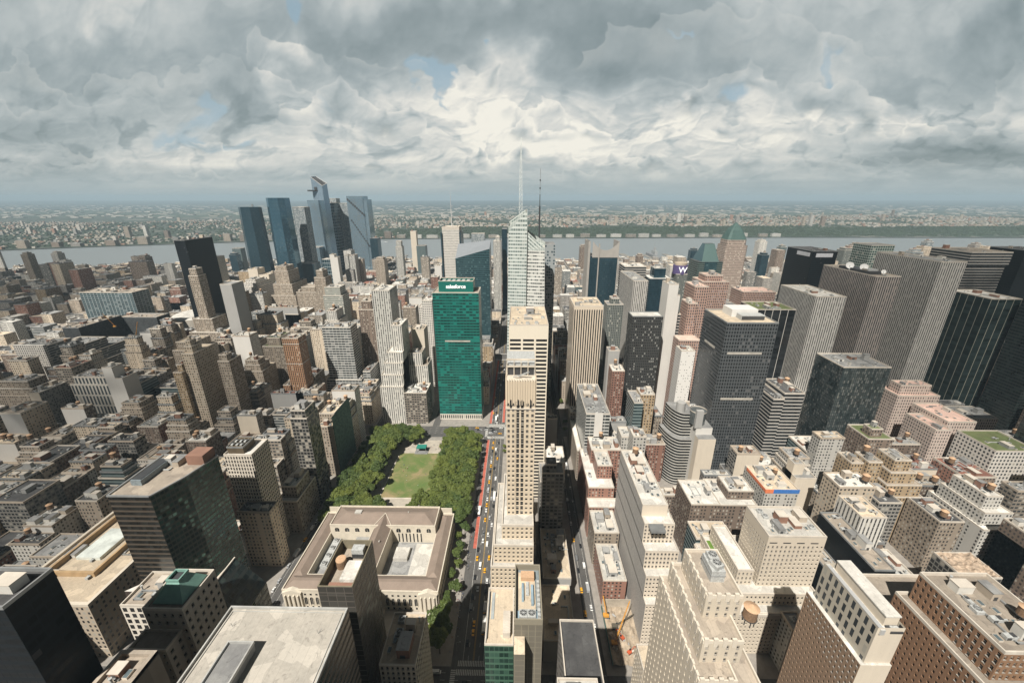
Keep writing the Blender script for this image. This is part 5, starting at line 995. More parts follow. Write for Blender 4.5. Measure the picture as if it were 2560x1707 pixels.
# --- long department store roof with light well
r, cx, cy = begin('lt', 'department_store', 'long low store with tan rooftop light well and white parapet, lower left', 'store', -345, -282, 188, 300, 50, 'the long store roof')
g = G(); g.walls(rect(-31.5, 31.5, -56, 56), 0, 48, 3.4, 4); g.obj('wall', [ST['cream'][0]], r)
g = G(); g.cap(rect(-31.5, 31.5, -56, 56), 47.9, 0); g.rim(-31.5, 31.5, -56, 56, 48, 1.8, 2.2, 1); g.rim(-22, 14, -34, 26, 48, 4, 1.6, 2); g.box(-14, 4, -20, 8, 48, 50.5, 3); g.box(-8, 8, 34, 50, 48, 55, 1); g.box(-26, -16, -50, -40, 48, 55, 1); g.obj('roof', [RF['cream'], plain('wall_pale', (.58, .52, .43), .9, .1), plain('ochre_wall', (.42, .29, .16), .9, .2), plain('skylight_white', (.62, .66, .62), .4)], r)
clutter(r, -30, 30, -54, 54, 48, 4, 0, random.Random(2), 1)
# --- building with a green hipped cap
r, cx, cy = begin('gcapb', 'office_building', 'pale stone building crowned by a green copper pyramid with a square open top', OB, -147, -131, 112, 132, 162, 'the green capped building')
fs = []; st_ = F('grey_limestone', (.42, .385, .33), (.02, .02, .02), .02, .02, blind=0, var=.08)
tier(-147, -131, 112, 130, 0, 149, 3.2, 4.2, .42, .4); tier(-149, -134, 104, 112, 0, 138, 3.2, 4.0, .36, .4, skip='2'); punched(r, fs, st_, limit=100)
g = G(); g.cap(rect(-8, 8, -10, 8), 149, 0); g.rim(-8, 8, -10, 8, 149, 1.4, .5, 1); g.obj('roof', [RF['tan'], TRIM], r); g = G(); g.cap(rel(rect(-149, -134, 104, 112), cx, cy), 138, 0); g.rim(-149-cx, -134-cx, 104-cy, 112-cy, 138, 1.2, .5, 1); g.obj('roof', [RF['tan'], TRIM], r)
g = G(); A = rect(-6.2, 6.2, -7.5, 6); B_ = rect(-2.4, 2.4, -2.6, 2.2)
for i in range(4): g.quad([(*A[i], 149.5), (*A[(i+1) % 4], 149.5), (*B_[(i+1) % 4], 155.5), (*B_[i], 155.5)])
g.rim(-2.7, 2.7, -2.9, 2.5, 155.5, 1.2, .5, 0); g.cap(rect(-2.4, 2.4, -2.6, 2.2), 155.2, 1); g.obj('copper_cap', [plain('copper_cap', (.17, .32, .27), .7, .12, .4), DARKM], r)
r, cx, cy = begin('tanb', 'office_building', 'plain tan shaft with a small equipment pit in its roof, below the green capped building', OB, -141, -128, 84, 97, 150)
g = G(); g.walls(rect(-6.5, 6.5, -6.5, 6.5), 0, 150, 20, 60); g.obj('wall', [F('ribbed_tan', (.40, .35, .285), (.31, .27, .22), .3, 1, blind=0, rg=.8)], r); g = G(); g.cap(rect(-6.5, 6.5, -6.5, 6.5), 148.4, 0); g.rim(-6.5, 6.5, -6.5, 6.5, 148.4, 1.6, 1.4, 0); g.obj('roof', [RF['tan']], r); clutter(r, -5, 5, -5, 5, 148.4, 1, 0, random.Random(1), 2)
r, cx, cy = begin('slopeg', 'office_building', 'gabled building with a sloping glass side and a tan gable behind the green capped building', OB, -158, -130, 134, 154, 130)
g = G(); P = rect(-14, 14, -10, 10); g.walls(P, 0, 114, 2.6, 3.8, 0); g.quad([(14, -10, 114), (14, 10, 114), (1, 10, 130), (1, -10, 130)], [(0, 0), (8, 0), (8, 5), (0, 5)], 0); g.quad([(-14, 10, 114), (-14, -10, 114), (1, -10, 130), (1, 10, 130)], None, 1)
g.quad([(-14, -10, 114), (14, -10, 114), (1, -10, 130)], None, 1); g.quad([(14, 10, 114), (-14, 10, 114), (1, 10, 130)], None, 1); g.obj('wall', [ST['darkgl'][0], ST['blankc'][0]], r)
rb(r, 'ridge_cap', [TRIM], lambda g: (g.beam((1, -10.3, 130.2), (1, 10.3, 130.2), .4), g.beam((1, -10.3, 130.2), (14.3, -10.3, 114), .35), g.beam((1, -10.3, 130.2), (-14.3, -10.3, 114), .35)))
# --- huge flat roof in front
r, cx, cy = begin('flat', 'office_building', 'building with a huge bare concrete roof and a railed well, bottom left of centre', OB, -107, -63, 50, 108, 157)
g = G(); g.walls(rect(-22, 22, -29, 29), 0, 157, 3, 3.9); g.obj('wall', [F('brown_ribbon', (.13, .105, .085), (.02, .02, .02), 1, .55, blind=0, rg=.2)], r)
g = G(); g.cap(rect(-22, 22, -29, 29), 156.9, 0); g.rim(-22, 22, -29, 29, 157, 1.0, .5, 1); g.rim(-20.6, 20.6, -27.6, 27.6, 157, .25, .15, 1); g.box(-12, -3.5, -10, 14, 157, 160.5, 2); g.rim(-12.2, -3.3, -10.2, 14.2, 160.2, 1.2, .45, 1); g.obj('roof', [roof_mat('bare_concrete', (.46, .425, .37), (.39, .365, .32), 0), plain('rail_grey', (.42, .42, .40), .6), RF['grey']], r)
for (x_, y_) in ((-17, 22), (-4, 12), (-3.5, 5), (-14, 1), (15, 20), (8, -5)): rb(r, 'roof_davit', [STEEL], lambda g: (g.beam((x_, y_, 157), (x_-.2, y_, 158.6), .07), g.beam((x_, y_, 157.4), (x_+1.1, y_+.9, 158.3), .07)))
# --- dark slab with tank in its sunken roof
r, cx, cy = begin('darkn', 'office_tower', 'dark glass slab with a round tan topped tank in its sunken roof', OT, -85, -70, 126, 151, 146, 'the tank topped dark slab')
g = G(); g.walls(rect(-7.5, 7.5, -12.5, 12.5), 0, 141, 4, 3.4); g.obj('wall', [F('brown_black_panels', (.10, .088, .075), (.055, .052, .046), .93, .84, blind=.05, bcol=(.20, .21, .19), rg=.25, gvar=.3, tilt=.02, var=.06)], r)
g = G(); g.cap(rect(-7.5, 7.5, -12.5, 12.5), 141, 0); g.walls(rect(-7.5, 7.5, -12.5, 12.5), 141, 146, 4, 3.4, 4); g.rim(-7.45, 7.45, -12.45, 12.45, 141, 5.2, .45, 1); g.box(-1, 7, -6.5, 3.5, 141, 143.2, 2); g.box(-4, 6.8, -11.5, -9, 141, 144.5, 3); g.obj('roof', [RF['tan'], plain('olive_wall', (.20, .175, .12), .8), RF['white'], BULK[3], F('brown_black_panels', (0, 0, 0))], r)
tk = G(); tk.cyl(0, 0, 2.3, 0, 4.2, 18, 0); tk.cyl(0, 0, 2.35, 4.2, 4.6, 18, 1, 2.2); tk.obj('water_tank', [WOOD, TANKTOP], r, (-3.6, 2.2, 141)); rb(r, 'cooling_plant', [GEAR, DARKM], lambda g: (g.box(-.5, 5, 6.5, 10, 143.5, 146, 0), g.box(-.3, 2, 6.4, 6.5, 141, 143.3, 1), g.box(2.4, 4.6, 6.4, 6.5, 141, 143.3, 1), g.box(-.5, 5, 6.5, 10, 141, 143.5, 1)))
# --- tan office right of it
r, cx, cy = begin('tanr', 'office_building', 'tan gridded building with wide cream roof right of the tank topped dark slab', OB, -69, -47, 112, 151, 97)
fs = []; tier(-64, -47, 126, 151, 0, 97, 2.4, 3.5, .5, .6); tier(-64, -47, 108, 126, 0, 84, 2.4, 3.5, .5, .6, skip='2'); punched(r, fs, F('tan_concrete', (.46, .40, .32), (.02, .02, .02), .02, .02, blind=0, var=.08), limit=100)
g = G(); g.cap(rel(rect(-64, -47, 126, 151), cx, cy), 97, 0); g.rim(-64-cx, -47-cx, 126-cy, 151-cy, 97, 1, .4, 1); g.obj('roof', [RF['cream'], TRIM], r); g = G(); g.cap(rel(rect(-64, -47, 108, 126), cx, cy), 84, 0); g.rim(-64-cx, -47-cx, 108-cy, 126-cy, 84, 1, .4, 1); g.obj('roof', [RF['cream'], TRIM], r); clutter(r, -63-cx, -48-cx, 128-cy, 150-cy, 97, 3, 0, random.Random(6), 2)
# --- ornate cream tower at the bottom right with fans and tank
r, cx, cy = begin('orn', 'office_tower', 'ornate cream setback tower with lobed parapets, twin fans and a round tank', OT, 65, 90, 92, 140, 168, 'the ornate cream tower')
oc_ = F('ivory_stone', (.56, .495, .40), (.02, .02, .02), .02, .02, blind=0, var=.07); fs = []
tier(65, 79, 97, 140, 0, 138, 3.6, 3.9, .26, .46); tier(68, 83, 104, 138, 138, 148, 3.6, 3.4, .28, .55); tier(80, 90, 92, 130, 0, 132, 3.4, 3.7, .28, .5, skip='3'); tier(72, 86, 114, 136, 148, 158, 3.2, 3.4, .3, .5); punched(r, fs, oc_, limit=100)
g = G()
for (a, b_, c_, d_, z) in ((65, 79, 97, 140, 138), (68, 83, 104, 138, 148), (80, 90, 92, 130, 132), (72, 86, 114, 136, 158)):
    a, b_, c_, d_ = a-cx, b_-cx, c_-cy, d_-cy; g.cap(rect(a, b_, c_, d_), z, 0); g.rim(a, b_, c_, d_, z, 1.4, .6, 1)
    k = a+1.2
    while k < b_-1: g.box(k-.8, k+.8, c_-.25, c_+.6, z-1.5, z+2.5, 1); k += 3.4
    k = c_+2
    while k < d_-1: g.box(a-.25, a+.6, k-.9, k+.9, z-1.5, z+2.5, 1); k += 3.8
g.obj('roof', [RF['tan'], plain('ivory_trim', (.62, .56, .47), .8, .1)], r); tank(r, 11, -4, 148, 1.15)
rb(r, 'cooling_plant', [GEAR, STEEL], lambda g: (g.box(-1, 4.4, 5, 14, 158, 163.5, 0), g.box(-1.2, 4.6, 4.8, 14.2, 161, 161.4, 1))); put('cooling_fan', FAN, r, (1.7, 11.5, 163.5), 0, 1.15); put('cooling_fan', FAN, r, (1.7, 7.6, 163.5), .4, 1.15)
r, cx, cy = begin('orn2', 'office_building', 'low cream ribbed wing with narrow roof behind the ornate cream tower', OB, 65, 74, 141, 154, 72)
fs = []; tier(65, 74, 141, 154, 0, 72, 2.2, 3.5, .4, .5); punched(r, fs, oc_, limit=60); g = G(); g.cap(rel(rect(65, 74, 141, 154), cx, cy), 72, 0); g.rim(65-cx, 74-cx, 141-cy, 154-cy, 72, 1.2, .5, 1); g.obj('roof', [RF['cream'], TRIM], r)
# --- brown hotel with white mansard ledge
r, cx, cy = begin('brh', 'hotel', 'brown brick hotel with a silver sloped roof edge and pale blank end wall', HT, 146, 160, 112, 150, 137, 'the silver edged brown hotel')
bb_ = F('brown_masonry', (.27, .185, .125), (.02, .02, .02), .02, .02, blind=0, var=.10); fs = []
tier(145, 158, 118, 152, 0, 116, 2.1, 3.5, .45, .48, skip='0'); punched(r, fs, bb_, limit=100)
g = G(); P = rel(rect(145, 158, 118, 152), cx, cy); g.quad([(*P[0], 0), (*P[1], 0), (*P[1], 116), (*P[0], 116)], None, 0); g.walls(rel(rect(147, 158, 119, 150), cx, cy), 116, 137, 3.4, 6, 2, [0, 2, 2, 2]); g.cap(P, 116, 1); g.cap(rel(rect(147, 158, 119, 150), cx, cy), 134, 1)
g.box(-5.0, -3.2, -12.6, 20, 133.5, 136.2, 3); g.box(-1, 4.8, -9, 18, 134, 139, 0); g.box(-1.3, 5.1, -9.3, 18.3, 139, 139.6, 1); g.obj('roof', [ST['blankc'][0], RF['white'], F('pale_tall_windows', (.46, .42, .35), (.03, .035, .04), .45, .7, blind=.2), plain('silver_roof', (.62, .63, .63), .35, .05, metal=.4)], r); rb(r, 'cooling_plant', [DARKM, GEAR], lambda g: (g.box(-.5, 4.5, -12.4, -9.4, 134, 135, 0), g.box(.4, 3.6, -11.8, -10, 135, 135.6, 1)))
r, cx, cy = begin('brr', 'hotel', 'rust brown ribbed hotel in the lower right corner with a garden terrace', HT, 186, 222, 100, 165, 150, 'the rust brown corner hotel')
fs = []; rr_ = F('rust_masonry', (.25, .145, .085), (.02, .02, .02), .02, .02, blind=0, var=.10)
tier(186, 222, 104, 150, 0, 118, 2.4, 3.5, .45, .5); tier(191, 222, 112, 148, 118, 133, 2.6, 3.7, .5, .6); tier(188, 222, 150, 172, 0, 104, 2.4, 3.5, .45, .5, skip='0'); punched(r, fs, rr_, limit=100)
g = G()
for (a, b_, c_, d_, z) in ((186, 222, 104, 150, 118), (191, 222, 112, 148, 133), (188, 222, 150.5, 172, 104)):
    if z == 104: g.obj('roof', [RF['tan'], TRIM, RF['green']], r); g = G()
    g.cap(rel(rect(a, b_, c_, d_), cx, cy), z, 0); g.rim(a-cx, b_-cx, c_-cy, d_-cy, z, 1.6, .6, 1)
k = -17.6
g.obj('roof', [RF['tan'], TRIM, RF['green']], r); g = G(); g.cap(rect(-14, 16, -26, -22), 118.3, 2); g.obj('roof', [RF['tan'], TRIM, RF['green']], r); clutter(r, -12, 16, -18, 14, 133, 3, 1, random.Random(4), 1)
# ---------------------------------------------------------------- library
r, cx, cy = begin('nypl', 'library', 'beaux arts library with brown hipped roofs around two courtyards', 'library', -180, -60, 225, 306, 25, 'the library')
ms = plain('library_marble', (.60, .545, .45), .8, .10, .25); mr = plain('library_roof_brown', (.235, .185, .15), .85, .12, .12); md = RF['grey']
g = G()
def hip(g, x0, x1, y0, y1, z, h, ins, mi=0):
    A = rect(x0, x1, y0, y1); Bq = rect(x0+ins, x1-ins, y0+ins, y1-ins)
    for i in range(4): g.quad([(*A[i], z), (*A[(i+1) % 4], z), (*Bq[(i+1) % 4], z+h), (*Bq[i], z+h)], None, mi)
    g.cap(Bq, z+h, mi)
W2, D2 = 60, 40.5
# outer ring as four ranges, inner wings
g.box(-W2, W2, -D2, -D2+15, 0, 19, 0); g.box(-W2, -W2+13, -D2+15, D2, 0, 19, 0); g.box(W2-13, W2, -D2+15, D2, 0, 19, 0)
g.box(-W2+13, W2-13, D2-24, D2, 0, 27, 0); g.box(-8, 8, -D2+15, D2-24, 0, 24, 0)
g.box(-W2+13, -8, -D2+15, D2-24, 0, 11, 1); g.box(8, W2-13, -D2+15, D2-24, 0, 9, 1)
g.box(-W2+2, W2-2, D2, D2+.5, 0, 26, 0)
g.obj('wall', [ms, RF['grey']], r)
g = G(); hip(g, -W2+.8, W2-.8, -D2+.8, -D2+14.4, 19, 3.2, 5.5); hip(g, -W2+.8, -W2+12.4, -D2+10, D2-1, 19, 3.0, 5); hip(g, W2-12.4, W2-.8, -D2+10, D2-1, 19, 3.0, 5)
hip(g, -W2+14, W2-14, D2-23, D2-1, 27, 4.2, 10); g.quad([(-7.6, -D2+15, 24), (7.6, -D2+15, 24), (0, -D2+17, 30), (0, -D2+17, 30)][:3]); g.quad([(-7.6, -D2+15, 24), (0, -D2+17, 30), (0, D2-14, 31.4), (-7.6, D2-23, 24)]); g.quad([(0, -D2+17, 30), (7.6, -D2+15, 24), (7.6, D2-23, 24), (0, D2-14, 31.4)])
g.obj('hipped_roof', [mr], r)
g = G(); g.rim(-W2, W2, -D2, D2, 18.9, 1.3, .8, 0); g.rim(-W2+13, W2-13, D2-24, D2, 26.9, 1.1, .7, 0)
for s_ in (-1, 1): g.beam((s_*7.8, -D2+15, 24.4), (s_*7.8, D2-24, 24.4), .35); g.beam((s_*7.8, D2-23.5, 27.3), (0, D2-13, 31.5), .3)
g.rim(-W2+13, -8, -D2+15, D2-24, 19, 1.2, .5, 0) if 0 else None
g.obj('cornice', [ms], r)
# end pavilions with pediments, attic and columns on the front
g = G()
for s_ in (-1, 1):
    x0 = s_*52; g.box(x0-7, x0+7, -D2-1.6, -D2, 0, 18.2, 0); g.quad([(x0-7.4, -D2-1.7, 18.2), (x0+7.4, -D2-1.7, 18.2), (x0, -D2-1.7, 21.2)]); g.quad([(x0+7.4, -D2-1.7, 18.2), (x0+7.4, -D2+2, 18.2), (x0, -D2+2, 21.2), (x0, -D2-1.7, 21.2)]); g.quad([(x0-7.4, -D2+2, 18.2), (x0-7.4, -D2-1.7, 18.2), (x0, -D2-1.7, 21.2), (x0, -D2+2, 21.2)])
    for k in (-5, -1.8, 1.8, 5): g.cyl(x0+k, -D2-2.3, .65, 3, 16.5, 8)
    g.obj('end_pavilion', [ms], r); g = G()
g.box(-18, 18, -D2-4.5, -D2, 0, 3.5); g.box(-16, 16, -D2-3.2, -D2, 16, 22)
for k in range(6): g.cyl(-13.5+k*5.4, -D2-2.6, .85, 3.5, 16, 10)
g.obj('portico', [ms], r)
for s_ in (-1, 1):
    for k in range(6):
        x0 = s_*(20.5+k*4.4)
        g = G(); g.box(-1.15, 1.15, -.14, .05, 0, 6.2, 0); g.cyl(0, 0, 1.15, 6.2, 6.3, 12, 0) if 0 else None
        n_ = 8; g.quad([(-1.15, -.14, 6.2)]+[(-1.15*math.cos(i*math.pi/n_), -.14, 6.2+1.15*math.sin(i*math.pi/n_)) for i in range(1, n_)]+[(1.15, -.14, 6.2)], None, 0); g.box(-1.5, -1.2, -.4, 0, -1, 6.4, 1); g.box(1.2, 1.5, -.4, 0, -1, 6.4, 1); g.box(-.06, .06, -.2, -.14, 0, 7.1, 1)
        g.obj('arched_window', [PANES[0], ms], r, (x0, -D2, 5.2))
        g = G(); g.box(-.8, .8, -.1, .04, 0, 1.6); g.obj('attic_window', [PANES[0]], r, (x0, -D2, 14.6)); g = G(); g.box(-.7, .7, -.1, .04, 0, 2.0); g.obj('ground_window', [PANES[0]], r, (x0, -D2, 1.4))
for s_ in (-1, 1):
    for k in range(4 if s_ < 0 else 4):
        x0 = s_*(14+k*9.0); n_ = 8
        if abs(x0) > 44: continue
        g = G(); g.quad([(-1.9, -.1, 0), (1.9, -.1, 0), (1.9, -.1, 2.4)]+[(1.9*math.cos(i*math.pi/n_), -.1, 2.4+1.9*math.sin(i*math.pi/n_)) for i in range(1, n_)]+[(-1.9, -.1, 2.4)], None, 0); g.box(-.1, .1, -.2, -.1, 0, 4.2, 1); g.obj('high_arched_window', [PANES[0], ms], r, (x0, D2-24, 20.5))
for k in range(7): g = G(); g.box(-.55, .55, -.1, .05, 0, 9.5); g.obj('slot_window', [PANES[0]], r, (14+k*3.3, D2-24, 9.6))
for k in range(17): g = G(); g.box(-.05, .12, -.8, .8, 0, 4.5); g.obj('side_window', [PANES[0]], r, (W2, -D2+6+k*4.4, 5.5))
g = G(); g.box(-30, -14, -22, -8, 9.6 if 0 else 11, 13, 0); hip(g, -31, -12, -24, -9, 12, 2.6, 7, 1); g.obj('court_pavilion', [ms, mr], r)
g = G(); g.box(14, 26, -4, 8, 9, 12.5, 0); g.box(30, 46, -24, 14, 9, 10, 0); g.obj('court_deck', [RF['white']], r); g = G(); g.box(-44, -38, -14, 15, 11, 14, 0); g.box(-37, -33, -14, 15, 11, 13, 1); g.box(-24, -12, 10, 16, 11, 15, 2); g.obj('court_plant', [GEAR, STEEL, BULK[1]], r)
for k in range(4): put('cooling_fan', FAN, r, (-41, -12+k*8, 14), 0, 1.0)
g = G(); g.box(-28, -22, D2-14, D2-10, 30.9, 32.2); g.box(20, 21, D2-12, D2-11, 31.2, 32); g.box(-3.6, -2.8, -2, -1, 28, 28.9); g.box(2.8, 3.6, -2, -1, 28, 28.9); g.obj('skylight', [RF['white']], r)
tr = G(); tr.box(-74, 66, -D2-22, -D2-1, -.1, .9); tr.box(-14, 14, -D2-30, -D2-22, -.1, .45); tr.obj('front_terrace', [plain('terrace_stone', (.42, .385, .33), .9, .1, .3)], r)
# park stage kiosk
k_, cx, cy = begin('kiosk', 'park_kiosk', 'small park stage with a flat green roof at the far end of the lawn', 'kiosk', -128, -114, 428, 440, 8)
rb(k_, 'roof', [plain('kiosk_green', (.02, .20, .155), .6, .08)], lambda g: (g.box(-6, 6, -4.5, 3.5, 6.4, 7.4), )); rb(k_, 'post', [STEEL], lambda g: [g.box(x_-.2, x_+.2, y_-.2, y_+.2, .1, 6.4) for x_ in (-5.6, 5.6) for y_ in (-4, 3)]); rb(k_, 'back_wall', [plain('kiosk_glass', (.07, .12, .11), .3)], lambda g: g.box(-5.6, 5.6, 2.4, 2.8, .1, 6.4)); rb(k_, 'stage_floor', [RF['grey']], lambda g: g.prism([(9*math.cos(t*math.pi/8), -1-7.5*abs(math.sin(t*math.pi/8)) if t <= 8 else 0) for t in range(8, -1, -1)][::-1][::-1] if 0 else rect(-8, 8, -7, 5), .1, .9))
# ---------------------------------------------------------------- park and street trees
leafm, T, b = base_mat('tree_leaves'); pos = T.new('ShaderNodeNewGeometry').outputs['Position']; ob = T.new('ShaderNodeObjectInfo').outputs['Random']
c = T.mix(T.noise(pos, .7, 3, .6), (.036, .066, .014), (.135, .175, .045)); c = T.mix(1.0, c, T.mix(ob, (.58, .66, .72), (1.32, 1.15, .95)), 'MULTIPLY')
T.put(b.inputs['Base Color'], c); b.inputs['Roughness'].default_value = .6; b.inputs['Specular IOR Level'].default_value = .25
bark = plain('tree_bark', (.10, .08, .06), .9)
def tree_mesh(seed, rad=7.2, h=17, n=2300):
    rng = random.Random(seed); g = G(); bl = []
    for k in range(13):
        a = rng.uniform(0, 6.28); rr = rad*rng.uniform(.15, .72); bl.append((rr*math.cos(a), rr*math.sin(a), h*.72+rng.uniform(-.22, .18)*h, rng.uniform(.24, .42)*rad))
    bl.append((0, 0, h*.8, rad*.5))
    for i in range(n):
        x, y, z, r_ = bl[rng.randrange(len(bl))]; u = rng.uniform(-.55, 1); t = rng.uniform(0, 6.283); s_ = math.sqrt(1-u*u); q = r_*rng.uniform(.78, 1.12)
        p = Vector((x+q*s_*math.cos(t), y+q*s_*math.sin(t), z+q*u*.85)); nn = Vector((s_*math.cos(t), s_*math.sin(t), u+.5)).normalized(); nn = (nn+Vector((rng.uniform(-.7, .7), rng.uniform(-.7, .7), rng.uniform(-.4, .7)))).normalized()
        a = nn.orthogonal().normalized(); b_ = nn.cross(a); sz = rng.uniform(.42, .85); ph = rng.uniform(0, 3.1); a, b_ = a*math.cos(ph)+b_*math.sin(ph), b_*math.cos(ph)-a*math.sin(ph)
        g.quad([tuple(p-a*sz-b_*sz*.5), tuple(p+a*sz-b_*sz*.5), tuple(p+a*sz*.8+b_*sz*.6), tuple(p-a*sz*.8+b_*sz*.6)])
    tr_ = G(); tr_.cyl(0, 0, .42, 0, h*.45, 8, 0, .28)
    for k in range(6): x, y, z, r_ = bl[k]; tr_.beam((0, 0, h*.36), (x*.8, y*.8, z-.3), .13)
    return g.mesh('crown', [leafm]), tr_.mesh('trunk', [bark])
TM = [tree_mesh(s_) for s_ in range(7)]
tspots = []
trng = random.Random(7)
def place_tree(x, y, s_, label, group):
    cr, tk = TM[trng.randrange(7)]; t = empty('plane_tree' if 'plane' in label else 'street_tree', (x, y, .15)); tag(t, label, 'tree', group); t.rotation_euler.z = trng.uniform(0, 6.28); t.scale = (s_, s_, s_*trng.uniform(.9, 1.12))
    for nm, me in (('crown', cr), ('trunk', tk)): o = bpy.data.objects.new(nm, me); C.objects.link(o); o.parent = t
def grow(x0, x1, y0, y1, dx, dy, label, group, s0=.85, s1=1.1, skip=None):
    y = y0; k = 0
    while y <= y1:
        x = x0+(dx/2 if k % 2 else 0)
        while x <= x1:
            xx_, yy_ = x+trng.uniform(-1.6, 1.6), y+trng.uniform(-1.6, 1.6)
            if not (skip and skip(xx_, yy_)): place_tree(xx_, yy_, trng.uniform(s0, s1), label, group)
            x += dx
        y += dy; k += 1
grow(-185, -156, 312, 464, 8.2, 7.2, 'leafy plane tree in the dense belt left of the park lawn', 'plane trees left of the lawn', 1.0, 1.32)
grow(-89, -51, 310, 460, 8.2, 7.2, 'leafy plane tree in the dense belt right of the park lawn', 'plane trees right of the lawn', .98, 1.25, skip=lambda x, y: y > 452 and x > -62)
grow(-150, -126, 447, 466, 8.5, 8, 'plane tree in the far park corner beyond the lawn', 'plane trees beyond the lawn', 1.0, 1.2)
grow(-152, -95, 314, 336, 9, 8, 'plane tree between the lawn and the library', 'plane trees behind the library', 1.0, 1.25, skip=lambda x, y: -132 < x < -108 or (y > 328 and x > -135 and x < -104))
grow(-54, -50, 232, 302, 8, 10, 'plane tree in the row along the library side', 'plane trees along the library side', .55, .8)
for x, y, s_ in ((-58, 207, 1.15), (-63, 196, 1.05), (-54, 194, 1.05), (-53, 216, 1.05), (-52, 205, 1.0), (-189, 209, 1.2), (-197, 214, 1.1), (-180, 206, 1.1), (-171, 210, .8), (-186, 196, .9), (-160, 204, .7)): place_tree(x, y, s_, 'plane tree on the terrace in front of the library', 'plane trees in front of the library')
for x, y in ((-17, 262), (-17, 270), (-17, 279), (-17, 286), (-17, 430), (-17.5, 440)): place_tree(x, y, .36, 'small street tree on the pavement across from the library', 'street trees across from the library')
for x, y in ((57+9, 560), (66, 500), (95, 440), (90, 452), (102, 438), (128, 470), (64, 480)): place_tree(x, y, .5, 'small plaza tree near the foot of the cream finned tower', 'plaza trees near the cream finned tower')
for x, y in ((-545, 1060), (-560, 1075), (-575, 1050), (-590, 1065), (-600, 1085), (-570, 1090), (-620, 1070), (-640, 1080), (-555, 1100)): place_tree(x, y, 1.2, 'park tree in the green gap behind the black slab tower', 'trees in the green gap far left')
# ---------------------------------------------------------------- infill buildings
def hitsh(x0, x1, y0, y1, m=.6): return any(x0 < b_-m and x1 > a+m and y0 < d-m and y1 > c_+m for a, b_, c_, d in FOOT)
FOOT += [(-128, -44, 486, 520), (-203, -40, 186, 470), (62, 92, 188, 232), (290, 366, 188, 262), (-870, -660, 760, 970)]
def cproj(X, Y, Z):
    Z -= 302; ya, t_ = R(1), R(19.6); r_ = X*math.cos(ya)+Y*math.sin(ya); F_ = -X*math.sin(ya)+Y*math.cos(ya); d = F_*math.cos(t_)-Z*math.sin(t_); u = F_*math.sin(t_)+Z*math.cos(t_)
    return (1280+1014*r_/d, 853.5-1014*u/d, d) if d > 5 else (9e9, 0, d)
frng = random.Random(42); LOTS = []
for (a, b_) in ROWS:
    xm = (a+b_)/2
    for (c_, d_) in COLS:
        end = min(d_, shore(xm)-30)
        if end < c_+30 or abs(xm) > 1.55*d_+150: continue
        for half in (0, 1):
            y = c_+.5
            while y < end-7:
                far = y > 1040 or abs(xm) > 1000
                wdt = frng.choice((8, 12, 15, 18, 23, 30)) if not far else frng.choice((14, 20, 28, 40))
                wdt = min(wdt, end-y)
                corner = y < c_+3 or y+wdt > end-3
                deep = frng.uniform(24, 30)
                x0, x1 = (a+.3, a+deep) if half == 0 else (b_-deep, b_-.3)
                if corner and half == 0 and frng.random() < .35: x1 = b_-.3
                r_ = frng.random()
                if y < 160: h = frng.uniform(25, 75)
                elif -760 < xm < -190 and y < 1046: h = frng.choice((22, 38, 46, 52, 58, 64, 72))*frng.uniform(.85, 1.15)*(1.25 if corner else 1); h = h*.62 if y < 470 and xm < -280 else h
                elif xm <= -760 and y < 1300: h = frng.choice((14, 18, 24, 36, 44, 52))*frng.uniform(.8, 1.2); 
                elif 0 < xm < 760 and y < 1046: h = frng.choice((18, 24, 32, 44, 56, 66))*frng.uniform(.85, 1.15)*(1.2 if corner else 1); h = min(h, 42) if y < 400 and xm < 220 else h
                elif xm > 760 and y < 1300: h = frng.choice((24, 40, 60, 90))*frng.uniform(.8, 1.2)
                elif abs(xm) <= 190 and y < 800: h = frng.choice((20, 32, 45, 60))*frng.uniform(.85, 1.15)
                else: h = frng.choice((12, 14, 16, 18, 22, 28, 40))*frng.uniform(.85, 1.15)*(.6 if y > 1590 else 1)
                if 1046 < y < 1600 and frng.random() < .03: h = frng.uniform(60, 120)
                h *= frng.choice((.6, .85, 1, 1, 1.15, 1.35)) if y < 1046 and h < 70 else 1
                if -700 < xm < -190 and 600 < y < 1046 and frng.random() < .14: h = frng.uniform(70, 108)
                if -264 < xm < -200 and 186 < y < 330: h = min(h, 26)
                if -440 < xm < -190 and 466 < y < 600: h = min(h, 46)
                if -560 < xm < -190 and 186 < y < 470 and frng.random() < .08: h = frng.uniform(45, 64)
                if 0 < xm < 420 and 500 < y < 1046 and frng.random() < .10: h = frng.uniform(70, 120)
                if -200 < xm < -40 and 186 <= y < 470: h = 0
                if h and not hitsh(x0, x1, y, y+wdt) : LOTS.append([x0, x1, y, y+wdt, h])
                y += wdt+.05
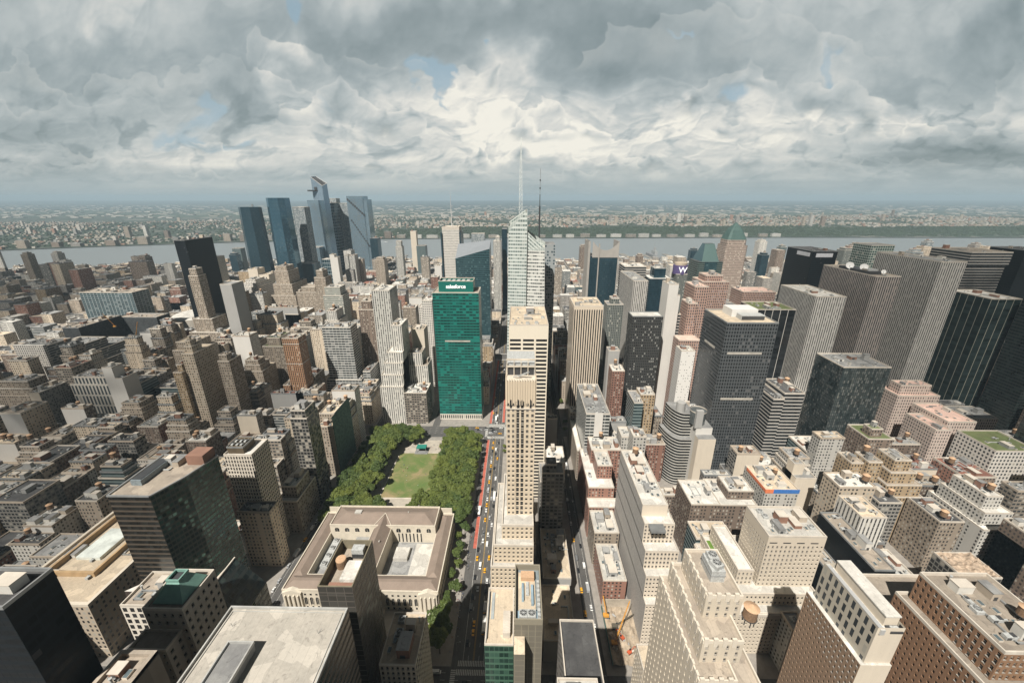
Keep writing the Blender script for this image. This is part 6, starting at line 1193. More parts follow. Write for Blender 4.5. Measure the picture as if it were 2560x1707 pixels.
# fill what a footprint blocked with smaller pieces is left open: yards
vis = []
for L in LOTS:
    x0, x1, y0, y1, h = L; px, py, d = cproj((x0+x1)/2, y0, h); wpx = 1014*(x1-x0+ (y1-y0)*.6)/max(d, 1)
    L.append(wpx*(h+8)*1014/max(d, 1) if (-160 < px < 2720 and py < 1900 and d > 20) else (.001 if (-1500 < px < 4000 and py < 2600 and d > 20) else 0))
LOTS = [L for L in LOTS if L[5] > 0 or L[3] > 900 or True]
big = sorted([L for L in LOTS if L[5] > .01 and L[2] < 1010], key=lambda L: -L[5])[:295]
bigid = set(id(L) for L in big)
FST = dict(cream=('cream', 'cream stone'), tan=('tan', 'tan brick'), brown=('brown', 'brown brick'), red=('red', 'red brick'), grey=('grey', 'grey stone'), greyw=('greyw', 'pale brick'), loft=('loft', 'beige loft'), gloft=('gloft', 'dark grey loft'), gold=('gold', 'golden brick'), ribbon=('ribbon', 'grey ribbon windowed'), tribbon=('tribbon', 'teal glass banded'))
def pick(x, y, rng):
    if x < -200: return rng.choices(list(FST), (5, 5, 2.5, 3.5, 3, 6, 4, 2.5, 1, 1.2, .8))[0]
    return rng.choices(list(FST), (3, 3, 3, 3, 4, 5, 3, 3, 1, 2, 1))[0]
def roofkind(rng, x): return rng.choices(('white', 'grey', 'dark', 'tan', 'cream', 'red'), (2, 5, 4, 3, 1, .4) if x < -190 else (4, 4, 2.2, 3, 2, .5))[0]
RW = dict(white='white', grey='grey', dark='dark tar', tan='tan', cream='cream', red='brick red', pink='pink', green='mossy')
SHORTS = [(k, v) for k, v in HERO.items() if v[6]]
seen = {}
def where(x, y, used):
    c_ = sorted(SHORTS, key=lambda kv: (kv[1][1]/2+kv[1][2]/2-x)**2+(kv[1][3]/2+kv[1][4]/2-y)**2)[:5]
    for k, v in c_:
        dx = x-(v[1]+v[2])/2; dy = y-(v[3]+v[4])/2
        yield ('beyond ' if dy > abs(dx) else 'in front of ' if -dy > abs(dx) else 'right of ' if dx > 0 else 'left of ')+v[6]
AX, BX = {}, 0
nfill = 0
used_lab = set()
for L in big:
    x0, x1, y0, y1, h, _ = L; rng = random.Random(int(x0*131+y0*17)); st = pick(x0, y0, rng); st = rng.choice(('cream', 'greyw', 'tan', 'loft')) if h > 68 else st; m, bay, fl, rk = ST[FST[st][0]]; cx, cy = (x0+x1)/2, (y0+y1)/2
    root = empty('city_building', (cx, cy, .15)); rk = roofkind(rng, cx)
    hx, hy = (x1-x0)/2, (y1-y0)/2; stepped = h > 44 and min(hx, hy) > 6 and rng.random() < .55; tiers = []
    if stepped: f_ = rng.uniform(.62, .8); ix, iy = hx*rng.uniform(.12, .25), hy*rng.uniform(.12, .25); tiers = [(-hx, hx, -hy, hy, h*f_), (-hx+ix, hx-ix*.6, -hy+iy, hy-iy*.6, h*(f_+1)/2), (-hx+ix*1.7, hx-ix*1.4, -hy+iy*1.6, hy-iy*1.5, h)]
    else: tiers = [(-hx, hx, -hy, hy, h)]
    g = G(); bl = rng.random() < .5 and not stepped
    bm = {'red': 'brown', 'brown': 'brown'}.get(st, 'blankc' if rng.random() < .6 else 'blankg'); bm = 'blankw' if st == 'greyw' or rng.random() < .18 else bm
    smi = None
    if bl: smi = [1, 0, 1, 0] # blank party walls face the neighbours along the block
    for t in tiers: g.walls(rect(*t[:4]), 0, t[4], bay, fl, 0, smi)
    g.obj('wall', [m]+([ST[bm][0]] if bl else []), root)
    for t in tiers:
        rg_ = G(); rg_.cap(rect(*t[:4]), t[4]-.02, 0); rg_.rim(*((t[0]-.02, t[1]+.02, t[2]-.02, t[3]+.02) if bl else (t[0]-.35, t[1]+.35, t[2]-.35, t[3]+.35)), t[4]-.75, 1.9, .75 if not bl else .4, 1); rg_.obj('roof', [RF[rk], rng.choice((TRIM, BULK[0], STEEL))], root)
    t = tiers[-1]; nt = rng.choices((0, 1, 2), (5, 4, 1.2))[0]; nb = rng.choices((1, 2, 3, 4), (3, 4, 3, 1))[0] if hx*hy > 60 else 1
    clutter(root, t[0]+.6, t[1]-.6, t[2]+.6, t[3]-.6, t[4], nb, nt, rng, rng.choice((0, 0, 1, 2)))
    tank_n = sum(1 for o in root.children if o.name.startswith('water_tank')); hw = 'low' if h < 28 else 'mid height' if h < 55 else 'tall'
    feat = {0: RW[rk]+' roof', 1: 'a roof tank', 2: 'two roof tanks'}[min(2, tank_n)] if tank_n else RW[rk]+' roof'
    lab = None
    for ws in where(cx, cy, None):
        for cand in (f"{hw} {FST[st][1]} building with {feat} {ws}", f"{hw} {'stepped ' if stepped else 'blank sided ' if bl else 'flat topped '}{FST[st][1]} building with {feat} {ws}", f"{'narrow' if hy < 8 else 'wide' if hy > 11 else 'medium'} {hw} {'stepped ' if stepped else ''}{FST[st][1]} building, {RW[rk]} roof, {ws}"):
            if cand not in used_lab and len(cand.split()) <= 16: lab = cand; break
        if lab: break
    if not lab:
        ws = next(where(cx, cy, None)); i = 2
        ordn = ['', '', 'second', 'third', 'fourth', 'fifth', 'sixth', 'seventh', 'eighth', 'ninth']
        while True:
            cand = f"{ordn[min(i,9)]} {hw} {FST[st][1]} building with {feat} {ws}"
            if cand not in used_lab or i > 9: lab = cand; break
            i += 1
    used_lab.add(lab); tag(root, lab, 'building', 'buildings filling the side streets')
# the rest of the island in one mass
g = G(); FM = [ST[FST[k][0]][0] for k in FST]+[RF['white'], RF['grey'], RF['dark'], RF['tan'], RF['cream'], RF['red']]+[BULK[1]]; nk = len(FST)
kk = list(FST)
for L in LOTS:
    if id(L) in bigid or L[5] <= 0: continue
    x0, x1, y0, y1, h, _ = L; rng = random.Random(int(x0*131+y0*17)); st = pick(x0, y0, rng); i = kk.index(st); m, bay, fl, rk = ST[FST[st][0]]
    g.walls(rect(x0, x1, y0, y1), 0, h, bay, fl, i); g.cap(rect(x0, x1, y0, y1), h, nk+['white', 'grey', 'dark', 'tan', 'cream', 'red'].index(roofkind(rng, x0)))
    if y0 < 1300: g.rim(x0, x1, y0, y1, h, .9, .4, nk+6)
    for q in range(rng.choice((1, 2, 3))):
        w_ = rng.uniform(2.5, 6); a = rng.uniform(x0, x1-w_); c_ = rng.uniform(y0, y1-w_)
        if a > x0 and c_ > y0 and a+w_ < x1 and c_+w_ < y1: g.box(a, a+w_, c_, c_+w_, h, h+rng.uniform(2, 4.5), nk+rng.choice((0, 1, 3, 6)))
o = g.obj('distant_city_blocks', FM); tag(o, 'mass of small far city buildings filling the blocks down to the river', 'city', kind='stuff')
# river edge piers and right-hand background towers
rt = random.Random(11)
BT = [(660, 760, 120, 'grey'), (700, 900, 150, 'tribbon'), (820, 1100, 140, 'cream'), (900, 1000, 120, 'brown'), (980, 1260, 150, 'greyts'), (760, 1300, 130, 'blued'), (650, 1350, 140, 'tribbon'), (1080, 1150, 160, 'eugene'), (1250, 1300, 150, 'cream'), (1180, 1500, 130, 'tan'), (1400, 1450, 155, 'eugene'), (620, 1500, 120, 'blued'), (1000, 1600, 120, 'tribbon'), (560, 1250, 125, 'greyw'), (1500, 1350, 145, 'cream'), (860, 1500, 150, 'greyw'), (1320, 1650, 125, 'tan'), (1620, 1500, 140, 'grey'), (-480, 1350, 105, 'tan'), (-1420, 1500, 90, 'brown'), (-1720, 1480, 105, 'greyw'), (-1760, 1420, 110, 'tan'), (-1180, 1650, 80, 'blued'), (-960, 1080, 62, 'red'), (-1040, 980, 58, 'tan'), (430, 1500, 100, 'brown'), (345, 1620, 95, 'tan'), (250, 1700, 110, 'brown'), (275, 1690, 118, 'vstripe')]
COLW = dict(grey='grey stone', tribbon='teal banded', cream='cream', brown='brown brick', greyts='dark grey', blued='dark blue glass', eugene='mixed grey glass', tan='tan brick', greyw='white brick', red='red brick', vstripe='pale striped')
dirn = ['lone', 'slim', 'broad', 'plain', 'square', 'boxy', 'flat topped', 'narrow', 'stout']
used2 = set()
for i, (x, y, h, st) in enumerate(BT):
    w_ = rt.uniform(22, 32); d_ = rt.uniform(22, 34); side = 'far right' if x > 520 else 'right of centre' if x > 0 else 'far left'
    if hitsh(x, x+w_, y, y+d_, 0): continue
    for adj in dirn:
        lab = f"{adj} {COLW[st]} tower in the distance near the river, {side}"
        if lab not in used2: break
    used2.add(lab)
    hero('bt%d' % i, 'apartment_tower', lab, 'tower', st, [(x, x+w_, y, y+d_, h), (x+4, x+w_-4, y+4, y+d_-4, h+6)], cl=1, group='scattered towers near the river')
# masonry towers cut by the right edge, upper right dark ones
hero('dr1', 'office_tower', 'dark tower with round top window and pale gridded crown behind the stone slabs', OT, 'hband', [(690, 748, 640, 700, 202), (688, 750, 638, 702, 222, 202)], 'tan', cl=1)
hero('dr2', 'office_tower', 'black tower immediately right of the arched crown tower', OT, 'black', [(770, 815, 640, 690, 225)], 'dark', cl=1)
hero('dr3', 'office_tower', 'tall dark blue glass tower cut by the upper right edge', OT, 'blued', [(905, 960, 690, 740, 268)], 'dark', cl=0)
hero('dr4', 'office_tower', 'white ribbed block low at the right edge behind dark towers', OT, 'vwhite', [(870, 930, 640, 680, 178)], 'white', cl=1)
hero('honey', 'office_tower', 'green honeycomb patterned glass tower behind the dish roofed slab', OT, 'honey', [(612, 652, 730, 770, 222)], 'grey', cl=0)
hero('gwedge', 'apartment_tower', 'slim white apartment tower by the river left of the black signed slab', AT, 'vstripe', [(515, 532, 1180, 1200, 158), (532, 548, 1185, 1205, 148)], cl=0)
# ---------------------------------------------------------------- piers and boats
g = G()
for (x, w_, l_) in ((330, 30, 190), (430, 26, 170), (560, 34, 240), (680, 28, 210), (800, 30, 220), (960, 26, 180), (-640, 30, 150), (-560, 26, 120), (-860, 40, 90)):
    g.box(x, x+w_, shore(x)-2, shore(x)+l_, -2, .9)
g.obj('piers', plain('pier_deck', (.22, .21, .19), .9)); bpy.data.objects['piers']['kind'] = 'structure'
def ship(x, y, L_, W_, label, rz=0, wake=0, big=False):
    o = empty('boat', (x, y, -2)); tag(o, label, 'boat'); o.rotation_euler.z = rz; g = G()
    P = [(-L_/2, -W_/2), (L_*.3, -W_/2), (L_/2, 0), (L_*.3, W_/2), (-L_/2, W_/2)]; g.prism(P, 0, L_*.055+1); g.obj('hull', plain('hull_grey' if big else 'hull_white', (.2, .21, .22) if big else (.7, .7, .68), .5), o)
    g = G(); g.box(-L_*.1, L_*.12, -W_*.3, W_*.1, L_*.055+1, L_*.055+1+L_*.07, 0); g.box(-L_*.02, L_*.04, -W_*.15, 0, L_*.125+1, L_*.125+1+L_*.07, 0); g.cyl(0, 0, .6, L_*.125, L_*.3 if big else L_*.2, 6, 0); g.obj('superstructure', plain('ship_grey', (.32, .33, .33), .6), o)
    if wake: g = G(); g.quad([(-L_/2, -W_/2, .12), (-L_/2-wake, -W_, .12), (-L_/2-wake, W_, .12), (-L_/2, W_/2, .12)]); g.obj('wake', plain('foam', (.7, .72, .70), .9, .3, .05), o)
ship(620+100, shore(700)+110, 260, 38, 'grey museum warship moored at a pier, right of the scooped crown tower', R(90), 0, True)
ship(-1730, 2150, 26, 8, 'white ferry crossing the river at left with a long wake', R(175), 70)
ship(-950, 2950, 20, 6, 'small ferry near the far shore, centre left', R(5), 30)
# ---------------------------------------------------------------- far shore: towns, waterfront blocks
def fz(x, y): return land(x, y)
tr2 = random.Random(5); g = G(); cols = [plain('far_house_cream', (.36, .32, .26), .9, .1), plain('far_house_white', (.46, .43, .385), .9, .1), plain('far_house_brick', (.30, .18, .13), .9, .1), plain('far_house_grey', (.30, .29, .27), .9, .1), RF['grey']]
for i in range(11000):
    x = tr2.uniform(-6500, 6000); d = 420+2900*tr2.random()**1.15; y = shore(x, SHF)+d
    if x < -900: d = 60+3800*tr2.random()**1.1; y = shore(x, SHF)+d
    if abs(x) > 1.35*y: continue
    if sin(x/310.+2)*sin(y/260.)+.4*sin(x/90.+y/130.) < -.35: continue
    w_, dd = tr2.uniform(8, 26), tr2.uniform(8, 22); h = tr2.choice((7, 8, 9, 10, 12, 15)); z = fz(x+w_/2, y+dd/2)-1.5
    if tr2.random() < .012: h = tr2.uniform(25, 60); w_ = tr2.uniform(18, 40)
    g.box(x, x+w_, y, y+dd, z, z+h+1.5, tr2.choices((0, 1, 2, 3), (5, 4, 2, 2))[0])
for i in range(1500):
    y = tr2.uniform(6200, 15000); x = tr2.uniform(-1.3, 1.3)*y; w_, dd = tr2.uniform(30, 150), tr2.uniform(20, 80); z = land(x, y)-1; g.box(x, x+w_, y, y+dd, z, z+tr2.uniform(9, 16), tr2.choice((0, 1, 1, 3)))
o = g.obj('far_town', cols); tag(o, 'countless tiny houses spread over the far shore', 'town', kind='stuff')
# belt of trees on the cliff and between houses
g = G()
for i in range(9000):
    x = tr2.uniform(-5000, 5000); k = sm(-1500, -400, x); d = tr2.uniform(130, 420) if tr2.random() < .55*k+.15 else tr2.uniform(100, 3600); y = shore(x, SHF)+d
    if abs(x) > 1.35*y: continue
    r_ = tr2.uniform(9, 20); z = land(x, y)-2; n_ = 6; a0 = tr2.uniform(0, 1)
    P = [(x+r_*tr2.uniform(.7, 1.2)*math.cos(a0+i_*6.283/n_), y+r_*tr2.uniform(.7, 1.2)*math.sin(a0+i_*6.283/n_)) for i_ in range(n_)]; Q = [(x+(p[0]-x)*.6, y+(p[1]-y)*.6) for p in P]; hh = tr2.uniform(9, 15)
    for j in range(n_): g.quad([(*P[j], z), (*P[(j+1) % n_], z), (*Q[(j+1) % n_], z+hh*.8), (*Q[j], z+hh*.8)])
    for j in range(n_): g.quad([(*Q[j], z+hh*.8), (*Q[(j+1) % n_], z+hh*.8), (x, y, z+hh)])
o = g.obj('far_woods', plain('far_tree_green', (.026, .042, .022), .95, .3, .01)); tag(o, 'belt of woods along the far cliff', 'woods', kind='stuff')
wf = random.Random(3); used3 = 0
WB = []
for i in range(26):
    x = -900+i*118+wf.uniform(-20, 20); WB.append((x, shore(x, SHF)+wf.uniform(25, 60), wf.uniform(50, 85), 24, wf.uniform(20, 30), 'greyw' if i % 3 else 'loft'))
for i in range(16):
    x = -3100+i*140+wf.uniform(-30, 30); WB.append((x, shore(x, SHF)+wf.uniform(25, 120), wf.uniform(40, 80), 26, wf.uniform(22, 60), wf.choice(('tan', 'brown', 'grey'))))
for i, (x, y, w_, d_, h, st) in enumerate(WB):
    m, bay, fl, rk = ST[st]; z = land(x, y)-1; root = empty('waterfront_block', (x, y, z)); g = G(); P = rect(-w_/2, w_/2, 0, d_); g.walls(P, -6, h, bay, fl, 0); g.obj('wall', [m], root); g = G(); g.cap(P, h, 0); g.box(-w_/4, w_/6, 6, 14, h, h+3, 0); g.obj('roof', [RF['grey']], root)
    tag(root, 'low waterfront block below the far cliff across the river' if x > -900 else 'block on the flat far shore across the river at left', 'building', 'blocks along the far cliff foot' if x > -900 else 'blocks on the flat far shore')
TW = [(-4300, 6800, 190), (-4230, 6850, 150), (-4360, 6900, 120), (-1450, 3350, 70), (-1400, 3370, 80), (-3050, 3200, 85), (-2950, 3250, 90), (-2700, 3150, 60), (920, 4300, 62), (985, 4320, 58), (1650, 4400, 90), (1710, 4380, 60), (2150, 4200, 65), (2600, 3900, 80), (2680, 3920, 95), (2760, 3880, 85), (3200, 4700, 70), (3900, 4600, 75), (2200, 7500, 70), (5200, 6000, 80), (1100, 7000, 45), (1160, 7040, 40)]
for i, (x, y, h) in enumerate(TW):
    root = empty('far_shore_tower', (x, y, land(x, y)-1)); g = G(); w_ = 20+(i*7) % 18; P = rect(-w_/2, w_/2, 0, 25); st = ('grey', 'tan', 'greyw', 'brown')[i % 4]; g.walls(P, -4, h, 3, 3.4); g.obj('wall', [ST[st][0]], root); g = G(); g.cap(P, h); g.box(-4, 4, 5, 15, h, h+4); g.obj('roof', [RF['grey']], root)
    tag(root, 'hazy high rise standing above the roofs of the far shore', 'tower', 'high rises on the far shore')
# ---------------------------------------------------------------- high clouds over the city that shade parts of it
def cloud(x, y, z, rx, ry, label, seed, dens_=.3):
    rng = random.Random(seed); g = G(); nu, nv = 40, 14; ph = [rng.uniform(0, 6.28) for _ in range(8)]
    def rr(a): return 1+.16*sin(3*a+ph[0])+.11*sin(5*a+ph[1])+.07*sin(9*a+ph[2])+.05*sin(14*a+ph[3])
    for j in range(nv+1):
        f_ = j/nv; el = (f_-.5)*math.pi
        for i in range(nu):
            a = i*2*math.pi/nu; q = rr(a)*math.cos(el); hh = math.sin(el)*(150 if el > 0 else 35)*(1+.3*sin(4*a+ph[4]+f_*5)); g.v.append((rx*q*math.cos(a), ry*q*math.sin(a), hh))
    for j in range(nv):
        for i in range(nu): a, b_ = j*nu+i, j*nu+(i+1) % nu; g.f.append((a, b_, b_+nu, a+nu)); g.uv += [(0, 0)]*4; g.mi.append(0)
    m = bpy.data.materials.get('cloud_vapour')
    if not m:
        m = bpy.data.materials.new('cloud_vapour'); m.use_nodes = True; T = NT(m.node_tree); T.n.clear()
        tcn = T.new('ShaderNodeTexCoord').outputs['Generated']; dx_ = T.vm('SUBTRACT', tcn, (.5, .5, .5)); X_, Y_, Z_ = T.xyz(dx_)
        rad = T.m('SQRT', T.m('ADD', T.m('MULTIPLY', X_, X_), T.m('MULTIPLY', Y_, Y_)))
        al0 = T.mr(T.m('ADD', rad, T.m('MULTIPLY', T.m('SUBTRACT', T.noise(T.new('ShaderNodeNewGeometry').outputs['Position'], .006, 5, .6), .5), .35)), .47, .20, 0, 1, True); al = T.m('MULTIPLY', al0, T.new('ShaderNodeObjectInfo').outputs['Alpha'])
        df = T.new('ShaderNodeBsdfDiffuse'); df.inputs[0].default_value = (.8, .8, .8, 1); tp = T.new('ShaderNodeBsdfTransparent'); mx = T.new('ShaderNodeMixShader'); T.put(mx.inputs[0], al); T.l.new(tp.outputs[0], mx.inputs[1]); T.l.new(df.outputs[0], mx.inputs[2]); T.l.new(mx.outputs[0], T.new('ShaderNodeOutputMaterial').inputs[0])
    o = g.obj('cloud', m, None, (x, y, z), True); tag(o, label, 'cloud', kind='structure'); o.color = (1, 1, 1, dens_)
kz = 1500; ox, oy = -.447*.7536*kz, -.894*.7536*kz
cloud(700+ox, 640+oy, kz, 430, 420, 'high cloud shading the stone slabs at right', 1)
cloud(-1750+ox, 1150+oy, kz, 900, 700, 'high cloud shading the far left streets', 2, .5)
cloud(-640+ox, 400+oy, kz, 430, 330, 'high cloud thinly shading the lower left streets', 3, .30)
# ---------------------------------------------------------------- cars, buses, people, cranes, haze
PAINT = {}
def paint(n, c): 
    if n not in PAINT: PAINT[n] = plain('paint_'+n+'_car', c, .3, .04)
    return PAINT[n]
tyre = plain('tyre_rubber', (.02, .02, .02), .8); autog = plain('car_glass', (.02, .025, .03), .1)
def car_meshes(col, mat, L_=4.7, W_=1.85, H_=1.45, kind='car'):
    g = G(); h = W_/2
    if kind == 'car': prof = [(-L_/2, .35), (L_/2, .35), (L_/2, .75), (L_*.32, .95), (-L_*.42, .98), (-L_/2, .85)]; cab = [(-L_*.40, .96), (L_*.26, .94), (L_*.10, H_), (-L_*.28, H_)]
    elif kind == 'van': prof = [(-L_/2, .4), (L_/2, .4), (L_/2, 1.0), (L_*.38, 1.2), (L_*.30, 2.2), (-L_/2, 2.25)]; cab = None
    def ext(P, w0, w1, mi):
        n = len(P)
        for i in range(n):
            a, b_ = P[i], P[(i+1) % n]; wa = w0 if a[1] < 1.0 else w1; wb = w0 if b_[1] < 1.0 else w1
            g.quad([(a[0], -wa, a[1]), (a[0], wa, a[1]), (b_[0], wb, b_[1]), (b_[0], -wb, b_[1])], None, mi)
        for s_ in (-1, 1):
            q = [(p[0], s_*(w0 if p[1] < 1.0 else w1), p[1]) for p in P]; g.quad(q if s_ > 0 else q[::-1], None, mi)
    ext(prof, h, h if kind == 'car' else h*.95, 0)
    if cab: g.box(-L_*.28, L_*.10, -h*.80, h*.80, H_-.02, H_+.03, 0)
    body = g.mesh('body', [mat]); g = G()
    if cab: ext(cab, h*.92, h*.80, 0)
    else: g.box(L_*.31, L_*.375, -h*.85, h*.85, 1.25, 2.1, 0); g.box(-L_*.1, L_*.3, -h*.97, h*.97, 1.4, 2.0, 0)
    glass = g.mesh('windows', [autog]); return body, glass
g = G(); g.cyl(0, 0, .33, -.12, .12, 12, 0); WHEEL = g.mesh('wheel', [tyre])
def vehicle(name, label, cat, ms_, x, y, rz, L_, W_, group, wheels=True):
    o = empty(name, (x, y, .01)); tag(o, label, cat, group); o.rotation_euler.z = rz
    for nm, me in ms_:
        q = bpy.data.objects.new(nm, me); C.objects.link(q); q.parent = o
    if wheels:
        for sx in (-.31, .31):
            for sy in (-.44, .44): q = bpy.data.objects.new('wheel', WHEEL); C.objects.link(q); q.parent = o; q.location = (sx*L_, sy*W_, .33); q.rotation_euler = (R(90), 0, 0)
    return o
CC = dict(yellow=(.80, .40, .02), white=(.75, .75, .73), black=(.02, .02, .022), silver=(.42, .43, .44), grey=(.16, .165, .17), red=(.35, .03, .025), blue=(.04, .09, .22))
CM = {k: car_meshes(k, paint(k, v)) for k, v in CC.items()}; VM = {k: car_meshes(k, paint(k, CC[k]), 5.9, 2.05, 2.2, 'van') for k in ('white', 'silver', 'grey')}
def bus_mesh():
    g = G(); g.box(-6, 6, -1.27, 1.27, .35, 3.05, 0, True); g.box(-4, -1, -.8, .8, 3.05, 3.3, 0); g.box(1.5, 3.5, -.7, .7, 3.05, 3.25, 0); b1 = g.mesh('body', [paint('white', CC['white'])]); g = G(); g.box(-5.6, 5.7, -1.3, 1.3, 1.5, 2.5, 0); g.box(5.95, 6.04, -1.15, 1.15, 1.1, 2.6, 0); b2 = g.mesh('windows', [autog]); g = G(); g.box(-6.03, 6.03, -1.29, 1.29, .5, .95, 0); return [('body', b1), ('windows', b2), ('blue_stripe', g.mesh('blue_stripe', [paint('blue', CC['blue'])]))]
BUS = bus_mesh()
def truck_mesh():
    g = G(); g.box(-4.2, 2.2, -1.25, 1.25, .9, 3.5, 0, True); g.box(-4.1, 2.1, -1.1, 1.1, 3.5, 3.56, 0); b1 = g.mesh('cargo_box', [paint('truckgrey', (.36, .37, .38))]); g = G(); g.box(2.4, 4.3, -1.1, 1.1, .5, 2.5, 0, True); b2 = g.mesh('cab', [paint('white', CC['white'])]); g = G(); g.box(3.6, 4.36, -1.0, 1.0, 1.5, 2.3, 0); return [('cargo_box', b1), ('cab', b2), ('windows', g.mesh('windows', [autog]))]
TRK = truck_mesh()
cr = random.Random(9); ncar = {}
def car(x, y, rz, col, grp, lab): 
    if col in CM and cr.random() > .22 or col in ('yellow', 'black', 'red', 'blue'): vehicle('taxi' if col == 'yellow' else 'car', f"{col} {'taxi' if col=='yellow' else 'car'} {lab}", 'taxi' if col == 'yellow' else 'car', [('body', CM[col][0]), ('windows', CM[col][1])], x, y, rz, 4.7, 1.85, grp)
    else: vehicle('van', f"{col} van {lab}", 'van', [('body', VM[col][0]), ('windows', VM[col][1])], x, y, rz, 5.9, 2.05, grp)
seq = ['black', 'yellow', 'yellow', 'grey', 'black', 'silver', 'black', 'white', 'yellow', 'black', 'white', 'grey', 'white', 'yellow', 'white', 'yellow', 'white', 'silver', 'yellow', 'white', 'black', 'yellow', 'white', 'silver']
y = 192
for i in range(34):
    y += cr.uniform(6.6, 12.5) if y < 300 else cr.uniform(7, 15)
    if 462 < y < 500 or 735 < y < 778: continue
    col = seq[i % len(seq)]; lane = -32.2 if (i % 3 or y > 330) else -35.8; lane = -35.6 if y < 300 and i % 4 == 0 else lane
    if i in (12,): continue
    car(lane, y, -math.pi/2, col, 'traffic coming along the wide street', 'heading toward the viewer on the wide street beside the library')
y = 200
for i in range(22):
    y += cr.uniform(9, 19)
    if 462 < y < 500 or 735 < y < 778: continue
    col = cr.choice(('white', 'black', 'white', 'silver', 'yellow', 'grey')); car(cr.choice((-25.2, -28)), y, math.pi/2, col, 'traffic going away on the wide street', 'driving away on the wide street near the cream shaft')
for (x, y, rz, lab) in ((-39, 330, -1.5708, 'white city bus in the red lane beside the park trees'), (-24.6, 214, 1.5708, 'white city bus in the shaded near end of the wide street'), (-31.8, 512, -1.5708, 'white city bus just beyond the avenue crossing'), (-25, 352, 1.5708, 'white city bus going away opposite the park'), (-190.8, 334, -1.5708, 'white coach parked at the left edge of the park')):
    vehicle('bus', lab, 'bus', BUS, x, y, rz, 12, 2.6, None)
for (x, y, rz, lab) in ((-24.8, 228, 1.5708, 'grey box truck driving away at the near end of the wide street'), (-198, 276, 1.5708, 'box truck on the shaded street left of the library'), (-22, 268, 1.5708, 'box truck stopped at the kerb across from the library'), (57.5, 246, 1.5708, 'box truck on the narrow street by the building pit')):
    vehicle('box_truck', lab, 'truck', TRK, x, y, rz, 8.6, 2.5, None)
for k, (xl, y0, y1, n_, grp, lab) in enumerate(((52.3, 195, 455, 15, 'cars parked along the narrow street', 'parked along the narrow street right of the cream shaft'), (57.8, 200, 455, 13, 'cars on the narrow street', 'driving on the narrow street right of the cream shaft'), (-198.6, 232, 460, 20, 'cars parked left of the library', 'parked on the shaded street left of the library'), (-190.2, 236, 455, 13, 'cars beside the library kerb', 'at the kerb on the library side of the shaded street'), (132, 260, 455, 8, 'cars on the second side street', 'on the side street right of the red terraced hotel'))):
    y = y0
    for i in range(n_): y += (y1-y0)/n_*cr.uniform(.7, 1.3); (car(xl, y, math.pi/2, cr.choice(('white', 'white', 'black', 'silver', 'grey', 'white', 'yellow')), grp, lab) if y < y1+6 and not (xl == -190.2 and abs(y-334) < 11) and not (xl == -198.6 and abs(y-276) < 9) and not (xl == 57.8 and abs(y-246) < 9) else None)
for i in range(26):
    x = cr.uniform(-58, 40); car(x, cr.choice((470.5, 475, 479.5, 484, 488.5)), 0, cr.choice(('white', 'black', 'yellow', 'silver')), 'traffic on the crossing avenue', 'on the avenue crossing beyond the park')
for i in range(24): car(cr.choice((-34, -30, -26, -36.5)), 500+i*9.5+cr.uniform(0, 3), math.pi/2, cr.choice(('white', 'black', 'yellow', 'silver', 'white')), 'distant traffic past the avenue', 'on the wide street beyond the crossing avenue')
for x, y in ((-60, 176), (-54, 182), (-34, 176), (-10, 179), (2, 183)): car(x, y, 0, cr.choice(('black', 'white', 'grey')), 'cars on the near avenue', 'on the near avenue at the bottom edge')
# people: one body mesh from joints, tiny in the picture
def person_mesh(seed, shirt):
    rng = random.Random(seed); g = G(); st = rng.uniform(.15, .32)
    def limb(a, b_, r1, r2, mi, n=6):
        a, b_ = Vector(a), Vector(b_); d = (b_-a).normalized(); u = d.orthogonal().normalized(); v = d.cross(u)
        A = [tuple(a+(u*math.cos(t)+v*math.sin(t))*r1) for t in [i*6.283/n for i in range(n)]]; Bq = [tuple(b_+(u*math.cos(t)+v*math.sin(t))*r2) for t in [i*6.283/n for i in range(n)]]
        for i in range(n): g.quad([A[i], A[(i+1) % n], Bq[(i+1) % n], Bq[i]], None, mi)
        g.quad(Bq, None, mi); g.quad(A[::-1], None, mi)
    for s_ in (-1, 1):
        limb((0, s_*.10, .90), (s_*st*.5, s_*.10, .48), .095, .065, 1); limb((s_*st*.5, s_*.10, .48), (s_*st-.05, s_*.10, .06), .065, .045, 1); limb((s_*st-.10, s_*.10, .05), (s_*st+.14, s_*.10, .04), .05, .04, 3)
        limb((0, s_*.20, 1.42), (-s_*.12, s_*.25, 1.12), .055, .042, 0); limb((-s_*.12, s_*.25, 1.12), (-s_*.02, s_*.26, .86), .04, .032, 2); limb((-s_*.02, s_*.26, .86), (0, s_*.26, .76), .038, .03, 2)
    limb((0, 0, .88), (0, 0, 1.15), .15, .14, 0, 8); limb((0, 0, 1.15), (0, 0, 1.44), .15, .19, 0, 8); limb((0, 0, 1.44), (0, 0, 1.52), .16, .06, 0, 8); limb((0, 0, 1.50), (.01, 0, 1.58), .055, .055, 2); limb((.01, 0, 1.56), (.02, 0, 1.68), .075, .10, 2, 8); limb((.02, 0, 1.66), (.0, 0, 1.79), .105, .06, 3, 8)
    cols = [plain('shirt_'+shirt, dict(white=(.7, .7, .68), black=(.03, .03, .03), red=(.45, .06, .05), blue=(.08, .14, .35), grey=(.3, .3, .3))[shirt], .9, .1), plain('trousers_dark', (.04, .045, .06), .9, .1), plain('skin_tone', (.42, .27, .20), .7, .05), plain('hair_dark', (.03, .022, .018), .8, .1)]
    return g.mesh('person_body', cols)
PM = {s_: person_mesh(i, s_) for i, s_ in enumerate(('white', 'black', 'red', 'blue', 'grey'))}
pr = random.Random(21)
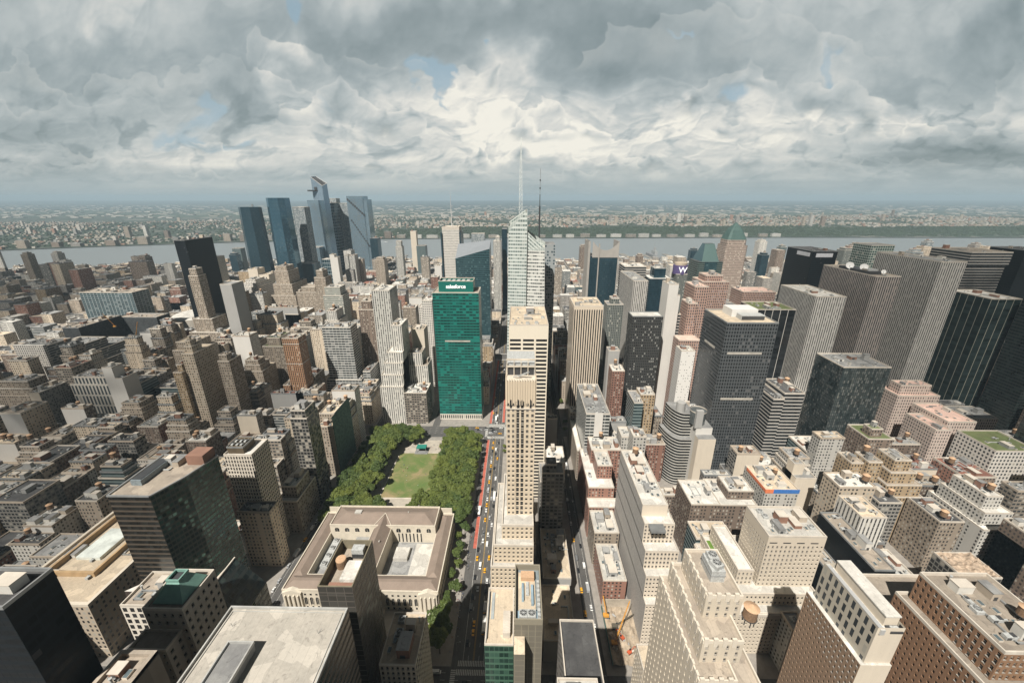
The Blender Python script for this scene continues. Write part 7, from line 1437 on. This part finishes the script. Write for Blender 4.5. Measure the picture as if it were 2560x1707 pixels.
for i in range(190):
    if i < 60: x, y, lab, grp = pr.uniform(-47.5, -42), pr.uniform(192, 300), 'walking on the pavement beside the library', 'people on the pavement beside the library'
    elif i < 84: x, y, lab, grp = pr.uniform(-19, -15.5), pr.uniform(188, 330), 'walking on the pavement across from the library', 'people on the pavement across from the library'
    elif i >= 110:
        x, y = pr.choice(((pr.uniform(-155, -148.5), pr.uniform(345, 432)), (pr.uniform(-93, -89), pr.uniform(350, 430)), (pr.uniform(-145, -97), pr.uniform(352, 426)), (pr.uniform(-140, -100), pr.uniform(436, 452)))); lab, grp = 'on or beside the park lawn', 'people around the park lawn'
    else: x, y, lab, grp = pr.uniform(-56, -30), pr.uniform(462, 470), 'waiting at the far crossing by the park corner', 'people at the far crossing'
    sh = pr.choice(list(PM)); o = bpy.data.objects.new('person', PM[sh]); C.objects.link(o); o.location = (x, y, .15 if i < 84 else .16 if i < 110 else .32); o.rotation_euler.z = pr.uniform(0, 6.28); tag(o, f'person in a {sh} shirt {lab}', 'person', grp)
# street lamps along the wide street
g = G(); g.cyl(0, 0, .09, 0, 9, 6, 0, .06); g.beam((0, 0, 8.6), (2.4, 0, 9.4), .05, 0); LP = g.mesh('pole', [STEEL]); g = G(); g.box(2.2, 3.0, -.15, .15, 9.3, 9.5, 0, True); LH = g.mesh('lamp_head', [plain('lamp_pale', (.5, .5, .48), .5)])
for x, rz in ((-42.3, 0), (-18.2, math.pi)):
    for y in range(196, 462, 33):
        o = empty('street_lamp', (x, y, .15)); tag(o, 'tall street lamp on the ' + ('library side' if x < -30 else 'shaft side') + ' pavement of the wide street', 'street lamp', 'street lamps on the ' + ('library' if x < -30 else 'shaft') + ' side'); o.rotation_euler.z = rz
        for nm, me in (('pole', LP), ('lamp_head', LH)): q = bpy.data.objects.new(nm, me); C.objects.link(q); q.parent = o
# building pit with cranes
FL = empty('building_pit', (77, 208, .15)); tag(FL, 'rubble strewn building pit with low hoardings beside the narrow street', 'building site')
pm = plain('pit_earth', (.36, .295, .22), .95, .35, .25, col2=None)
rng = random.Random(17); g = G(); n_ = 14
for j in range(n_+1):
    for i in range(n_+1): g.v.append((-11+22*i/n_, -20+42*j/n_, .1+rng.uniform(0, .9)+1.2*max(0, sin(i*1.3+j*.7))))
for j in range(n_):
    for i in range(n_): a = j*(n_+1)+i; g.f.append((a, a+1, a+n_+2, a+n_+1)); g.uv += [(0, 0)]*4; g.mi.append(0)
g.obj('ground', pm, FL)
g = G(); g.box(-11.5, -11.1, -20, 22, 0, 2.6); g.box(-11, 11, 22, 22.4, 0, 9, 1); g.obj('hoarding', [plain('hoarding_green', (.08, .15, .13), .8), plain('shotcrete', (.42, .37, .30), .9)], FL)
for k in range(26): g = G(); s_ = rng.uniform(.5, 1.6); g.box(-s_, s_, -s_*.5, s_*.5, 0, s_*.6); o = g.obj('rubble_block', [rng.choice((TRIM, BULK[1], pm))], FL, (rng.uniform(-9, 9), rng.uniform(-18, 16), .8)); o.rotation_euler.z = rng.uniform(0, 3)
def crane(x, y, base, tip, label, col=(.62, .30, .05), nm='crawler_crane', zb=.9):
    o = empty(nm, (x, y, zb)); tag(o, label, 'crane'); cm = plain('crane_'+('orange' if col[0] > .5 else 'steel'), col, .5, .1)
    g = G(); g.box(-2.4, 2.4, -1.6, -1.0, 0, .9, 1); g.box(-2.4, 2.4, 1.0, 1.6, 0, .9, 1); g.box(-1, 1, -1, 1, .5, 1.2, 1); g.obj('tracks', [cm, DARKM], o); g = G(); g.box(-2.6, 1.6, -1.4, 1.4, 1.2, 2.8, 0); g.box(.6, 2.0, .6, 1.6, 1.4, 3.2, 1); g.obj('cab', [cm, autog], o)
    g = G(); a, b_ = Vector(base), Vector(tip); d = b_-a; s_ = d.cross(Vector((0, 0, 1))).normalized()*.6; u = s_.cross(d).normalized()*.5; m_ = max(4, int(d.length/2))
    for q in (s_+u, s_-u, -s_+u, -s_-u): g.beam(a+q*.6, b_+q*.3, .14)
    for i in range(m_): t0, t1 = i/m_, (i+1)/m_; g.beam(a+d*t0+s_*.6, a+d*t1-s_*.6, .09); g.beam(a+d*t0-s_*.6+u*.5, a+d*t1+s_*.6+u*.5, .09)
    g.obj('boom', [cm], o); return o
crane(70, 202, (0, 0, 2.2), (11, 12, 27), 'orange crawler crane with long raised boom in the building pit')
crane(73, 214, (0, 0, 2.2), (14, 4, 9), 'dark lattice boom crane lying low across the building pit', (.10, .09, .07))
crane(68, 222, (0, 0, 2.2), (-3, 4, 17), 'upright orange rig standing behind the long boomed crane')
for x, y, rz in ((79, 196, .5), (76, 206, 2.1)):
    o = empty('excavator', (x, y, 1.2)); tag(o, 'red excavator ' + ('near the low pale hut' if y < 200 else 'at the middle of the building pit'), 'excavator'); o.rotation_euler.z = rz; cm = plain('digger_red', (.50, .10, .04), .5); g = G(); g.box(-1.6, 1.6, -1.2, -.7, 0, .7, 1); g.box(-1.6, 1.6, .7, 1.2, 0, .7, 1); g.obj('tracks', [cm, DARKM], o); g = G(); g.box(-1.7, 1.0, -1.1, 1.1, .8, 2.0, 0); g.box(.2, 1.3, .1, 1.0, 1.2, 2.7, 1); g.obj('cab', [cm, autog], o); g = G(); g.beam((1, 0, 1.5), (4, 0, 4.2), .22); g.beam((4, 0, 4.2), (6, 0, 1.8), .18); g.box(5.5, 6.4, -.5, .5, .9, 1.9); g.obj('arm', [cm], o)
# demolition ground at right
D_ = empty('demolition_ground', (330, 226, .15)); tag(D_, 'brown demolition ground strewn with debris and machines at right', 'building site'); g = G(); n_ = 22; g.v = []
for j in range(n_+1):
    for i in range(n_+1): g.v.append((-36+72*i/n_, -36+74*j/n_, .1+rng.uniform(0, 1.0)+1.6*max(0, sin(i*.8)*sin(j*.6+1))))
for j in range(n_):
    for i in range(n_): a = j*(n_+1)+i; g.f.append((a, a+1, a+n_+2, a+n_+1)); g.uv += [(0, 0)]*4; g.mi.append(0)
g.obj('ground', plain('demolition_earth', (.24, .16, .105), .95, .3, .2), D_)
for k in range(70): g = G(); s_ = rng.uniform(.5, 2.2); g.box(-s_, s_, -s_*.4, s_*.4, 0, s_*.5); o = g.obj('debris', [rng.choice((TRIM, BULK[3], BULK[1], plain('debris_orange', (.5, .28, .12), .9)))], D_, (rng.uniform(-30, 30), rng.uniform(-34, 30), .8)); o.rotation_euler.z = rng.uniform(0, 3)
hero('rub', 'half_demolished_building', 'half demolished brown building with a rubble covered top', 'building', 'constr', [(300, 326, 209, 230, 60)], 'tan', cl=0); r = HERO['rub'][0]; g = G(); n_ = 12
for j in range(n_+1):
    for i in range(n_+1): g.v.append((-12.6+25.2*i/n_, -10+20*j/n_, 59.8+rng.uniform(0, 2.2)))
for j in range(n_):
    for i in range(n_): a = j*(n_+1)+i; g.f.append((a, a+1, a+n_+2, a+n_+1)); g.uv += [(0, 0)]*4; g.mi.append(0)
g.obj('rubble_top', plain('rubble_pale', (.40, .31, .23), .95, .45, .4), r)
for x, y, rz in ((314, 240, .3), (322, 204, 1.9), (336, 208, 2.8)):
    o = empty('excavator', (x, y, 1.6)); tag(o, {314: 'yellow excavator behind the half demolished building', 322: 'yellow excavator at the near edge of the demolition ground', 336: 'yellow excavator right of its twin on the demolition ground'}[x], 'excavator'); o.rotation_euler.z = rz; cm = plain('digger_yellow', (.62, .36, .04), .5); g = G(); g.box(-1.9, 1.9, -1.4, -.8, 0, .8, 1); g.box(-1.9, 1.9, .8, 1.4, 0, .8, 1); g.obj('tracks', [cm, DARKM], o); g = G(); g.box(-2, 1.2, -1.3, 1.3, .9, 2.3, 0); g.box(.2, 1.5, .1, 1.2, 1.4, 3.1, 1); g.obj('cab', [cm, autog], o); g = G(); g.beam((1, 0, 1.7), (5, 0, 5), .28); g.beam((5, 0, 5), (7.5, 0, 2), .22); g.box(7, 8, -.6, .6, 1, 2.2); g.obj('arm', [cm], o)
o = crane(-636, 625, (0, 0, 2.2), (20, -8, 34), 'yellow crane boom rising behind the black shrouded block', nm='crawler_crane', zb=78)
o = crane(-690, 650, (0, 0, 2.2), (-8, -6, 26), 'smaller yellow crane boom at the left of the black shrouded block', nm='crawler_crane', zb=92)
# ---------------------------------------------------------------- haze: one closed even volume round everything, sky outside
hm = bpy.data.materials.new('haze_air'); hm.use_nodes = True; T = NT(hm.node_tree); T.n.clear(); v = T.new('ShaderNodeVolumePrincipled'); v.inputs['Color'].default_value = (.60, .79, .92, 1); v.inputs['Density'].default_value = HAZE; v.inputs['Anisotropy'].default_value = 0.0
T.l.new(v.outputs[0], T.new('ShaderNodeOutputMaterial').inputs['Volume'])
g = G(); g.box(-61500, 61500, -4000, 42000, -4, 392, 0, True); o = g.obj('haze', hm); tag(o, 'thin blue grey air veiling the far shore', 'haze', kind='stuff')
o.visible_shadow = True
